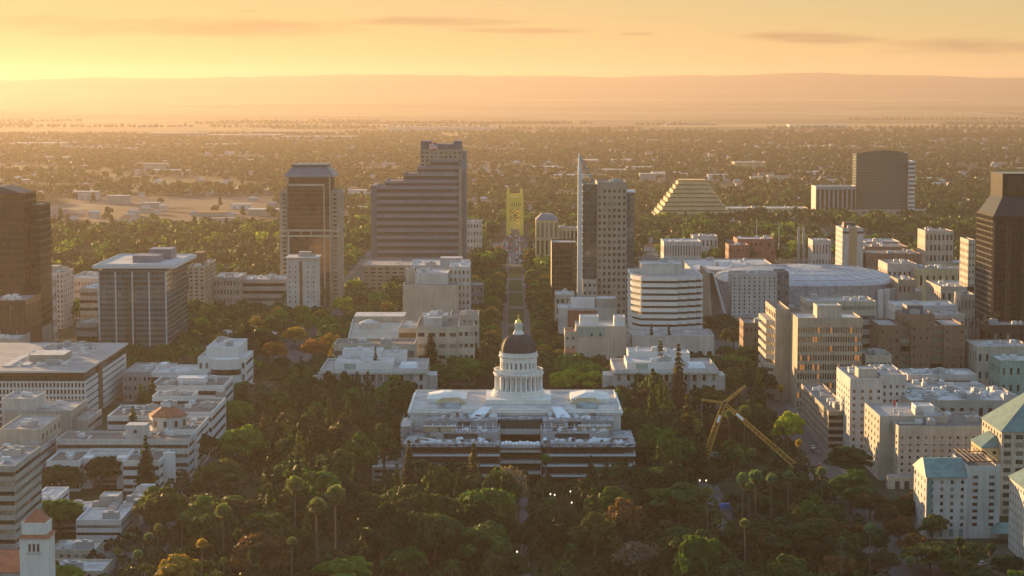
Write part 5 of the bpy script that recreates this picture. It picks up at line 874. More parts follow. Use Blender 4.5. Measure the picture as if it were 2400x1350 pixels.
# low roofs between
for nm, lab, pl, pr, py, Y, D, wl, rf, fr, u in (
    ('white_low_block', 'white two storey block with round vents before the brown brick block', 2128, 2290, 878, 1005, 22, 'white_stone', 'roof_white', (9, 2, .2, .4), 6),
    ('grey_shed', 'long pale roofed shed with dark eaves below the white two storey block', 2128, 2330, 909, 975, 26, 'brown_brick', 'roof_pale', bands(2, .4), 5),
    ('roof_cluster', 'low block whose roof is crowded with ducts and tanks behind the broad cream block', 2132, 2400, 938, 918, 40, 'pale_concrete', 'roof_white', (12, 3, .4, .5), 30),
    ('curved_shed', 'long white arched roof hall behind the brown brick block', 2100, 2245, 716, 1330, 30, 'white_paint', 'roof_white', bands(2, .3), 2),
    ('brick_row', 'pink roofed brick row right of the arched white hall', 2180, 2262, 738, 1260, 24, 'pink_stone', 'roof_pale', (7, 3, .4, .4), 4),
    ('blue_roof_store', 'pale lavender roofed store with a sunlit side left of the massive dark tower', 2205, 2290, 672, 1400, 50, 'cream_stone', 'roof_pale', (6, 3, .4, .4), 3),
    ('cream_terrace', 'small cream terrace house with dark windows beside the massive dark tower', 2252, 2286, 690, 1330, 20, 'cream_stone', 'roof_white', (4, 3, .4, .5), 1),
    ('ochre_store', 'ochre two storey store with arched corner under the row of windowed block', 2152, 2272, 630, 1560, 36, 'ochre_stone', 'roof_grey', (8, 2, .35, .5), 6),
    ('rose_store', 'rose grey flat roofed store left of the ochre store', 2080, 2150, 618, 1580, 40, 'pink_stone', 'roof_grey', (6, 2, .4, .4), 3),
    ('store_wall', 'tan store with pale roof at the right end of the arena', 2105, 2146, 655, 1450, 30, 'beige_panel', 'roof_pale', (4, 3, .4, .4), 2),
    ('cream_store', 'cream low store at the far right edge below the dark podium', 2290, 2420, 812, 1100, 30, 'cream_stone', 'roof_pale', (8, 3, .35, .4), 4),
    ('teal_store', 'pale store with a rust side wall below the cream store', 2345, 2430, 845, 1060, 26, 'green_panel', 'roof_white', (5, 3, .3, .4), 3),
    ('corner_kiosk', 'low rounded cream building between tan office and brown block', 2030, 2090, 832, 1072, 18, 'cream_stone', 'roof_gravel', (6, 3, .5, .4), 3),
    ('white_hall', 'white colonnaded hall beyond the trees right of the sail tower', 1556, 1644, 566, 1880, 40, 'white_stone', 'roof_white', (14, 2, .4, .65), 2),
    ('brick_store', 'red brick store with white roof under the tall white mast', 1728, 1816, 560, 1960, 36, 'red_brick', 'roof_white', (9, 3, .4, .4), 5),
    ('brick_store', 'low red brick store right of the white colonnaded hall', 1708, 1756, 574, 1900, 30, 'red_brick', 'roof_grey', (5, 3, .4, .4), 3),
    ('white_store', 'small white store behind the white colonnaded hall', 1625, 1682, 553, 2020, 30, 'white_stone', 'roof_pale', (6, 2, .4, .5), 2),
    ('white_store', 'white arcaded store left of the tall orange striped slab', 1905, 1948, 563, 1900, 30, 'white_stone', 'roof_pale', (6, 2, .4, .6), 2),
    ('rust_shed', 'long rust walled shed right of the orange striped slab', 2026, 2130, 578, 1800, 50, 'brown_brick', 'roof_grey', bands(2, .4), 5),
    ('rust_shed', 'wide grey roofed shed below the long rust walled shed', 2030, 2160, 594, 1700, 50, 'brown_brick', 'roof_gravel', bands(2, .4), 4),
    ('white_store', 'pale low store behind the rust walled shed', 2028, 2110, 566, 1860, 40, 'white_stone', 'roof_pale', (9, 2, .5, .5), 3)):
    house(nm, lab, 'building', pbox(pl, pr, py, Y, D), wall=wl, roof=rf, front=fr, side=(max(3, int(D / 6)), fr[1], .35, .45), units=u)
b = pbox(1975, 2024, 535, 1700, 36); r = house('striped_slab', 'tall white slab with an orange central stripe and a sunlit left side', 'tower', b, wall='white_stone', roof='roof_pale', front=None, side=(8, 12, .35, .35), par=.8, units=5)
extra(r, 'orange_stripe', 'timber', lambda m: m.box(b[0] + 5.4, b[0] + 12, b[2] - .4, b[2] - .02, 0, b[4] + .6)); extra(r, 'dark_gap', 'dark_frame', lambda m: m.box(b[0], b[1], b[2] - .1, b[2] - .01, b[4] - 4.5, b[4] - 2.6)); extra(r, 'roof_frame', 'rust', lambda m: m.box(b[0] + 3, b[0] + 12, b[2] + 12, b[2] + 22, b[4] - .8, b[4] + 4))
b = pbox(2169, 2235, 541, 1780, 34); house('windowed_block', 'cream four storey block with arched windows and a sunlit side', 'building', b, wall='cream_stone', roof='roof_grey', front=(7, 5, .5, .55), side=(5, 5, .2, .3), units=3)
b = pbox(1256, 1308, 516, 1880, 34); r = house('arched_office', 'ochre office with tall dark window bays right of the golden bridge', 'office block', b, wall='ochre_stone', roof='roof_dark', front=(5, 3, .5, .82), side=(5, 3, .4, .8), units=0); extra(r, 'hipped_roof', 'slate_blue', lambda m: m.prism([(b[0], b[2]), (b[1], b[2]), (b[1], b[3]), (b[0], b[3])], b[4], b[4] + 5, top=[(b[0] + 5, b[2] + 8), (b[1] - 5, b[2] + 8), (b[1] - 5, b[3] - 8), (b[0] + 5, b[3] - 8)]))
house('arched_wing', 'lower ochre wing with dark bays beside the arched office', 'office block', pbox(1300, 1355, 534, 1900, 30), wall='ochre_stone', roof='roof_grey', front=(6, 3, .55, .75), side=(4, 3, .4, .7), units=2)
house('cream_block', 'small white block with square windows right of the stepped tower', 'building', pbox(1095, 1129, 518, 1950, 24), wall='white_stone', roof='roof_pale', front=(5, 6, .45, .45), side=(4, 6, .4, .45), units=1)
house('blue_roof_block', 'dark block with a blue roof beside the avenue below the stepped tower', 'building', pbox(1104, 1132, 668, 1470, 26), wall='slate_blue', roof='roof_grey', front=(4, 5, .6, .5), side=(4, 5, .5, .5))
# ziggurat
YZ = 2600.0; r = thing('ziggurat', 'stepped cream pyramid building with a glowing sunlit left flank', 'office block', (fX(1628, YZ, 20), YZ, 0)); n = 10; zt = fZ(425, YZ); FOOT.append((fX(1525, YZ), fX(1735, YZ), YZ, YZ + 110))
for k in range(n):
    l0, r0 = fX(1533, YZ), fX(1724, YZ); l1, r1 = fX(1594, YZ), fX(1664, YZ); t = k / (n - 1); a, c = l0 + (l1 - l0) * t, r0 + (r1 - r0) * t; h = zt / n; y0 = YZ + 36 * t; y1 = YZ + 110 - 36 * t
    extra(r, 'tier', 'ochre_stone', lambda m: m.box(a, c, y0, y1, h * k, h * k + h * .72)); extra(r, 'window_band', 'glass_bronze', lambda m: m.box(a + 1.2, c - 1.2, y0 + 1.2, y1 - 1.2, h * k + h * .72, h * (k + 1)))
extra(r, 'entrance', 'ochre_stone', lambda m: (m.box(fX(1648, YZ) - 8, fX(1648, YZ) - 5, YZ - 9, YZ - .1, 0, 11), m.box(fX(1648, YZ) + 5, fX(1648, YZ) + 8, YZ - 9, YZ - .1, 0, 11), m.box(fX(1648, YZ) - 8, fX(1648, YZ) + 8, YZ - 9, YZ - .1, 11, 13.5)))
# curved glass tower across the river
YT = 2700.0; zt = fZ(362, YT); x0, x1 = fX(2010, YT, 50), fX(2131, YT, 50); r = thing('curved_glass_tower', 'broad curved blue green glass tower on the far bank with a white side slab', 'office tower', ((x0 + x1) / 2, YT, 0)); FOOT.append((x0 - 60, x1 + 12, YT - 20, YT + 60))
cxm = (x0 + x1) / 2; arc = [(x0 + (x1 - x0) * t, YT + 20 - 20 * math.sin(math.pi * (.12 + .76 * t))) for t in np.linspace(0, 1, 15)]; poly = arc + [(x1, YT + 42), (x0, YT + 42)]
fz = np.linspace(0, zt, 23)
for k in range(22): extra(r, 'glass_band', 'sea_glass', lambda m: m.prism(poly, fz[k] + .25, fz[k + 1])); extra(r, 'floor_line', 'slate_blue', lambda m: m.prism([(cxm + (x - cxm) * 1.002, y - .08) for x, y in poly], fz[k], fz[k] + .25))
k_ = len(arc); crown = MB(); top_ = [(x, y, zt + 7.5 * math.sin(math.pi * (.12 + .74 * i / (k_ - 1))) - 2.2) for i, (x, y) in enumerate(arc)]
for i in range(k_ - 1): crown.poly([(arc[i][0], arc[i][1], zt), (arc[i + 1][0], arc[i + 1][1], zt), top_[i + 1], top_[i]])
for i in range(k_ - 1): crown.poly([(arc[i + 1][0], arc[i + 1][1] + 1, zt), (arc[i][0], arc[i][1] + 1, zt), (top_[i][0], top_[i][1] + 1, top_[i][2]), (top_[i + 1][0], top_[i + 1][1] + 1, top_[i + 1][2])]); crown.poly([top_[i], top_[i + 1], (top_[i + 1][0], top_[i + 1][1] + 1, top_[i + 1][2]), (top_[i][0], top_[i][1] + 1, top_[i][2])])
crown.build('crown', 'sea_glass', r)
vol(r, (x1 + .3, fX(2148, YT, 50), YT + 8, YT + 46, fZ(378, YT)), wall='white_paint', roof='roof_white', front=bands(13, .5), glass='glass', name='white_slab', keep=False)
vol(r, (fX(1914, YT, 20), x0 - .3, YT + 8, YT + 50, fZ(437, YT)), wall='grey_metal', roof='roof_white', front=(9, 1, .62, .85), glass='glass_black', alt=None, name='low_wing', keep=False)
vol(r, (fX(1980, YT, 5), x1 - 12, YT - 14, YT - 1, fZ(492, YT - 14)), wall='beige_panel', roof='roof_pale', front=(8, 2, .5, .5), name='entrance_block', keep=False); vol(r, (x1 + 12, x1 + 36, YT + 4, YT + 30, 12), wall='white_paint', roof='roof_white', front=bands(2, .5), name='side_block', keep=False)
for pl, pr, py, Y, D, wl, lab in ((1705, 1895, 488, 2700, 50, 'ochre_stone', 'long low sunlit block on the bank right of the stepped pyramid'), (1722, 1796, 380, 4300, 60, 'ochre_stone', 'pale slab with two sunlit bays far beyond the stepped pyramid')):
    house('long_block', lab, 'building', pbox(pl, pr, py, Y, D), wall=wl, roof='roof_white', front=(16, 3, .4, .5), side=(5, 3, .4, .5), units=3)
# golden bridge at the end of the avenue
YB = 2270.0; br = thing('golden_bridge', 'golden lift bridge tower standing astride the end of the avenue', 'bridge', (CX, YB, 0)); bxl, bxr = fX(1187, YB, 30), fX(1227, YB, 30); zt = fZ(458, YB); zd = 8.0
FOOT.append((bxl - 8, bxr + 8, YB - 10, YB + 240))
for q, y in enumerate((YB, YB + 66)):
    def twr(m):
        for x in (bxl, bxr - 3.6): m.box(x, x + 3.6, y, y + 6, 0, zt); m.box(x + .5, x + 3.1, y + .5, y + 5.5, zt, zt + 3); m.box(x + 1.1, x + 2.5, y + 1.5, y + 4.5, zt + 3, zt + 4.6)
        a, c = bxl + 3.6, bxr - 3.6
        m.box(a, c, y + .4, y + 5.6, zt - 14, zt - 1.5)
        for z0, z1 in ((zt - 24, zt - 15), (zt - 34, zt - 25)):
            m.box(a, c, y + .8, y + 1.6, z0 - .8, z0); m.bar((a, y + 1.2, z0), (c, y + 1.2, z1), .75); m.bar((c, y + 1.2, z0), (a, y + 1.2, z1), .75); m.box(a, c, y + .8, y + 1.6, z1, z1 + .9)
        m.box(a, c, y + .5, y + 5.4, zd + 6.5, zt - 35)
        m.prism([(a, y + .6), (a + 3, y + .6), (a + 3, y + 5), (a, y + 5)], zd + 2, zd + 6.5, top=[(a, y + .6), (a + .2, y + .6), (a + .2, y + 5), (a, y + 5)])
    extra(br, 'tower', 'bridge_gold', twr)
    extra(br, 'slot', 'soffit_brown', lambda m: [m.box(bxl + 4.6 + k * 2.05, bxl + 5.4 + k * 2.05, y + .3, y + .39, zt - 12.5, zt - 8) for k in range(6)])
extra(br, 'deck', 'asphalt', lambda m: m.box(bxl + 3.7, bxr - 3.7, YB - 6, YB + 230, zd - 1.4, zd)); extra(br, 'truss', 'bridge_gold', lambda m: [m.box(x, x + .5, YB + 6, YB + 66, zd, zd + 3) for x in (bxl + 3.8, bxr - 4.3)])
m = MB(); m.poly([(CX - 15, 2120, .03), (CX + 15, 2120, .03), (CX + 9, 2266, zd - .1), (CX - 9, 2266, zd - .1)]); m.poly([(CX + 15, 2120, .03), (CX + 15, 2266, .03), (CX + 9, 2266, zd - .1)]); m.poly([(CX - 15, 2266, .03), (CX - 15, 2120, .03), (CX - 9, 2266, zd - .1)]); tag(m.build('bridge_ramp', 'asphalt'), kind='structure')
# tall masts
for px, py, Y, lab in ((1774, 512, 2050, 'thin white mast above the red brick store'), (1826, 522, 2000, 'thin pale mast left of the orange striped slab')):
    z = fZ(py, Y); x = fX(px, Y, z); m = MB(); m.bar((x, Y, 0), (x, Y, z), .5, r2=.2, n=8); m.box(x - .9, x + .9, Y - .9, Y + .9, z * .45, z * .45 + .6); tag(m.build('mast', 'steel_white', loc=(x, Y, 0)), lab, 'mast')
z = fZ(532, 1950); x = fX(1878, 1950, z); r = thing('chimney_pair', 'pair of slim dark chimneys among trees left of the orange striped slab', 'chimney', (x, 1950, 0))
for d in (-2.4, 2.4): extra(r, 'stack', 'grey_concrete', lambda m: m.lathe([(1.5, 0), (1.2, z), (1.0, z)], 12, x + d, 1950))
# ------------------------------------------------------------------ trees
def quads_mesh(name, C, U, V, mat, colors=None):
    n = len(C); v = np.empty((n, 4, 3), np.float32); v[:, 0] = C - U - V; v[:, 1] = C + U - V; v[:, 2] = C + U + V; v[:, 3] = C - U + V
    me = bpy.data.meshes.new(name); me.vertices.add(4 * n); me.vertices.foreach_set('co', v.ravel())
    me.loops.add(4 * n); me.loops.foreach_set('vertex_index', np.arange(4 * n, dtype=np.int32))
    me.polygons.add(n); me.polygons.foreach_set('loop_start', np.arange(0, 4 * n, 4, dtype=np.int32)); me.polygons.foreach_set('loop_total', np.full(n, 4, np.int32))
    me.materials.append(MATS[mat]); me.update(calc_edges=True)
    if colors is not None:
        ca = me.color_attributes.new('Col', 'FLOAT_COLOR', 'POINT'); c = np.ones((n, 4, 4), np.float32); c[:, :, :3] = colors[:, None, :]; ca.data.foreach_set('color', c.ravel())
    return me
def rand_frames(r, n, size, up=None, k=.6):
    d = r.normal(size=(n, 3))
    if up is not None: d = d * k + up
    d /= np.linalg.norm(d, axis=1)[:, None] + 1e-9
    a = np.cross(d, r.normal(size=(n, 3))); a /= np.linalg.norm(a, axis=1)[:, None] + 1e-9; b = np.cross(d, a)
    s = size * r.uniform(.6, 1.25, n)[:, None]; return a * s, b * s * r.uniform(.5, 1, n)[:, None]
def broad_points(r, h, wd, ncl, per, crown=.66, pear=0.0):
    cz = h * (1 - crown / 2); P = []; O = []
    for _ in range(ncl):
        d = r.normal(size=3); d /= np.linalg.norm(d); 
        if d[2] < -.5: d[2] *= -.6
        rad = r.uniform(.5, .92); t = d[2]
        wz = 1 - pear * max(0, t)
        c = np.array([d[0] * wd / 2 * rad * wz, d[1] * wd / 2 * rad * wz, cz + d[2] * h * crown / 2 * rad]); rr = wd * r.uniform(.12, .22)
        q = r.normal(size=(per, 3)); q /= np.linalg.norm(q, axis=1)[:, None]; q[:, 2] = np.where(q[:, 2] < -.3, -q[:, 2] * .5, q[:, 2])
        P.append(c + q * rr * r.uniform(.75, 1.08, per)[:, None] * np.array([1, 1, .8])); O.append(q)
    return np.vstack(P), np.vstack(O)
def make_broad(name, seed, h, wd, ncl, per, leaf, crown=.68, pear=0.0, bare=False):
    r = np.random.default_rng(seed); root = bpy.data.objects.new(name, None); COL.objects.link(root)
    P, O = broad_points(r, h, wd, ncl, per, crown, pear); U, V = rand_frames(r, len(P), leaf, O, .42)
    cr = bpy.data.objects.new('crown', quads_mesh('crown', P, U, V, 'leaf')); COL.objects.link(cr); cr.parent = root
    m = MB(); m.bar((0, 0, -.3), (0, 0, h * .42), h * .024 + .12, r2=h * .015 + .05, n=8)
    for i in range(7): a = i * 2.4 + r.uniform(0, 1); rr = wd * r.uniform(.2, .36); m.bar((0, 0, h * (.28 + .03 * i)), (rr * math.cos(a), rr * math.sin(a), h * r.uniform(.55, .85)), h * .010 + .04, r2=.04, n=5)
    t = m.build('trunk', 'trunk'); t.parent = root; KIDS[root.name] = [cr, t]; return root
def make_conifer(name, seed, h, wd, leaf, levels=17, droop=.35, lean=1.0):
    r = np.random.default_rng(seed); root = bpy.data.objects.new(name, None); COL.objects.link(root); P = []; D = []
    for k in range(levels):
        t = k / (levels - 1); z = h * (.1 + .9 * t); rad = wd / 2 * (1 - t) ** .8 * r.uniform(.75, 1.15) + .25; nb = max(4, int(10 * (1 - t) + 4))
        for b in range(nb):
            a = 2 * math.pi * (b + r.uniform(-.3, .3)) / nb + k; rr = rad * r.uniform(.65, 1.12); ns = max(2, int(rr / (leaf * .62)))
            for s in range(ns):
                f = (s + .6) / ns; P.append((rr * f * math.cos(a), rr * f * math.sin(a), z - droop * rr * f * f + r.uniform(-.2, .2))); D.append((math.cos(a) * .35, math.sin(a) * .35, 1))
    P = np.array(P); U, V = rand_frames(r, len(P), leaf, np.array(D), .55)
    cr = bpy.data.objects.new('crown', quads_mesh('crown', P, U, V, 'leaf')); COL.objects.link(cr); cr.parent = root
    m = MB(); m.bar((0, 0, -.3), (0, 0, h * .96), h * .014 + .1, r2=.05, n=8); t = m.build('trunk', 'trunk'); t.parent = root; KIDS[root.name] = [cr, t]; return root
def fan_quads(P, U, V, c, d, L, wdt, r):
    d = d / np.linalg.norm(d); s = np.cross(d, [0, 0, 1.0]); n = np.linalg.norm(s); s = s / n if n > .05 else np.array([1.0, 0, 0])
    P.append(c + d * L * .5); U.append(d * L * .5); V.append(s * wdt * .5)
def make_palm(name, seed, h, crown_r, skirt, thick=.32, feather=False):
    r = np.random.default_rng(seed); root = bpy.data.objects.new(name, None); COL.objects.link(root); bend = r.uniform(-1, 1, 2) * h * .025
    m = MB(); prev = np.array([0, 0, -.3]); n = 6; tipc = None
    for i in range(1, n + 1):
        t = i / n; p = np.array([bend[0] * t * t, bend[1] * t * t, h * t]); m.bar(prev, p, thick * (1.25 - .45 * (t - 1 / n)) , r2=thick * (1.25 - .45 * t), n=8); prev = p
    t = m.build('trunk', 'palm_trunk'); t.parent = root; tipc = prev
    P, U, V = [], [], []
    if not feather:
        for i in range(110):
            d = r.normal(size=3); d /= np.linalg.norm(d); d[2] = abs(d[2]) * 1.0 - .42
            L = crown_r * r.uniform(.5, .62); c = tipc + d * L * .8; s = rand_frames(r, 1, crown_r * .34, d[None, :], .35); P.append(c + np.array([0, 0, .1])); U.append(s[0][0]); V.append(s[1][0]); fan_quads(P, U, V, tipc, d, L, .12, r)
            for q in range(3): dd = d + r.normal(size=3) * .3; fan_quads(P, U, V, tipc + d * L * .7, dd, crown_r * .5, .22, r)
    else:
        for i in range(44):
            a = r.uniform(0, 6.28); e = r.uniform(-.1, 1.2); L = crown_r * r.uniform(.85, 1.1); p = tipc.copy(); d = np.array([math.cos(a) * math.cos(e), math.sin(a) * math.cos(e), math.sin(e)])
            for s in range(6): fan_quads(P, U, V, p, d, L / 5, .55 * (1 - s * .1), r); p = p + d * L / 6; d = d + np.array([0, 0, -.26]); d /= np.linalg.norm(d)
    cr = bpy.data.objects.new('crown', quads_mesh('crown', np.array(P), np.array(U), np.array(V), 'leaf')); COL.objects.link(cr); cr.parent = root; kids = [cr, t]
    if skirt:
        P, U, V = [], [], []
        for i in range(60):
            a = r.uniform(0, 6.28); z = -r.uniform(.1, 1) * skirt; rr = crown_r * .42 * (1 - .5 * abs(z) / skirt) * r.uniform(.5, 1.1); c = tipc + np.array([rr * math.cos(a), rr * math.sin(a), z])
            P.append(c); U.append(np.array([math.cos(a) * .15, math.sin(a) * .15, -.75])); V.append(np.array([-math.sin(a), math.cos(a), 0]) * .38)
        sk = bpy.data.objects.new('frond_skirt', quads_mesh('frond_skirt', np.array(P), np.array(U), np.array(V), 'leaf')); COL.objects.link(sk); sk.parent = root; sk.color = (.10, .075, .03, 1); kids.append(sk)
    KIDS[root.name] = kids; return root
PROTO = dict(
    round=[make_broad('broadleaf_tree', 21, 14, 13, 34, 92, .54, .82), make_broad('broadleaf_tree', 22, 15, 15, 42, 84, .56, .84), make_broad('broadleaf_tree', 23, 13, 11, 30, 96, .5, .82)],
    tall=[make_broad('broadleaf_tree', 31, 20, 11, 38, 84, .53, .88, .5), make_broad('broadleaf_tree', 32, 18, 12, 38, 80, .53, .86, .3)],
    bare=[make_broad('broadleaf_tree', 41, 13, 14, 24, 34, .36, .7)],
    conifer=[make_conifer('conifer_tree', 51, 28, 12, .75, 22), make_conifer('conifer_tree', 52, 26, 9, .7, 20, .2), make_conifer('conifer_tree', 53, 24, 13, .85, 16, .45)],
    cypress=[make_broad('conifer_tree', 61, 16, 4.6, 22, 70, .42, .9, .35)],
    palm=[make_palm('palm_tree', 71, 24, 4.3, 3.4), make_palm('palm_tree', 72, 22, 4.0, 3.8), make_palm('palm_tree', 73, 26, 4.2, 2.8)],
    thin_palm=[make_palm('palm_tree', 75, 22, 2.4, 0.0, .26)],
    date=[make_palm('palm_tree', 74, 9, 5.2, 0.0, .55, True)])
PH = dict(round=(14, 15, 13), tall=(20, 18), bare=(13,), conifer=(28, 26, 24), cypress=(16,), palm=(26, 24, 28), thin_palm=(23,), date=(13,))
PW = dict(round=(13, 15, 11), tall=(11, 12), bare=(14,), conifer=(12, 9, 13), cypress=(4.6,), palm=(5.8, 5.2, 5.6), thin_palm=(4,), date=(10,))
COLS = {'dark green': (.033, .058, .019), 'deep green': (.026, .047, .020), 'mid green': (.056, .105, .021), 'olive': (.070, .082, .025), 'bright green': (.095, .165, .020), 'yellow green': (.26, .30, .025), 'golden': (.30, .19, .03), 'orange': (.27, .12, .025), 'russet': (.12, .062, .028), 'mauve grey': (.14, .11, .10), 'blue green': (.085, .125, .07), 'brownish': (.056, .052, .024)}  # yellowish foliage; yellow and bright greens also raised to look sunlit
USED = {}; TREES = []
def clear(x, y, rad):
    for a, b, c, d in FOOT:
        if a - rad < x < b + rad and c - rad < y < d + rad: return False
    return True
def put(kind, x, y, h, color, wd=None, z=0.0, var=.12):
    i = random.randrange(len(PROTO[kind])); p = PROTO[kind][i]; s = h / PH[kind][i]; sx = (wd / PW[kind][i]) if wd else s * random.uniform(.88, 1.14)
    base = COLS[color]; base = ((.17, .20, .085) if color == 'olive' else tuple(q * 1.6 for q in base)) if 'palm' in kind else base; g = random.uniform(1 - var, 1 + var); c = tuple(q * g for q in base)
    first = p.name not in USED
    if first:
        USED[p.name] = 1; o = p; o.location = (x, y, z); o.rotation_euler = (0, 0, random.uniform(0, 6.28)); o.scale = (sx, sx, s)
        for k in KIDS[p.name]:
            if k.name.startswith('crown'): k.color = (*c, 1)
    else:
        o = p.copy(); COL.objects.link(o); o.location = (x, y, z); o.rotation_euler = (0, 0, random.uniform(0, 6.28)); o.scale = (sx, sx, s)
        for ch in KIDS[p.name]:
            d = ch.copy(); COL.objects.link(d); d.parent = o
            if d.name.startswith('crown'): d.color = (*c, 1)
    px, py = proj(x, y, z + h * .75); TREES.append((o, kind, color, px, py, h, y)); return o
PLACED = []
def free(x, y, dmin):
    return all((x - a) ** 2 + (y - b) ** 2 > (dmin * .5 + r) ** 2 for a, b, r in PLACED)
def at_top(kind, px, py, h, color, wpx=None, var=.06):        # a tree whose top stands at this point of the photo
    y = fY(py, h); x = fX(px, y, h); wd = wpx * y / F if wpx else None
    put(kind, x, y, h, color, wd, var=var); PLACED.append((x, y, (wd or h * .5) * .42)); return x, y
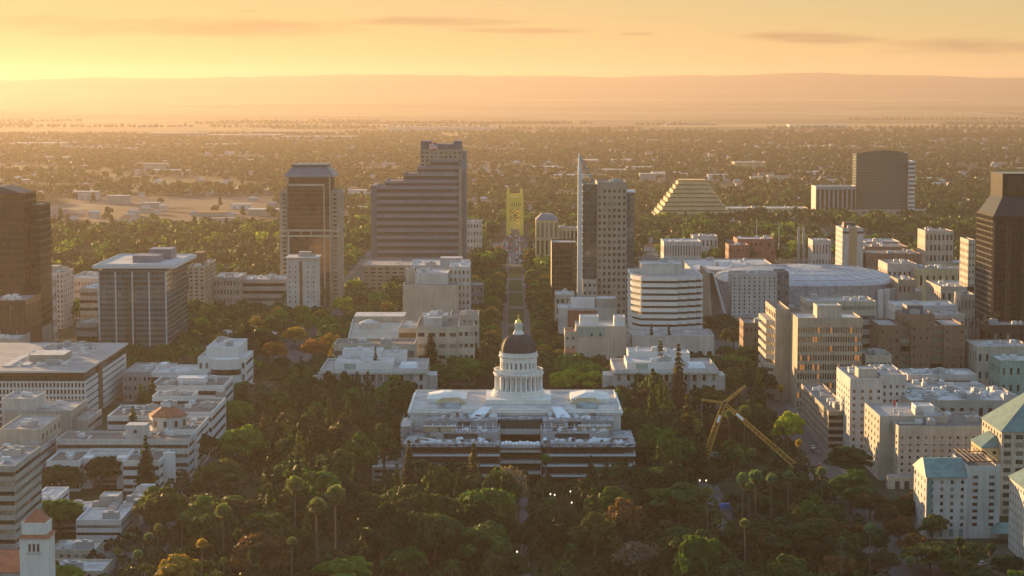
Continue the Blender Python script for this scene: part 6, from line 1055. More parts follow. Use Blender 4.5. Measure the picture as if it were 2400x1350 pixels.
EXPL = [
    # palms with tops read off the photo
    ('palm', 690, 1122, 26, 'olive'), ('palm', 741, 1172, 26, 'olive'), ('palm', 787, 1143, 26, 'olive'), ('palm', 523, 1185, 23, 'olive'), ('thin_palm', 682, 1262, 20, 'olive'), ('palm', 472, 1266, 16, 'golden'), ('palm', 524, 1308, 12, 'olive'), ('palm', 862, 1062, 18, 'olive'),
    ('palm', 1740, 1112, 22, 'blue green'), ('palm', 1772, 1104, 22, 'blue green'), ('palm', 1756, 1132, 18, 'blue green'), ('palm', 1808, 1112, 20, 'blue green'), ('palm', 1848, 1106, 18, 'blue green'), ('palm', 1658, 1142, 20, 'olive'), ('palm', 1928, 1096, 18, 'blue green'), ('palm', 1744, 954, 24, 'olive'), ('palm', 1873, 1032, 15, 'golden'), ('palm', 1831, 904, 15, 'golden'), ('thin_palm', 1748, 1220, 22, 'olive'), ('palm', 2040, 1228, 20, 'blue green'), ('thin_palm', 1973, 1262, 18, 'blue green'), ('palm', 1606, 850, 16, 'golden'), ('palm', 1710, 962, 22, 'olive'), ('palm', 1735, 1054, 17, 'olive'), ('palm', 1760, 1052, 17, 'olive'),
    ('palm', 2252, 1262, 16, 'deep green'), ('palm', 2320, 1276, 14, 'deep green'), ('palm', 2130, 1305, 15, 'blue green'), ('palm', 368, 1230, 14, 'olive'), ('palm', 425, 1205, 14, 'blue green'), ('palm', 322, 1292, 13, 'blue green'), ('palm', 275, 1286, 13, 'olive'), ('palm', 350, 1250, 13, 'blue green'), ('palm', 1278, 1068, 16, 'mid green'),
    ('date', 1058, 1300, 12, 'mid green'), ('date', 1152, 1285, 13, 'olive'), ('date', 1280, 1292, 12, 'deep green'), ('date', 1310, 1318, 11, 'mid green'), ('date', 1320, 1150, 12, 'brownish'),
    # conifers
    ('conifer', 1527, 762, 30, 'deep green', 34), ('conifer', 1568, 762, 30, 'deep green', 36), ('conifer', 1548, 800, 34, 'deep green', 56), ('conifer', 1590, 808, 38, 'brownish', 62), ('conifer', 880, 815, 32, 'olive', 30), ('conifer', 1010, 782, 30, 'deep green', 80), ('conifer', 770, 935, 30, 'dark green', 50), ('conifer', 815, 935, 32, 'dark green', 56), ('conifer', 700, 1008, 26, 'olive', 60), ('conifer', 958, 1036, 28, 'brownish', 66), ('conifer', 1110, 1042, 28, 'brownish', 62), ('conifer', 1612, 925, 34, 'brownish', 78), ('conifer', 770, 1050, 26, 'dark green', 56), ('conifer', 1640, 985, 26, 'dark green', 60), ('conifer', 830, 1080, 24, 'dark green', 50), ('conifer', 862, 872, 24, 'dark green', 44), ('conifer', 1545, 1035, 24, 'dark green', 60), ('cypress', 1460, 1062, 18, 'dark green', 34), ('conifer', 720, 1190, 20, 'dark green', 50), ('cypress', 822, 1175, 16, 'brownish', 40), ('conifer', 930, 1090, 22, 'dark green', 54), ('conifer', 720, 905, 28, 'brownish', 50), ('conifer', 1010, 1088, 24, 'dark green', 60), ('conifer', 1470, 920, 22, 'dark green', 50), ('conifer', 1075, 1100, 24, 'dark green', 60), ('conifer', 1420, 1078, 22, 'dark green', 66), ('conifer', 1385, 1072, 22, 'deep green', 60),
    # broad trees that stand out
    ('round', 1846, 966, 19, 'yellow green', 76), ('round', 1330, 846, 17, 'bright green', 80), ('round', 1385, 846, 18, 'bright green', 80), ('round', 1310, 872, 14, 'yellow green', 52), ('round', 1350, 862, 15, 'yellow green', 60), ('round', 1392, 866, 15, 'yellow green', 60), ('round', 1432, 868, 14, 'yellow green', 44), ('round', 1370, 785, 16, 'yellow green', 60), ('round', 1425, 782, 16, 'yellow green', 70), ('tall', 1990, 1040, 18, 'dark green', 118), ('tall', 1995, 1100, 18, 'mid green', 110), ('round', 1140, 1222, 18, 'mid green', 128), ('round', 955, 1280, 14, 'mid green', 110), ('round', 805, 1306, 12, 'bright green', 130), ('tall', 1395, 1204, 20, 'olive', 112), ('bare', 1500, 1272, 14, 'mauve grey', 120), ('round', 1545, 1000, 18, 'bright green', 90), ('tall', 1520, 995, 22, 'mid green', 70), ('round', 1580, 1022, 19, 'mid green', 96), ('round', 1590, 1132, 17, 'mid green', 150), ('round', 410, 1302, 13, 'golden', 110), ('round', 570, 1000, 19, 'bright green', 100), ('round', 548, 936, 17, 'bright green', 80), ('tall', 616, 892, 22, 'blue green', 60), ('tall', 660, 912, 20, 'mid green', 66), ('round', 460, 1010, 16, 'dark green', 100), ('round', 520, 1075, 16, 'olive', 110), ('round', 2110, 1210, 12, 'russet', 78), ('round', 2080, 1180, 12, 'brownish', 70), ('round', 1720, 1030, 16, 'mid green', 70), ('round', 2180, 1270, 11, 'olive', 120), ('round', 2040, 1150, 12, 'brownish', 80), ('tall', 1910, 1160, 18, 'mid green', 70), ('tall', 1860, 1218, 18, 'dark green', 120), ('round', 2240, 1300, 9, 'olive', 90), ('round', 2300, 1330, 8, 'dark green', 80), ('round', 2360, 1300, 9, 'deep green', 70), ('round', 2150, 1250, 11, 'russet', 80), ('round', 1672, 1098, 10, 'dark green', 50), ('round', 1742, 1150, 10, 'deep green', 60), ('round', 1228, 1225, 13, 'deep green', 60), ('round', 1205, 1300, 12, 'dark green', 70), ('round', 2070, 1290, 10, 'brownish', 70), ('round', 2055, 1240, 11, 'dark green', 70), ('round', 2390, 1335, 9, 'bright green', 60), ('round', 150, 1322, 11, 'bright green', 100), ('round', 100, 1310, 10, 'dark green', 90), ('round', 145, 1090, 14, 'dark green', 110), ('round', 690, 765, 14, 'golden', 60), ('round', 515, 780, 12, 'golden', 60), ('round', 640, 800, 14, 'orange', 60), ('round', 735, 796, 14, 'orange', 66), ('round', 800, 695, 16, 'yellow green', 50), ('round', 706, 716, 16, 'bright green', 44), ('round', 720, 736, 15, 'bright green', 50), ('round', 560, 650, 16, 'orange', 50), ('round', 150, 675, 20, 'yellow green', 56), ('round', 190, 700, 18, 'yellow green', 60), ('round', 1152, 600, 15, 'golden', 40), ('round', 1270, 600, 18, 'yellow green', 46), ('round', 910, 776, 12, 'deep green', 44), ('round', 1090, 835, 18, 'bright green', 90), ('round', 1050, 850, 17, 'mid green', 90), ('round', 2330, 865, 14, 'russet', 110), ('round', 2390, 850, 12, 'brownish', 70), ('round', 2180, 636, 13, 'bright green', 44), ('round', 1690, 735, 17, 'dark green', 80), ('round', 1720, 765, 16, 'olive', 70), ('round', 1700, 870, 16, 'mid green', 90), ('round', 1660, 905, 16, 'olive', 90)]
PROT = []
def at_top_prot(e):
    x, y = at_top(e[0], e[1], e[2], e[3], e[4], e[5] if len(e) > 5 else None)
    hw = (e[5] if len(e) > 5 else 30) * .5; PROT.append((e[1] - hw, e[1] + hw, e[2] + (85 if 'palm' in e[0] else hw * 1.3), y))
PROT += [(30, 330, 1285, 745), (105, 410, 1140, 845), (2155, 2345, 1262, 755), (2060, 2320, 1150, 855), (1880, 1990, 1045, 945), (945, 1490, 1078, 866), (1970, 2120, 1050, 930), (245, 522, 1008, 935), (40, 118, 1350, 648), (110, 255, 1335, 690), (470, 600, 890, 1080), (750, 1000, 872, 1055), (1440, 1680, 864, 1055), (1850, 2020, 900, 1070)]
def hidden_by(x, y, h, wd):                    # would a tree here stand in front of a marked one or of the crane?
    px, py = proj(x, y, h); hw = wd * .5 / y * F
    for a, b, lim, yy in PROT:
        if y < yy - 1 and px + hw > a and px - hw < b and py < lim: return True
    if y < 876 and 1625 < px + hw and px - hw < 1872:
        for q in (px - hw * .8, px, px + hw * .8):
            if 1632 < q < 1700 and py < 1128: return True
            if 1700 <= q < 1866 and py < 962 + (q - 1697) * .87: return True
    return False
for e in EXPL: at_top_prot(e)
rt = random.Random(77)
def fill(x0, x1, y0, y1, n, mix, hr, dmin, wdr=(10, 15), cmax=None):
    k = 0; tries = 0
    while k < n and tries < n * 40:
        tries += 1; x, y = rt.uniform(x0, x1), rt.uniform(y0, y1)
        if abs(x) > .262 * y + 6: continue
        kind, color, *_ = rt.choices(mix, [q[2] for q in mix])[0]; wd = rt.uniform(*wdr); hh = rt.uniform(*hr)
        if kind == 'conifer': wd *= .75; hh *= 1.35
        if kind == 'cypress': wd = 5
        if hidden_by(x, y, hh, wd) or not clear(x, y, wd * .33) or not free(x, y, dmin) or (abs(x - CX - 1.5) < 1.5 + wd * .17 and y < 840) or (x > 0 and abs(x - 139) < 6 + wd * .2 and y > 860): continue
        put(kind, x, y, hh, color, wd, var=.38); PLACED.append((x, y, dmin * .5)); k += 1
    return k
park = [('round', 'dark green', 30), ('round', 'deep green', 20), ('round', 'mid green', 14), ('round', 'olive', 12), ('tall', 'dark green', 16), ('tall', 'mid green', 8), ('conifer', 'dark green', 34), ('conifer', 'deep green', 14), ('conifer', 'brownish', 12), ('round', 'brownish', 10), ('tall', 'olive', 7), ('cypress', 'deep green', 4), ('bare', 'mauve grey', 3), ('round', 'russet', 3)]
tallmix = [('tall', 'dark green', 6), ('tall', 'mid green', 3), ('conifer', 'dark green', 4), ('round', 'deep green', 3), ('tall', 'brownish', 2)]
fill(-114, -40, 985, 1050, 16, tallmix, (23, 27), 10, (12, 15)); fill(48, 116, 985, 1050, 15, tallmix, (23, 27), 10, (12, 15)); fill(-92, -52, 860, 985, 18, tallmix, (22, 28), 10, (12, 15)); fill(56, 100, 880, 985, 14, tallmix, (22, 28), 10, (12, 15))
fill(-132, 134, 655, 1085, 270, park, (16, 25), 12.5, (14, 21))
fill(-185, -132, 640, 1300, 46, park, (14, 20), 12.5, (13, 18)); fill(108, 160, 640, 850, 40, [('round', 'dark green', 5), ('round', 'olive', 4), ('round', 'brownish', 4), ('round', 'russet', 3), ('tall', 'dark green', 4)], (9, 14), 9); fill(88, 126, 700, 860, 14, [('round', 'dark green', 5), ('round', 'deep green', 5), ('round', 'brownish', 3)], (6, 9), 9, (8, 11))
city = [('round', 'olive', 26), ('round', 'mid green', 26), ('round', 'dark green', 26), ('tall', 'dark green', 12), ('round', 'bright green', 9), ('round', 'orange', 3), ('round', 'golden', 4), ('conifer', 'dark green', 10), ('tall', 'olive', 8), ('round', 'yellow green', 4)]
# everything further off is one mass of crowns
def woods():
    r = np.random.default_rng(9); PP, UU, VV, CC = [], [], [], []
    pal = np.array([COLS[k] for k in ('dark green', 'mid green', 'olive', 'bright green', 'deep green', 'olive', 'yellow green', 'brownish')])
    foot = np.array(FOOT)
    def cl(x, y, rad): return not np.any((foot[:, 0] - rad < x) & (x < foot[:, 1] + rad) & (foot[:, 2] - rad < y) & (y < foot[:, 3] + rad))
    ph = r.uniform(0, 6.28, 12)
    def dens(x, y): return .5 + .5 * (math.sin(x / 170 + ph[0]) * math.sin(y / 240 + ph[1]) + .6 * math.sin(x / 61 + y / 90 + ph[2]) + .5 * math.sin(y / 47 - x / 120 + ph[3]))
    def open_(x, y):
        px, py = proj(x, y, 0)
        if y < 2268 and (abs(x - CX) < (26 if y > 1990 else 14)): return True
        if 95 < px < 655 and 2430 < y < 3260: return r.random() > .05
        if 800 < px < 868 and 3150 < y < 3420: return True
        if y < 2150 and 128 < abs(x) < 149: return True
        return False
    def one(x, y, h, wd, n, leaf, col):
        if r.random() < .14: 
            t = r.random(n) ** .7; a = r.uniform(0, 6.28, n); rr = wd * .38 * (1 - t) * r.uniform(.6, 1.1, n); P = np.stack([x + rr * np.cos(a), y + rr * np.sin(a), h * (.15 + 1.05 * t)], 1); O = np.stack([np.cos(a), np.sin(a), np.full(n, .8)], 1); col = COLS['dark green']
        else:
            d = r.normal(size=(n, 3)); d /= np.linalg.norm(d, axis=1)[:, None]; d[:, 2] = np.where(d[:, 2] < -.35, -d[:, 2], d[:, 2]); lob = 1 + .28 * np.sin(3 * np.arctan2(d[:, 1], d[:, 0]) + r.uniform(0, 6)) * np.sin(4 * d[:, 2] + r.uniform(0, 6))
            rad = r.uniform(.6, 1.05, n) * lob; P = np.stack([x + d[:, 0] * wd / 2 * rad, y + d[:, 1] * wd / 2 * rad, h * .6 + d[:, 2] * h * .4 * rad], 1); O = d
        U, V = rand_frames(r, n, leaf, O, .7); PP.append(P); UU.append(U); VV.append(V); CC.append(np.array(col)[None, :] * r.uniform(.8, 1.2, (n, 1)) * r.uniform(.8, 1.15))
    def band(n, y0, y1, nq, leaf, hr, thr, spread=.37, xlim=None):
        k = 0; t = 0; n = int(n * 1.3)
        while k < n and t < n * 12:
            t += 1; y = math.sqrt(r.uniform(y0 * y0, y1 * y1)) if y1 / y0 > 1.6 else r.uniform(y0, y1); x = r.uniform(-spread, spread) * y
            if xlim and not xlim(x, y): continue
            if dens(x, y) < thr or open_(x, y) or not cl(x, y, 3.5): continue
            h = r.uniform(*hr); one(x, y, h, h * r.uniform(.75, 1.15), nq, leaf, pal[min(7, int(r.beta(1.3, 1.7) * 8))] if y < 2600 else pal[(0, 1, 2, 5, 0)[r.integers(5)]] * (1 if y < 3400 else .8)); k += 1
    mixc = lambda: COLS[('dark green', 'mid green', 'olive', 'mid green', 'dark green', 'bright green', 'deep green', 'golden', 'dark green', 'olive', 'brownish')[r.integers(11)]]
    def near_(x, y, h, wd):                              # fuller crowns for the trees between the nearer blocks
        n = 26; pts = []
        for _ in range(n):
            d = r.normal(size=3); d /= np.linalg.norm(d); d[2] = abs(d[2]) if d[2] < -.4 else d[2]; c = np.array([x + d[0] * wd * .38, y + d[1] * wd * .38, h * .56 + d[2] * h * .34]); q = r.normal(size=(22, 3)); q /= np.linalg.norm(q, axis=1)[:, None]; q[:, 2] = np.where(q[:, 2] < -.3, -q[:, 2], q[:, 2]); pts.append((c + q * wd * .17, q))
        P = np.vstack([p for p, _ in pts]); O = np.vstack([o_ for _, o_ in pts]); U, V = rand_frames(r, len(P), .72, O, .7); col = mixc(); PP.append(P); UU.append(U); VV.append(V); CC.append(np.array(col)[None, :] * np.ones((len(P), 1)) * r.uniform(.8, 1.2))
    for s in (-1, 1):
        for off in (16.5, 26, 35):
            for y in np.arange(1110, 2010, 10.5):
                x = CX + s * (off + r.uniform(-1, 1) - (2 if y > 1500 else 0))
                if cl(x, y, 3.5) and not hidden_by(x, y, 15, 10): near_(x, y + r.uniform(-2, 2), r.uniform(13, 18), r.uniform(11, 13.5))
    for _ in range(900):                                 # the blocks of the town that lie just outside the picture
        y = r.uniform(620, 1760); x = r.choice((-1, 1)) * r.uniform(.258, .40) * y
        if (x < 0 and x > -150) or not cl(x, y, 4): continue
        near_(x, y, r.uniform(9, 16), r.uniform(9, 15))
    got = []
    def scatter(x0, x1, y0, y1, n, h0, h1, dm):
        k = t = 0
        while k < n and t < n * 30:
            t += 1; x, y = r.uniform(x0, x1), r.uniform(y0, y1)
            if abs(x) > .262 * y + 6 or hidden_by(x, y, (h0 + h1) * .55, 12) or not cl(x, y, 4.5) or not free(x, y, dm) or (abs(x - CX) < 40) or any((x - a) ** 2 + (y - b) ** 2 < dm * dm for a, b in got): continue
            h = r.uniform(h0, h1); near_(x, y, h, r.uniform(10, 15)); got.append((x, y)); k += 1
    scatter(-260, -32, 1095, 1480, 260, 11, 18, 10); scatter(32, 185, 1095, 1340, 110, 11, 17, 10); scatter(180, 340, 900, 1250, 30, 8, 12, 11)
    band(560, 1480, 1800, 150, 1.15, (11, 18), .1, xlim=lambda x, y: x < -18); band(160, 1330, 1900, 150, 1.1, (9, 14), .3, xlim=lambda x, y: x > 40)
    band(1500, 1750, 2450, 95, 1.5, (11, 20), .12, xlim=lambda x, y: x < 60 or y > 1950); band(2900, 2300, 3400, 46, 2.1, (9, 17), .12)
    band(6200, 3300, 5600, 24, 2.9, (8, 14), .16); band(6500, 5400, 7800, 12, 4.4, (7, 12), .24)
    for _ in range(26):                                  # hedgerows between the far fields
        y = r.uniform(7900, 11800); x0 = r.uniform(-.36, .33) * y; L = r.uniform(300, 1500)
        for t in np.arange(0, L, 26): one(x0 + t, y + t * .04 + r.uniform(-15, 15), r.uniform(6, 12), r.uniform(14, 26), 8, 7, pal[0])
    # a dark belt of trees across the plain on the right
    for _ in range(1100): y = r.uniform(6600, 8000); x = r.uniform(-.02, .36) * y; y += x * .25; one(x, y, r.uniform(8, 18), r.uniform(12, 22), 12, 5.5, pal[4])
    P, U, V, C = map(np.vstack, (PP, UU, VV, CC)); o = bpy.data.objects.new('woodland', quads_mesh('woodland', P, U, V, 'leaf_far', C.astype(np.float32))); COL.objects.link(o); tag(o, kind='stuff')
woods()
def undergrowth():                                   # low shrubs under the park trees
    r = np.random.default_rng(19); PP, UU, VV, CC = [], [], [], []; k = 0
    while k < 1100:
        x, y = r.uniform(-150, 132), r.uniform(650, 1085)
        if not clear(x, y, 2) or abs(x - CX - 1.6) < 3.4 or (80 < x < 88 and 745 < y < 900): continue
        wd = r.uniform(5, 10); h = r.uniform(3, 8); n = 70; d = r.normal(size=(n, 3)); d /= np.linalg.norm(d, axis=1)[:, None]; d[:, 2] = abs(d[:, 2]); P = np.stack([x + d[:, 0] * wd / 2, y + d[:, 1] * wd / 2, d[:, 2] * h], 1); U, V = rand_frames(r, n, .75, d, .7); c = COLS[('dark green', 'deep green', 'brownish', 'olive', 'mid green')[r.integers(5)]]
        PP.append(P); UU.append(U); VV.append(V); CC.append(np.array(c)[None, :] * np.ones((n, 1)) * r.uniform(.6, 1.0)); k += 1
    P, U, V, C = map(np.vstack, (PP, UU, VV, CC)); o = bpy.data.objects.new('undergrowth', quads_mesh('undergrowth', P, U, V, 'leaf_far', C.astype(np.float32))); COL.objects.link(o); tag(o, kind='stuff')
undergrowth()
# ------------------------------------------------------------------ far buildings
FAR = [(170, 228, 450, 468, 'white_stone'), (725, 800, 446, 455, 'pale_concrete'), (800, 868, 447, 456, 'white_paint'), (800, 868, 469, 478, 'white_paint'), (800, 866, 486, 500, 'pale_concrete'), (1235, 1356, 392, 402, 'white_stone'), (1300, 1392, 411, 420, 'white_paint'), (1392, 1470, 398, 410, 'pale_concrete'), (1470, 1530, 392, 406, 'white_stone'), (1530, 1596, 405, 420, 'white_stone'), (1596, 1660, 408, 420, 'pink_stone'), (1660, 1712, 410, 424, 'white_paint'), (1500, 1560, 408, 424, 'pale_concrete'), (335, 392, 384, 405, 'pale_concrete'), (355, 440, 399, 409, 'white_stone'), (20, 150, 336, 345, 'ochre_stone'), (105, 185, 334, 341, 'white_paint'), (350, 480, 312, 322, 'lavender_panel'), (485, 660, 316, 326, 'pale_concrete'), (660, 830, 320, 328, 'pale_concrete'), (910, 1170, 298, 308, 'white_stone'), (590, 700, 308, 316, 'lavender_panel'), (1332, 1380, 309, 315, 'ochre_stone'), (1355, 1480, 376, 386, 'pale_concrete'), (20, 78, 422, 432, 'pink_stone'), (425, 545, 446, 454, 'lavender_panel'), (585, 652, 446, 455, 'pale_concrete'), (540, 585, 480, 490, 'white_paint'), (580, 655, 492, 506, 'pale_concrete'), (250, 300, 460, 478, 'pale_concrete'), (330, 372, 476, 486, 'grey_concrete'), (1120, 1190, 438, 446, 'pale_concrete'), (1305, 1355, 455, 470, 'white_stone'), (1310, 1350, 480, 492, 'pale_concrete'), (1875, 1910, 436, 452, 'white_paint'), (1760, 1800, 416, 430, 'ochre_stone'), (1860, 1990, 404, 412, 'pale_concrete'), (1800, 1850, 412, 420, 'pink_stone'), (2140, 2200, 418, 430, 'pale_concrete'), (2290, 2330, 420, 432, 'pale_concrete'), (560, 640, 376, 384, 'white_stone'), (690, 760, 388, 398, 'lavender_panel'), (480, 560, 338, 346, 'pale_concrete'), (250, 330, 348, 356, 'pale_concrete'), (100, 160, 368, 376, 'white_stone'), (1140, 1230, 350, 358, 'pale_concrete'), (1430, 1500, 352, 359, 'pink_stone'), (2050, 2130, 318, 324, 'pale_concrete'), (1850, 1990, 292, 297, 'white_paint'), (1560, 1680, 288, 293, 'lavender_panel')]
for q, (pl, pr, pt, pb_, mt) in enumerate(FAR):
    Y = fY(pb_, 0); b = pbox(pl, pr, pt, Y, 0); D = max(14, min((b[1] - b[0]) * .6, 90)); h = max(b[4], 6); b = (b[0], b[1], Y, Y + D, h); FOOT.append(b[:4])
    r = thing('warehouse', None, 'warehouse', ((b[0] + b[1]) / 2, Y, 0), 'pale flat roofed sheds far across the plain'); r['_p'] = ((pl + pr) / 2, (pt + pb_) / 2)
    extra(r, 'wall', mt, lambda m: m.box(b[0], b[1], b[2], b[3], 0, h)); extra(r, 'roof', 'roof_white', lambda m: m.box(b[0] - .8, b[1] + .8, b[2] - .8, b[3] + .8, h, h + .8)); extra(r, 'loading_doors', 'grey_concrete', lambda m: [m.box(x, x + 3.4, Y - .15, Y - .02, 0, h * .55) for x in np.arange(b[0] + 4, b[1] - 6, 9)])
def far_houses():
    r = np.random.default_rng(31); m = MB(); mats = ['pale_concrete', 'roof_white', 'pink_stone', 'roof_pale', 'tile_red', 'roof_grey']; k = 0
    while k < 1300:
        y = math.sqrt(r.uniform(1900 ** 2, 7600 ** 2)); x = r.uniform(-.27, .27) * y
        if not clear(x, y, 9) or (abs(x - CX) < 40 and y < 2600) or (y < 2300 and x < 40): continue
        wd, dp, h = r.uniform(9, 16), r.uniform(9, 18), r.uniform(4, 8)
        if r.random() < .13: wd *= 3.2; dp *= 1.6
        mw = int(r.choice([0, 2, 0])); mr = int(r.choice([1, 3, 5, 4, 3])); m.box(x, x + wd, y, y + dp, 0, h, mw)
        if wd < 17: m.prism([(x - .6, y - .6), (x + wd + .6, y - .6), (x + wd + .6, y + dp + .6), (x - .6, y + dp + .6)], h, h + 2.6, mr, top=[(x + wd * .3, y + dp * .45), (x + wd * .7, y + dp * .45), (x + wd * .7, y + dp * .55), (x + wd * .3, y + dp * .55)])
        else: m.box(x - .4, x + wd + .4, y - .4, y + dp + .4, h, h + .6, mr)
        k += 1
    for _ in range(260):
        y = r.uniform(640, 2000); x = r.choice((-1, 1)) * r.uniform(.275, .42) * y; wd, dp, h = r.uniform(16, 44), r.uniform(16, 40), r.uniform(6, 22)
        if not clear(x + wd / 2, y + dp / 2, 18) or abs(x) < .268 * y + (wd if x < 0 else 0): continue
        m.box(x, x + wd, y, y + dp, 0, h, int(r.choice([0, 2]))); m.box(x - .3, x + wd + .3, y - .3, y + dp + .3, h, h + .7, int(r.choice([1, 3, 5]))); FOOT.append((x, x + wd, y, y + dp))
    tag(m.build('distant_houses', mats), kind='stuff')
far_houses()
# ------------------------------------------------------------------ cars
def make_car(name, L, van=False):
    r = bpy.data.objects.new(name, None); COL.objects.link(r); m = MB(); hw = .92; h = 1.9 if van else .95
    m.prism([(-hw, -L / 2), (hw, -L / 2), (hw, L / 2), (-hw, L / 2)], .32, h * (.86 if not van else 1), top=[(-hw + .06, -L / 2 + .08), (hw - .06, -L / 2 + .08), (hw - .06, L / 2 - .1), (-hw + .06, L / 2 - .1)])
    y0, y1 = (-L / 2 + .7, L / 2 - 1.3) if not van else (-L / 2 + .1, L / 2 - .9); z0 = h * .86 if not van else h
    b = m.build('body', 'car_paint'); b.parent = r
    g = MB(); g.prism([(-hw + .07, y0), (hw - .07, y0), (hw - .07, y1), (-hw + .07, y1)], z0, z0 + .55, top=[(-hw + .25, y0 + .45), (hw - .25, y0 + .45), (hw - .25, y1 - .6), (-hw + .25, y1 - .6)]); g = g.build('windows', 'car_glass'); g.parent = r
    t = MB(); t.box(-hw + .26, hw - .26, y0 + .47, y1 - .62, z0 + .55, z0 + .6); t = t.build('roof', 'car_paint'); t.parent = r; ks = [b, g, t]
    for sx in (-1, 1):
        for sy in (-L * .31, L * .31):
            w_ = MB(); n = 12; w_.v = [(sx * (hw - .02) + d, sy + .33 * math.cos(2 * math.pi * i / n), .33 + .33 * math.sin(2 * math.pi * i / n)) for d in (-.11, .11) for i in range(n)]; w_.f = [(i, (i + 1) % n, n + (i + 1) % n, n + i) for i in range(n)] + [tuple(range(n)), tuple(range(2 * n - 1, n - 1, -1))]; w_.m = [0] * (n + 2); o = w_.build('wheel', 'car_glass'); o.parent = r; ks.append(o)
    for s in (-.6, .6): l_ = MB(); l_.box(s - .2, s + .2, -L / 2 - .0, -L / 2 + .06, .6, .75); o = l_.build('tail_light', 'flag_red'); o.parent = r; ks.append(o)
    KIDS[r.name] = ks; return r
CARP = [make_car('car', 4.5), make_car('van', 5.4, True)]; CARS = []
CC = {'white': (.75, .75, .76), 'silver': (.42, .43, .45), 'black': (.02, .02, .022), 'red': (.5, .03, .03), 'blue': (.05, .10, .3), 'grey': (.16, .16, .17)}
def car(x, y, rz=0.0, c=None, van=False, where='', z=.02):
    p = CARP[1 if van else 0]; c = c or rt.choice(('white', 'white', 'silver', 'black', 'red', 'grey', 'silver', 'blue'))
    if p.name not in USED: USED[p.name] = 1; o = p; o.location = (x, y, z); o.rotation_euler = (0, 0, rz); ks = KIDS[p.name]
    else:
        o = p.copy(); COL.objects.link(o); o.location = (x, y, z); o.rotation_euler = (0, 0, rz); ks = []
        for ch in KIDS[p.name]: d = ch.copy(); COL.objects.link(d); d.parent = o; ks.append(d)
    for k in ks:
        if k.name.startswith(('body', 'roof')): k.color = (*CC[c], 1)
    px, py = proj(x, y, 1); CARS.append((o, ('van' if van else 'car'), c, where, px, py)); return o
for lane in (-19.5, -16, -12.5, -8.5, -5, 2, 5.2, 8.5, 12.5, 16, 19):
    y = 1985.0 + abs(lane)
    while y < (2255 if abs(lane) < 9.5 else 2118 if abs(lane) < 13 else 2250):
        if rt.random() < .86: car(CX + lane + rt.uniform(-.3, .3), y, 0 if lane > 0 else math.pi, rt.choice(('white', 'white', 'red', 'silver', 'red', 'white', 'black')), van=rt.random() < .34, where='in the traffic before the golden bridge', z=.04 + max(0, (y - 2120) / 146 * 7.9) * (abs(lane) < 13))
        y += rt.uniform(6.5, 12)
for lane in (-7.7, 7.7, -10.6, 10.6):
    y = 1500.0
    while y < 1975:
        if rt.random() < .5: car(CX + lane, y, 0 if lane > 0 else math.pi, where='on the avenue beside the grass medians')
        y += rt.uniform(12, 26)
for px, py, c, v in ((1906, 1048, 'white', False), (1902, 1056, 'black', False), (1918, 1062, 'grey', False), (1921, 1092, 'red', False), (1912, 1030, 'silver', False)): y = fY(py, .5); car(fX(px, y, .5), y, 0, c, v, 'on the street beside the cream block')
for px, py, c, v in ((1672, 1070, 'white', True), (1690, 1078, 'silver', True), (1668, 1172, 'white', False), (1712, 1182, 'silver', False), (2278, 1318, 'black', False), (2300, 1322, 'silver', False)): y = fY(py, .5); car(fX(px, y, .5), y, rt.uniform(0, 3), c, v, 'in the yard near the crane' if px < 2000 else 'on the hotel forecourt')
for px in range(102, 205, 7):
    for py in (494, 500, 506): y = fY(py, .5); car(fX(px + rt.uniform(-2, 2), y, .5), y, rt.choice((0, 1.57)), None, rt.random() < .3, 'in the far car park behind the dark towers', .06)
# ------------------------------------------------------------------ street lamps and site lamps
LP = bpy.data.objects.new('street_lamp', None); COL.objects.link(LP); m = MB(); m.bar((0, 0, 0), (0, 0, 5.2), .09, r2=.06, n=8); a = m.build('post', 'steel_grey'); a.parent = LP; m = MB(); m.lathe([(.1, 5.2), (.32, 5.5), (.3, 5.8), (.05, 6.0)], 10, 0, 0); b = m.build('lamp_globe', 'lamp_glow'); b.parent = LP; KIDS[LP.name] = [a, b]; LAMPS = []
def lamp(x, y):
    if not LAMPS: LP.location = (x, y, 0); o = LP
    else: o = copy_thing(LP, (x, y, 0))
    LAMPS.append(o); return o
for x, y in [(CX - 1.2, 712), (CX + 4.6, 742), (CX - 1.2, 790)]: lamp(x, y)
for px, py in ((1290, 1158), (1300, 1160), (1337, 1152), (1340, 1178), (1640, 1126), (1655, 1126), (665, 1226), (735, 1160), (1910, 1130), (1990, 1165)): y = fY(py, 5.6); lamp(fX(px, y, 5.6), y)
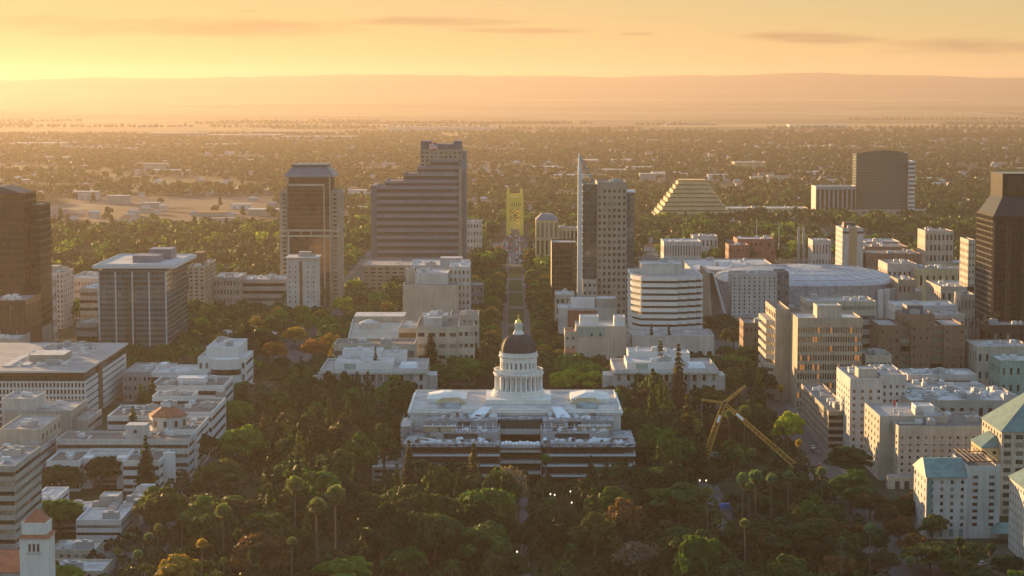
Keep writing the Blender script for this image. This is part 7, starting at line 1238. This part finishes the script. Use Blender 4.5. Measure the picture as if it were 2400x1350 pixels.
# ------------------------------------------------------------------ labels
MARK = [(1216, 880, 'behind the domed capitol'), (1330, 870, 'right of the dome drum'), (1090, 860, 'left of the dome drum'), (1560, 840, 'before the right columned building'), (870, 880, 'before the left columned building'), (1216, 1130, 'before the open court of the annex'), (1040, 1110, 'before the left wing of the annex'), (1400, 1110, 'before the right wing of the annex'), (1560, 1060, 'right of the annex'), (1690, 1000, 'around the yellow crane'), (1800, 1090, 'under the crane jib'), (1850, 1000, 'left of the grey garage roof'), (1990, 1100, 'before the broad cream block'), (2100, 1230, 'left of the teal roofed hotel'), (2260, 1320, 'at foot of teal roofed hotel'), (1950, 1290, 'beside the lower right street'), (1700, 1200, 'below the crane yard'), (1780, 1310, 'at lower edge under crane yard'), (1600, 1200, 'between the annex and the crane yard'), (1500, 1310, 'at lower edge right of path'), (1380, 1220, 'right of the park path'), (1290, 1300, 'at lower edge beside the path'), (1130, 1240, 'left of the park path'), (1080, 1320, 'at lower edge left of path'), (940, 1290, 'in the lower left-centre park'), (930, 1190, 'in shade left of the annex front'), (760, 1200, 'among the tall thin palms'), (760, 1300, 'at the foot of the thin palms'), (620, 1260, 'in the lower left park'), (520, 1220, 'beside the lower left palm'), (420, 1290, 'at lower edge right of bell tower'), (330, 1290, 'right of the low mottled roofs'), (140, 1320, 'at the foot of the bell tower'), (160, 1100, 'in front of the winged white office'), (430, 1100, 'right of the winged white office'), (530, 1010, 'right of the banded white offices'), (620, 950, 'in park beside the banded offices'), (700, 1030, 'between the offices and the annex'), (790, 960, 'in dark grove left of capitol'), (830, 1090, 'left of the site cabins'), (900, 1000, 'just left of the scaffold'), (690, 850, 'right of the stepped white building'), (600, 830, 'behind the stepped white building'), (520, 760, 'around the white roofed sheds'), (700, 730, 'beyond the white roofed sheds'), (820, 720, 'left of the sloping roofed state office'), (880, 780, 'beside the sloping roofed state office'), (1040, 800, 'before the state office'), (1145, 720, 'along the avenue left side'), (1145, 820, 'at near left end of avenue'), (1275, 720, 'along the avenue right side'), (1275, 810, 'at near right end of avenue'), (1390, 800, 'before the cream stepped building'), (1500, 790, 'before the white podium'), (1690, 770, 'right of the zigzag office'), (1680, 870, 'right of the right columned building'), (1780, 860, 'left of the tan office'), (1800, 940, 'in the street below the tan office'), (180, 710, 'left of the glass tower'), (560, 680, 'behind the glass tower'), (2330, 870, 'below the right edge cream store'), (2200, 700, 'beside the arena'), (1890, 860, 'beside the tan office'), (300, 900, 'among the left office terraces'), (480, 900, 'beside the banded white offices'), (1620, 930, 'in tall grove right of capitol'), (1480, 930, 'just right of the capitol roof'), (2240, 960, 'among the low roofs on the right'), (1216, 1200, 'on the path before the annex')]
ORD = 'leftmost second third fourth fifth sixth seventh eighth ninth tenth eleventh twelfth thirteenth fourteenth fifteenth'.split()
NOUN = dict(round='round tree', tall='tall leafy tree', bare='bare branched tree', conifer='pointed conifer', cypress='slim cypress', palm='fan palm', thin_palm='thin palm', date='feathery date palm')
CAT = dict(round='tree', tall='tree', bare='tree', conifer='conifer', cypress='conifer', palm='palm', thin_palm='palm', date='palm')
def near(px, py): return min(MARK, key=lambda q: (q[0] - px) ** 2 + 2.2 * (q[1] - py) ** 2)[2]
def number(items, key, text):
    by = {}
    for it in items: by.setdefault(key(it), []).append(it)
    for k, v in by.items():
        v.sort(key=lambda it: it[-1])
        for i, it in enumerate(v): it[0]['label'] = text(k, i, len(v))
def tl(k, i, n):
    noun = '%s %s' % (k[1], NOUN[k[0]])
    return ('lone %s %s' % (noun, k[2])) if n == 1 else ('%s from left, %s %s' % (ORD[min(i, 14)], noun, k[2]) if i else 'leftmost %s %s' % (noun, k[2]))
number([(o, kd, c, near(px, py), px) for o, kd, c, px, py, h, y in TREES], lambda t: (t[1], t[2], t[3]), tl)
for o, kd, *_ in TREES: o['category'] = CAT[kd]; o['group'] = {'tree': 'broad leaved trees of the park and city', 'conifer': 'conifers of the park and city', 'palm': 'palms of the park and streets'}[CAT[kd]]
def cl_(k, i, n): return ('only %s %s %s' % (k[1], k[0], k[2])) if n == 1 else ('%s %s %s from the left %s' % (ORD[min(i, 14)], k[1], k[0], k[2]) if i else 'leftmost %s %s %s' % (k[1], k[0], k[2]))
number([(o, v, c, wh, px) for o, v, c, wh, px, py in CARS], lambda t: (t[1], t[2], t[3]), cl_)
for o, v, c, wh, px, py in CARS: o['category'] = v; o['group'] = 'vehicles ' + wh
lm = [(o, near(*proj(o.location.x, o.location.y, 6)), proj(o.location.x, o.location.y, 6)[0]) for o in LAMPS]
number(lm, lambda t: t[1], lambda k, i, n: ('lit globe lamp %s' % k) if n == 1 else '%s lit globe lamp from the left %s' % (ORD[i], k))
for o in LAMPS: o['category'] = 'lamp'; o['group'] = 'globe lamps in the park'
wm = [(0, 340, 'at the far left edge'), (180, 440, 'above the dirt lots on the left'), (380, 395, 'in the hazy trees left of centre'), (560, 320, 'on the hazy plain at upper left'), (600, 470, 'left of the framed brown tower'), (830, 470, 'between the framed tower and the stepped tower'), (1040, 300, 'on the plain above the stepped tower'), (1280, 400, 'left of the pointed sail'), (1430, 390, 'right of the pointed sail'), (1600, 410, 'above the stepped pyramid'), (1850, 410, 'left of the curved glass tower'), (2200, 420, 'right of the curved glass tower'), (1330, 470, 'beside the mast of the sail tower'), (1700, 290, 'on the plain at upper right')]
wl = []
for o in bpy.data.objects:
    if '_p' in o: p = tuple(o['_p']); del o['_p']; wl.append((o, min(wm, key=lambda q: (q[0] - p[0]) ** 2 + 3 * (q[1] - p[1]) ** 2)[2], p[0]))
number(wl, lambda t: t[1], lambda k, i, n: ('pale flat warehouse %s' % k) if n == 1 else '%s pale warehouse from the left of those %s' % (ORD[i], k) if i else 'leftmost pale warehouse of those %s' % k)
for t in [o for o in bpy.data.objects if not o.parent and o.type == 'EMPTY']:      # rooftop plant belongs to its roof
    ks = list(t.children); rf = [(k, k.data.vertices[0].co, k.data.vertices[2].co) for k in ks if k.type == 'MESH' and k.name.startswith('roof') and k.name.split('.')[0] == 'roof' and len(k.data.vertices) == 4]
    for k in ks:
        if k.name.startswith('roof_unit'):
            for f, a, b in rf:
                if a.x <= k.location.x <= b.x and a.y <= k.location.y <= b.y and abs(a.z - k.location.z) < .05: k.parent = f; break
for a, b in (('gold_ball', 'lantern'), ('gold_cupola', 'lantern'), ('dome_rib', 'dome'), ('balustrade', 'gallery')): bpy.data.objects[a].parent = bpy.data.objects[b]
for ps in PROTO.values():                      # prototypes that were never planted
    for p in ps:
        if p.name not in USED:
            for k in KIDS[p.name]: bpy.data.objects.remove(k)
            bpy.data.objects.remove(p)
from collections import Counter
print('KINDS', Counter(CAT[t[1]] for t in TREES)); print('TREES', len(TREES), 'CARS', len(CARS), 'OBJECTS', len(bpy.data.objects))
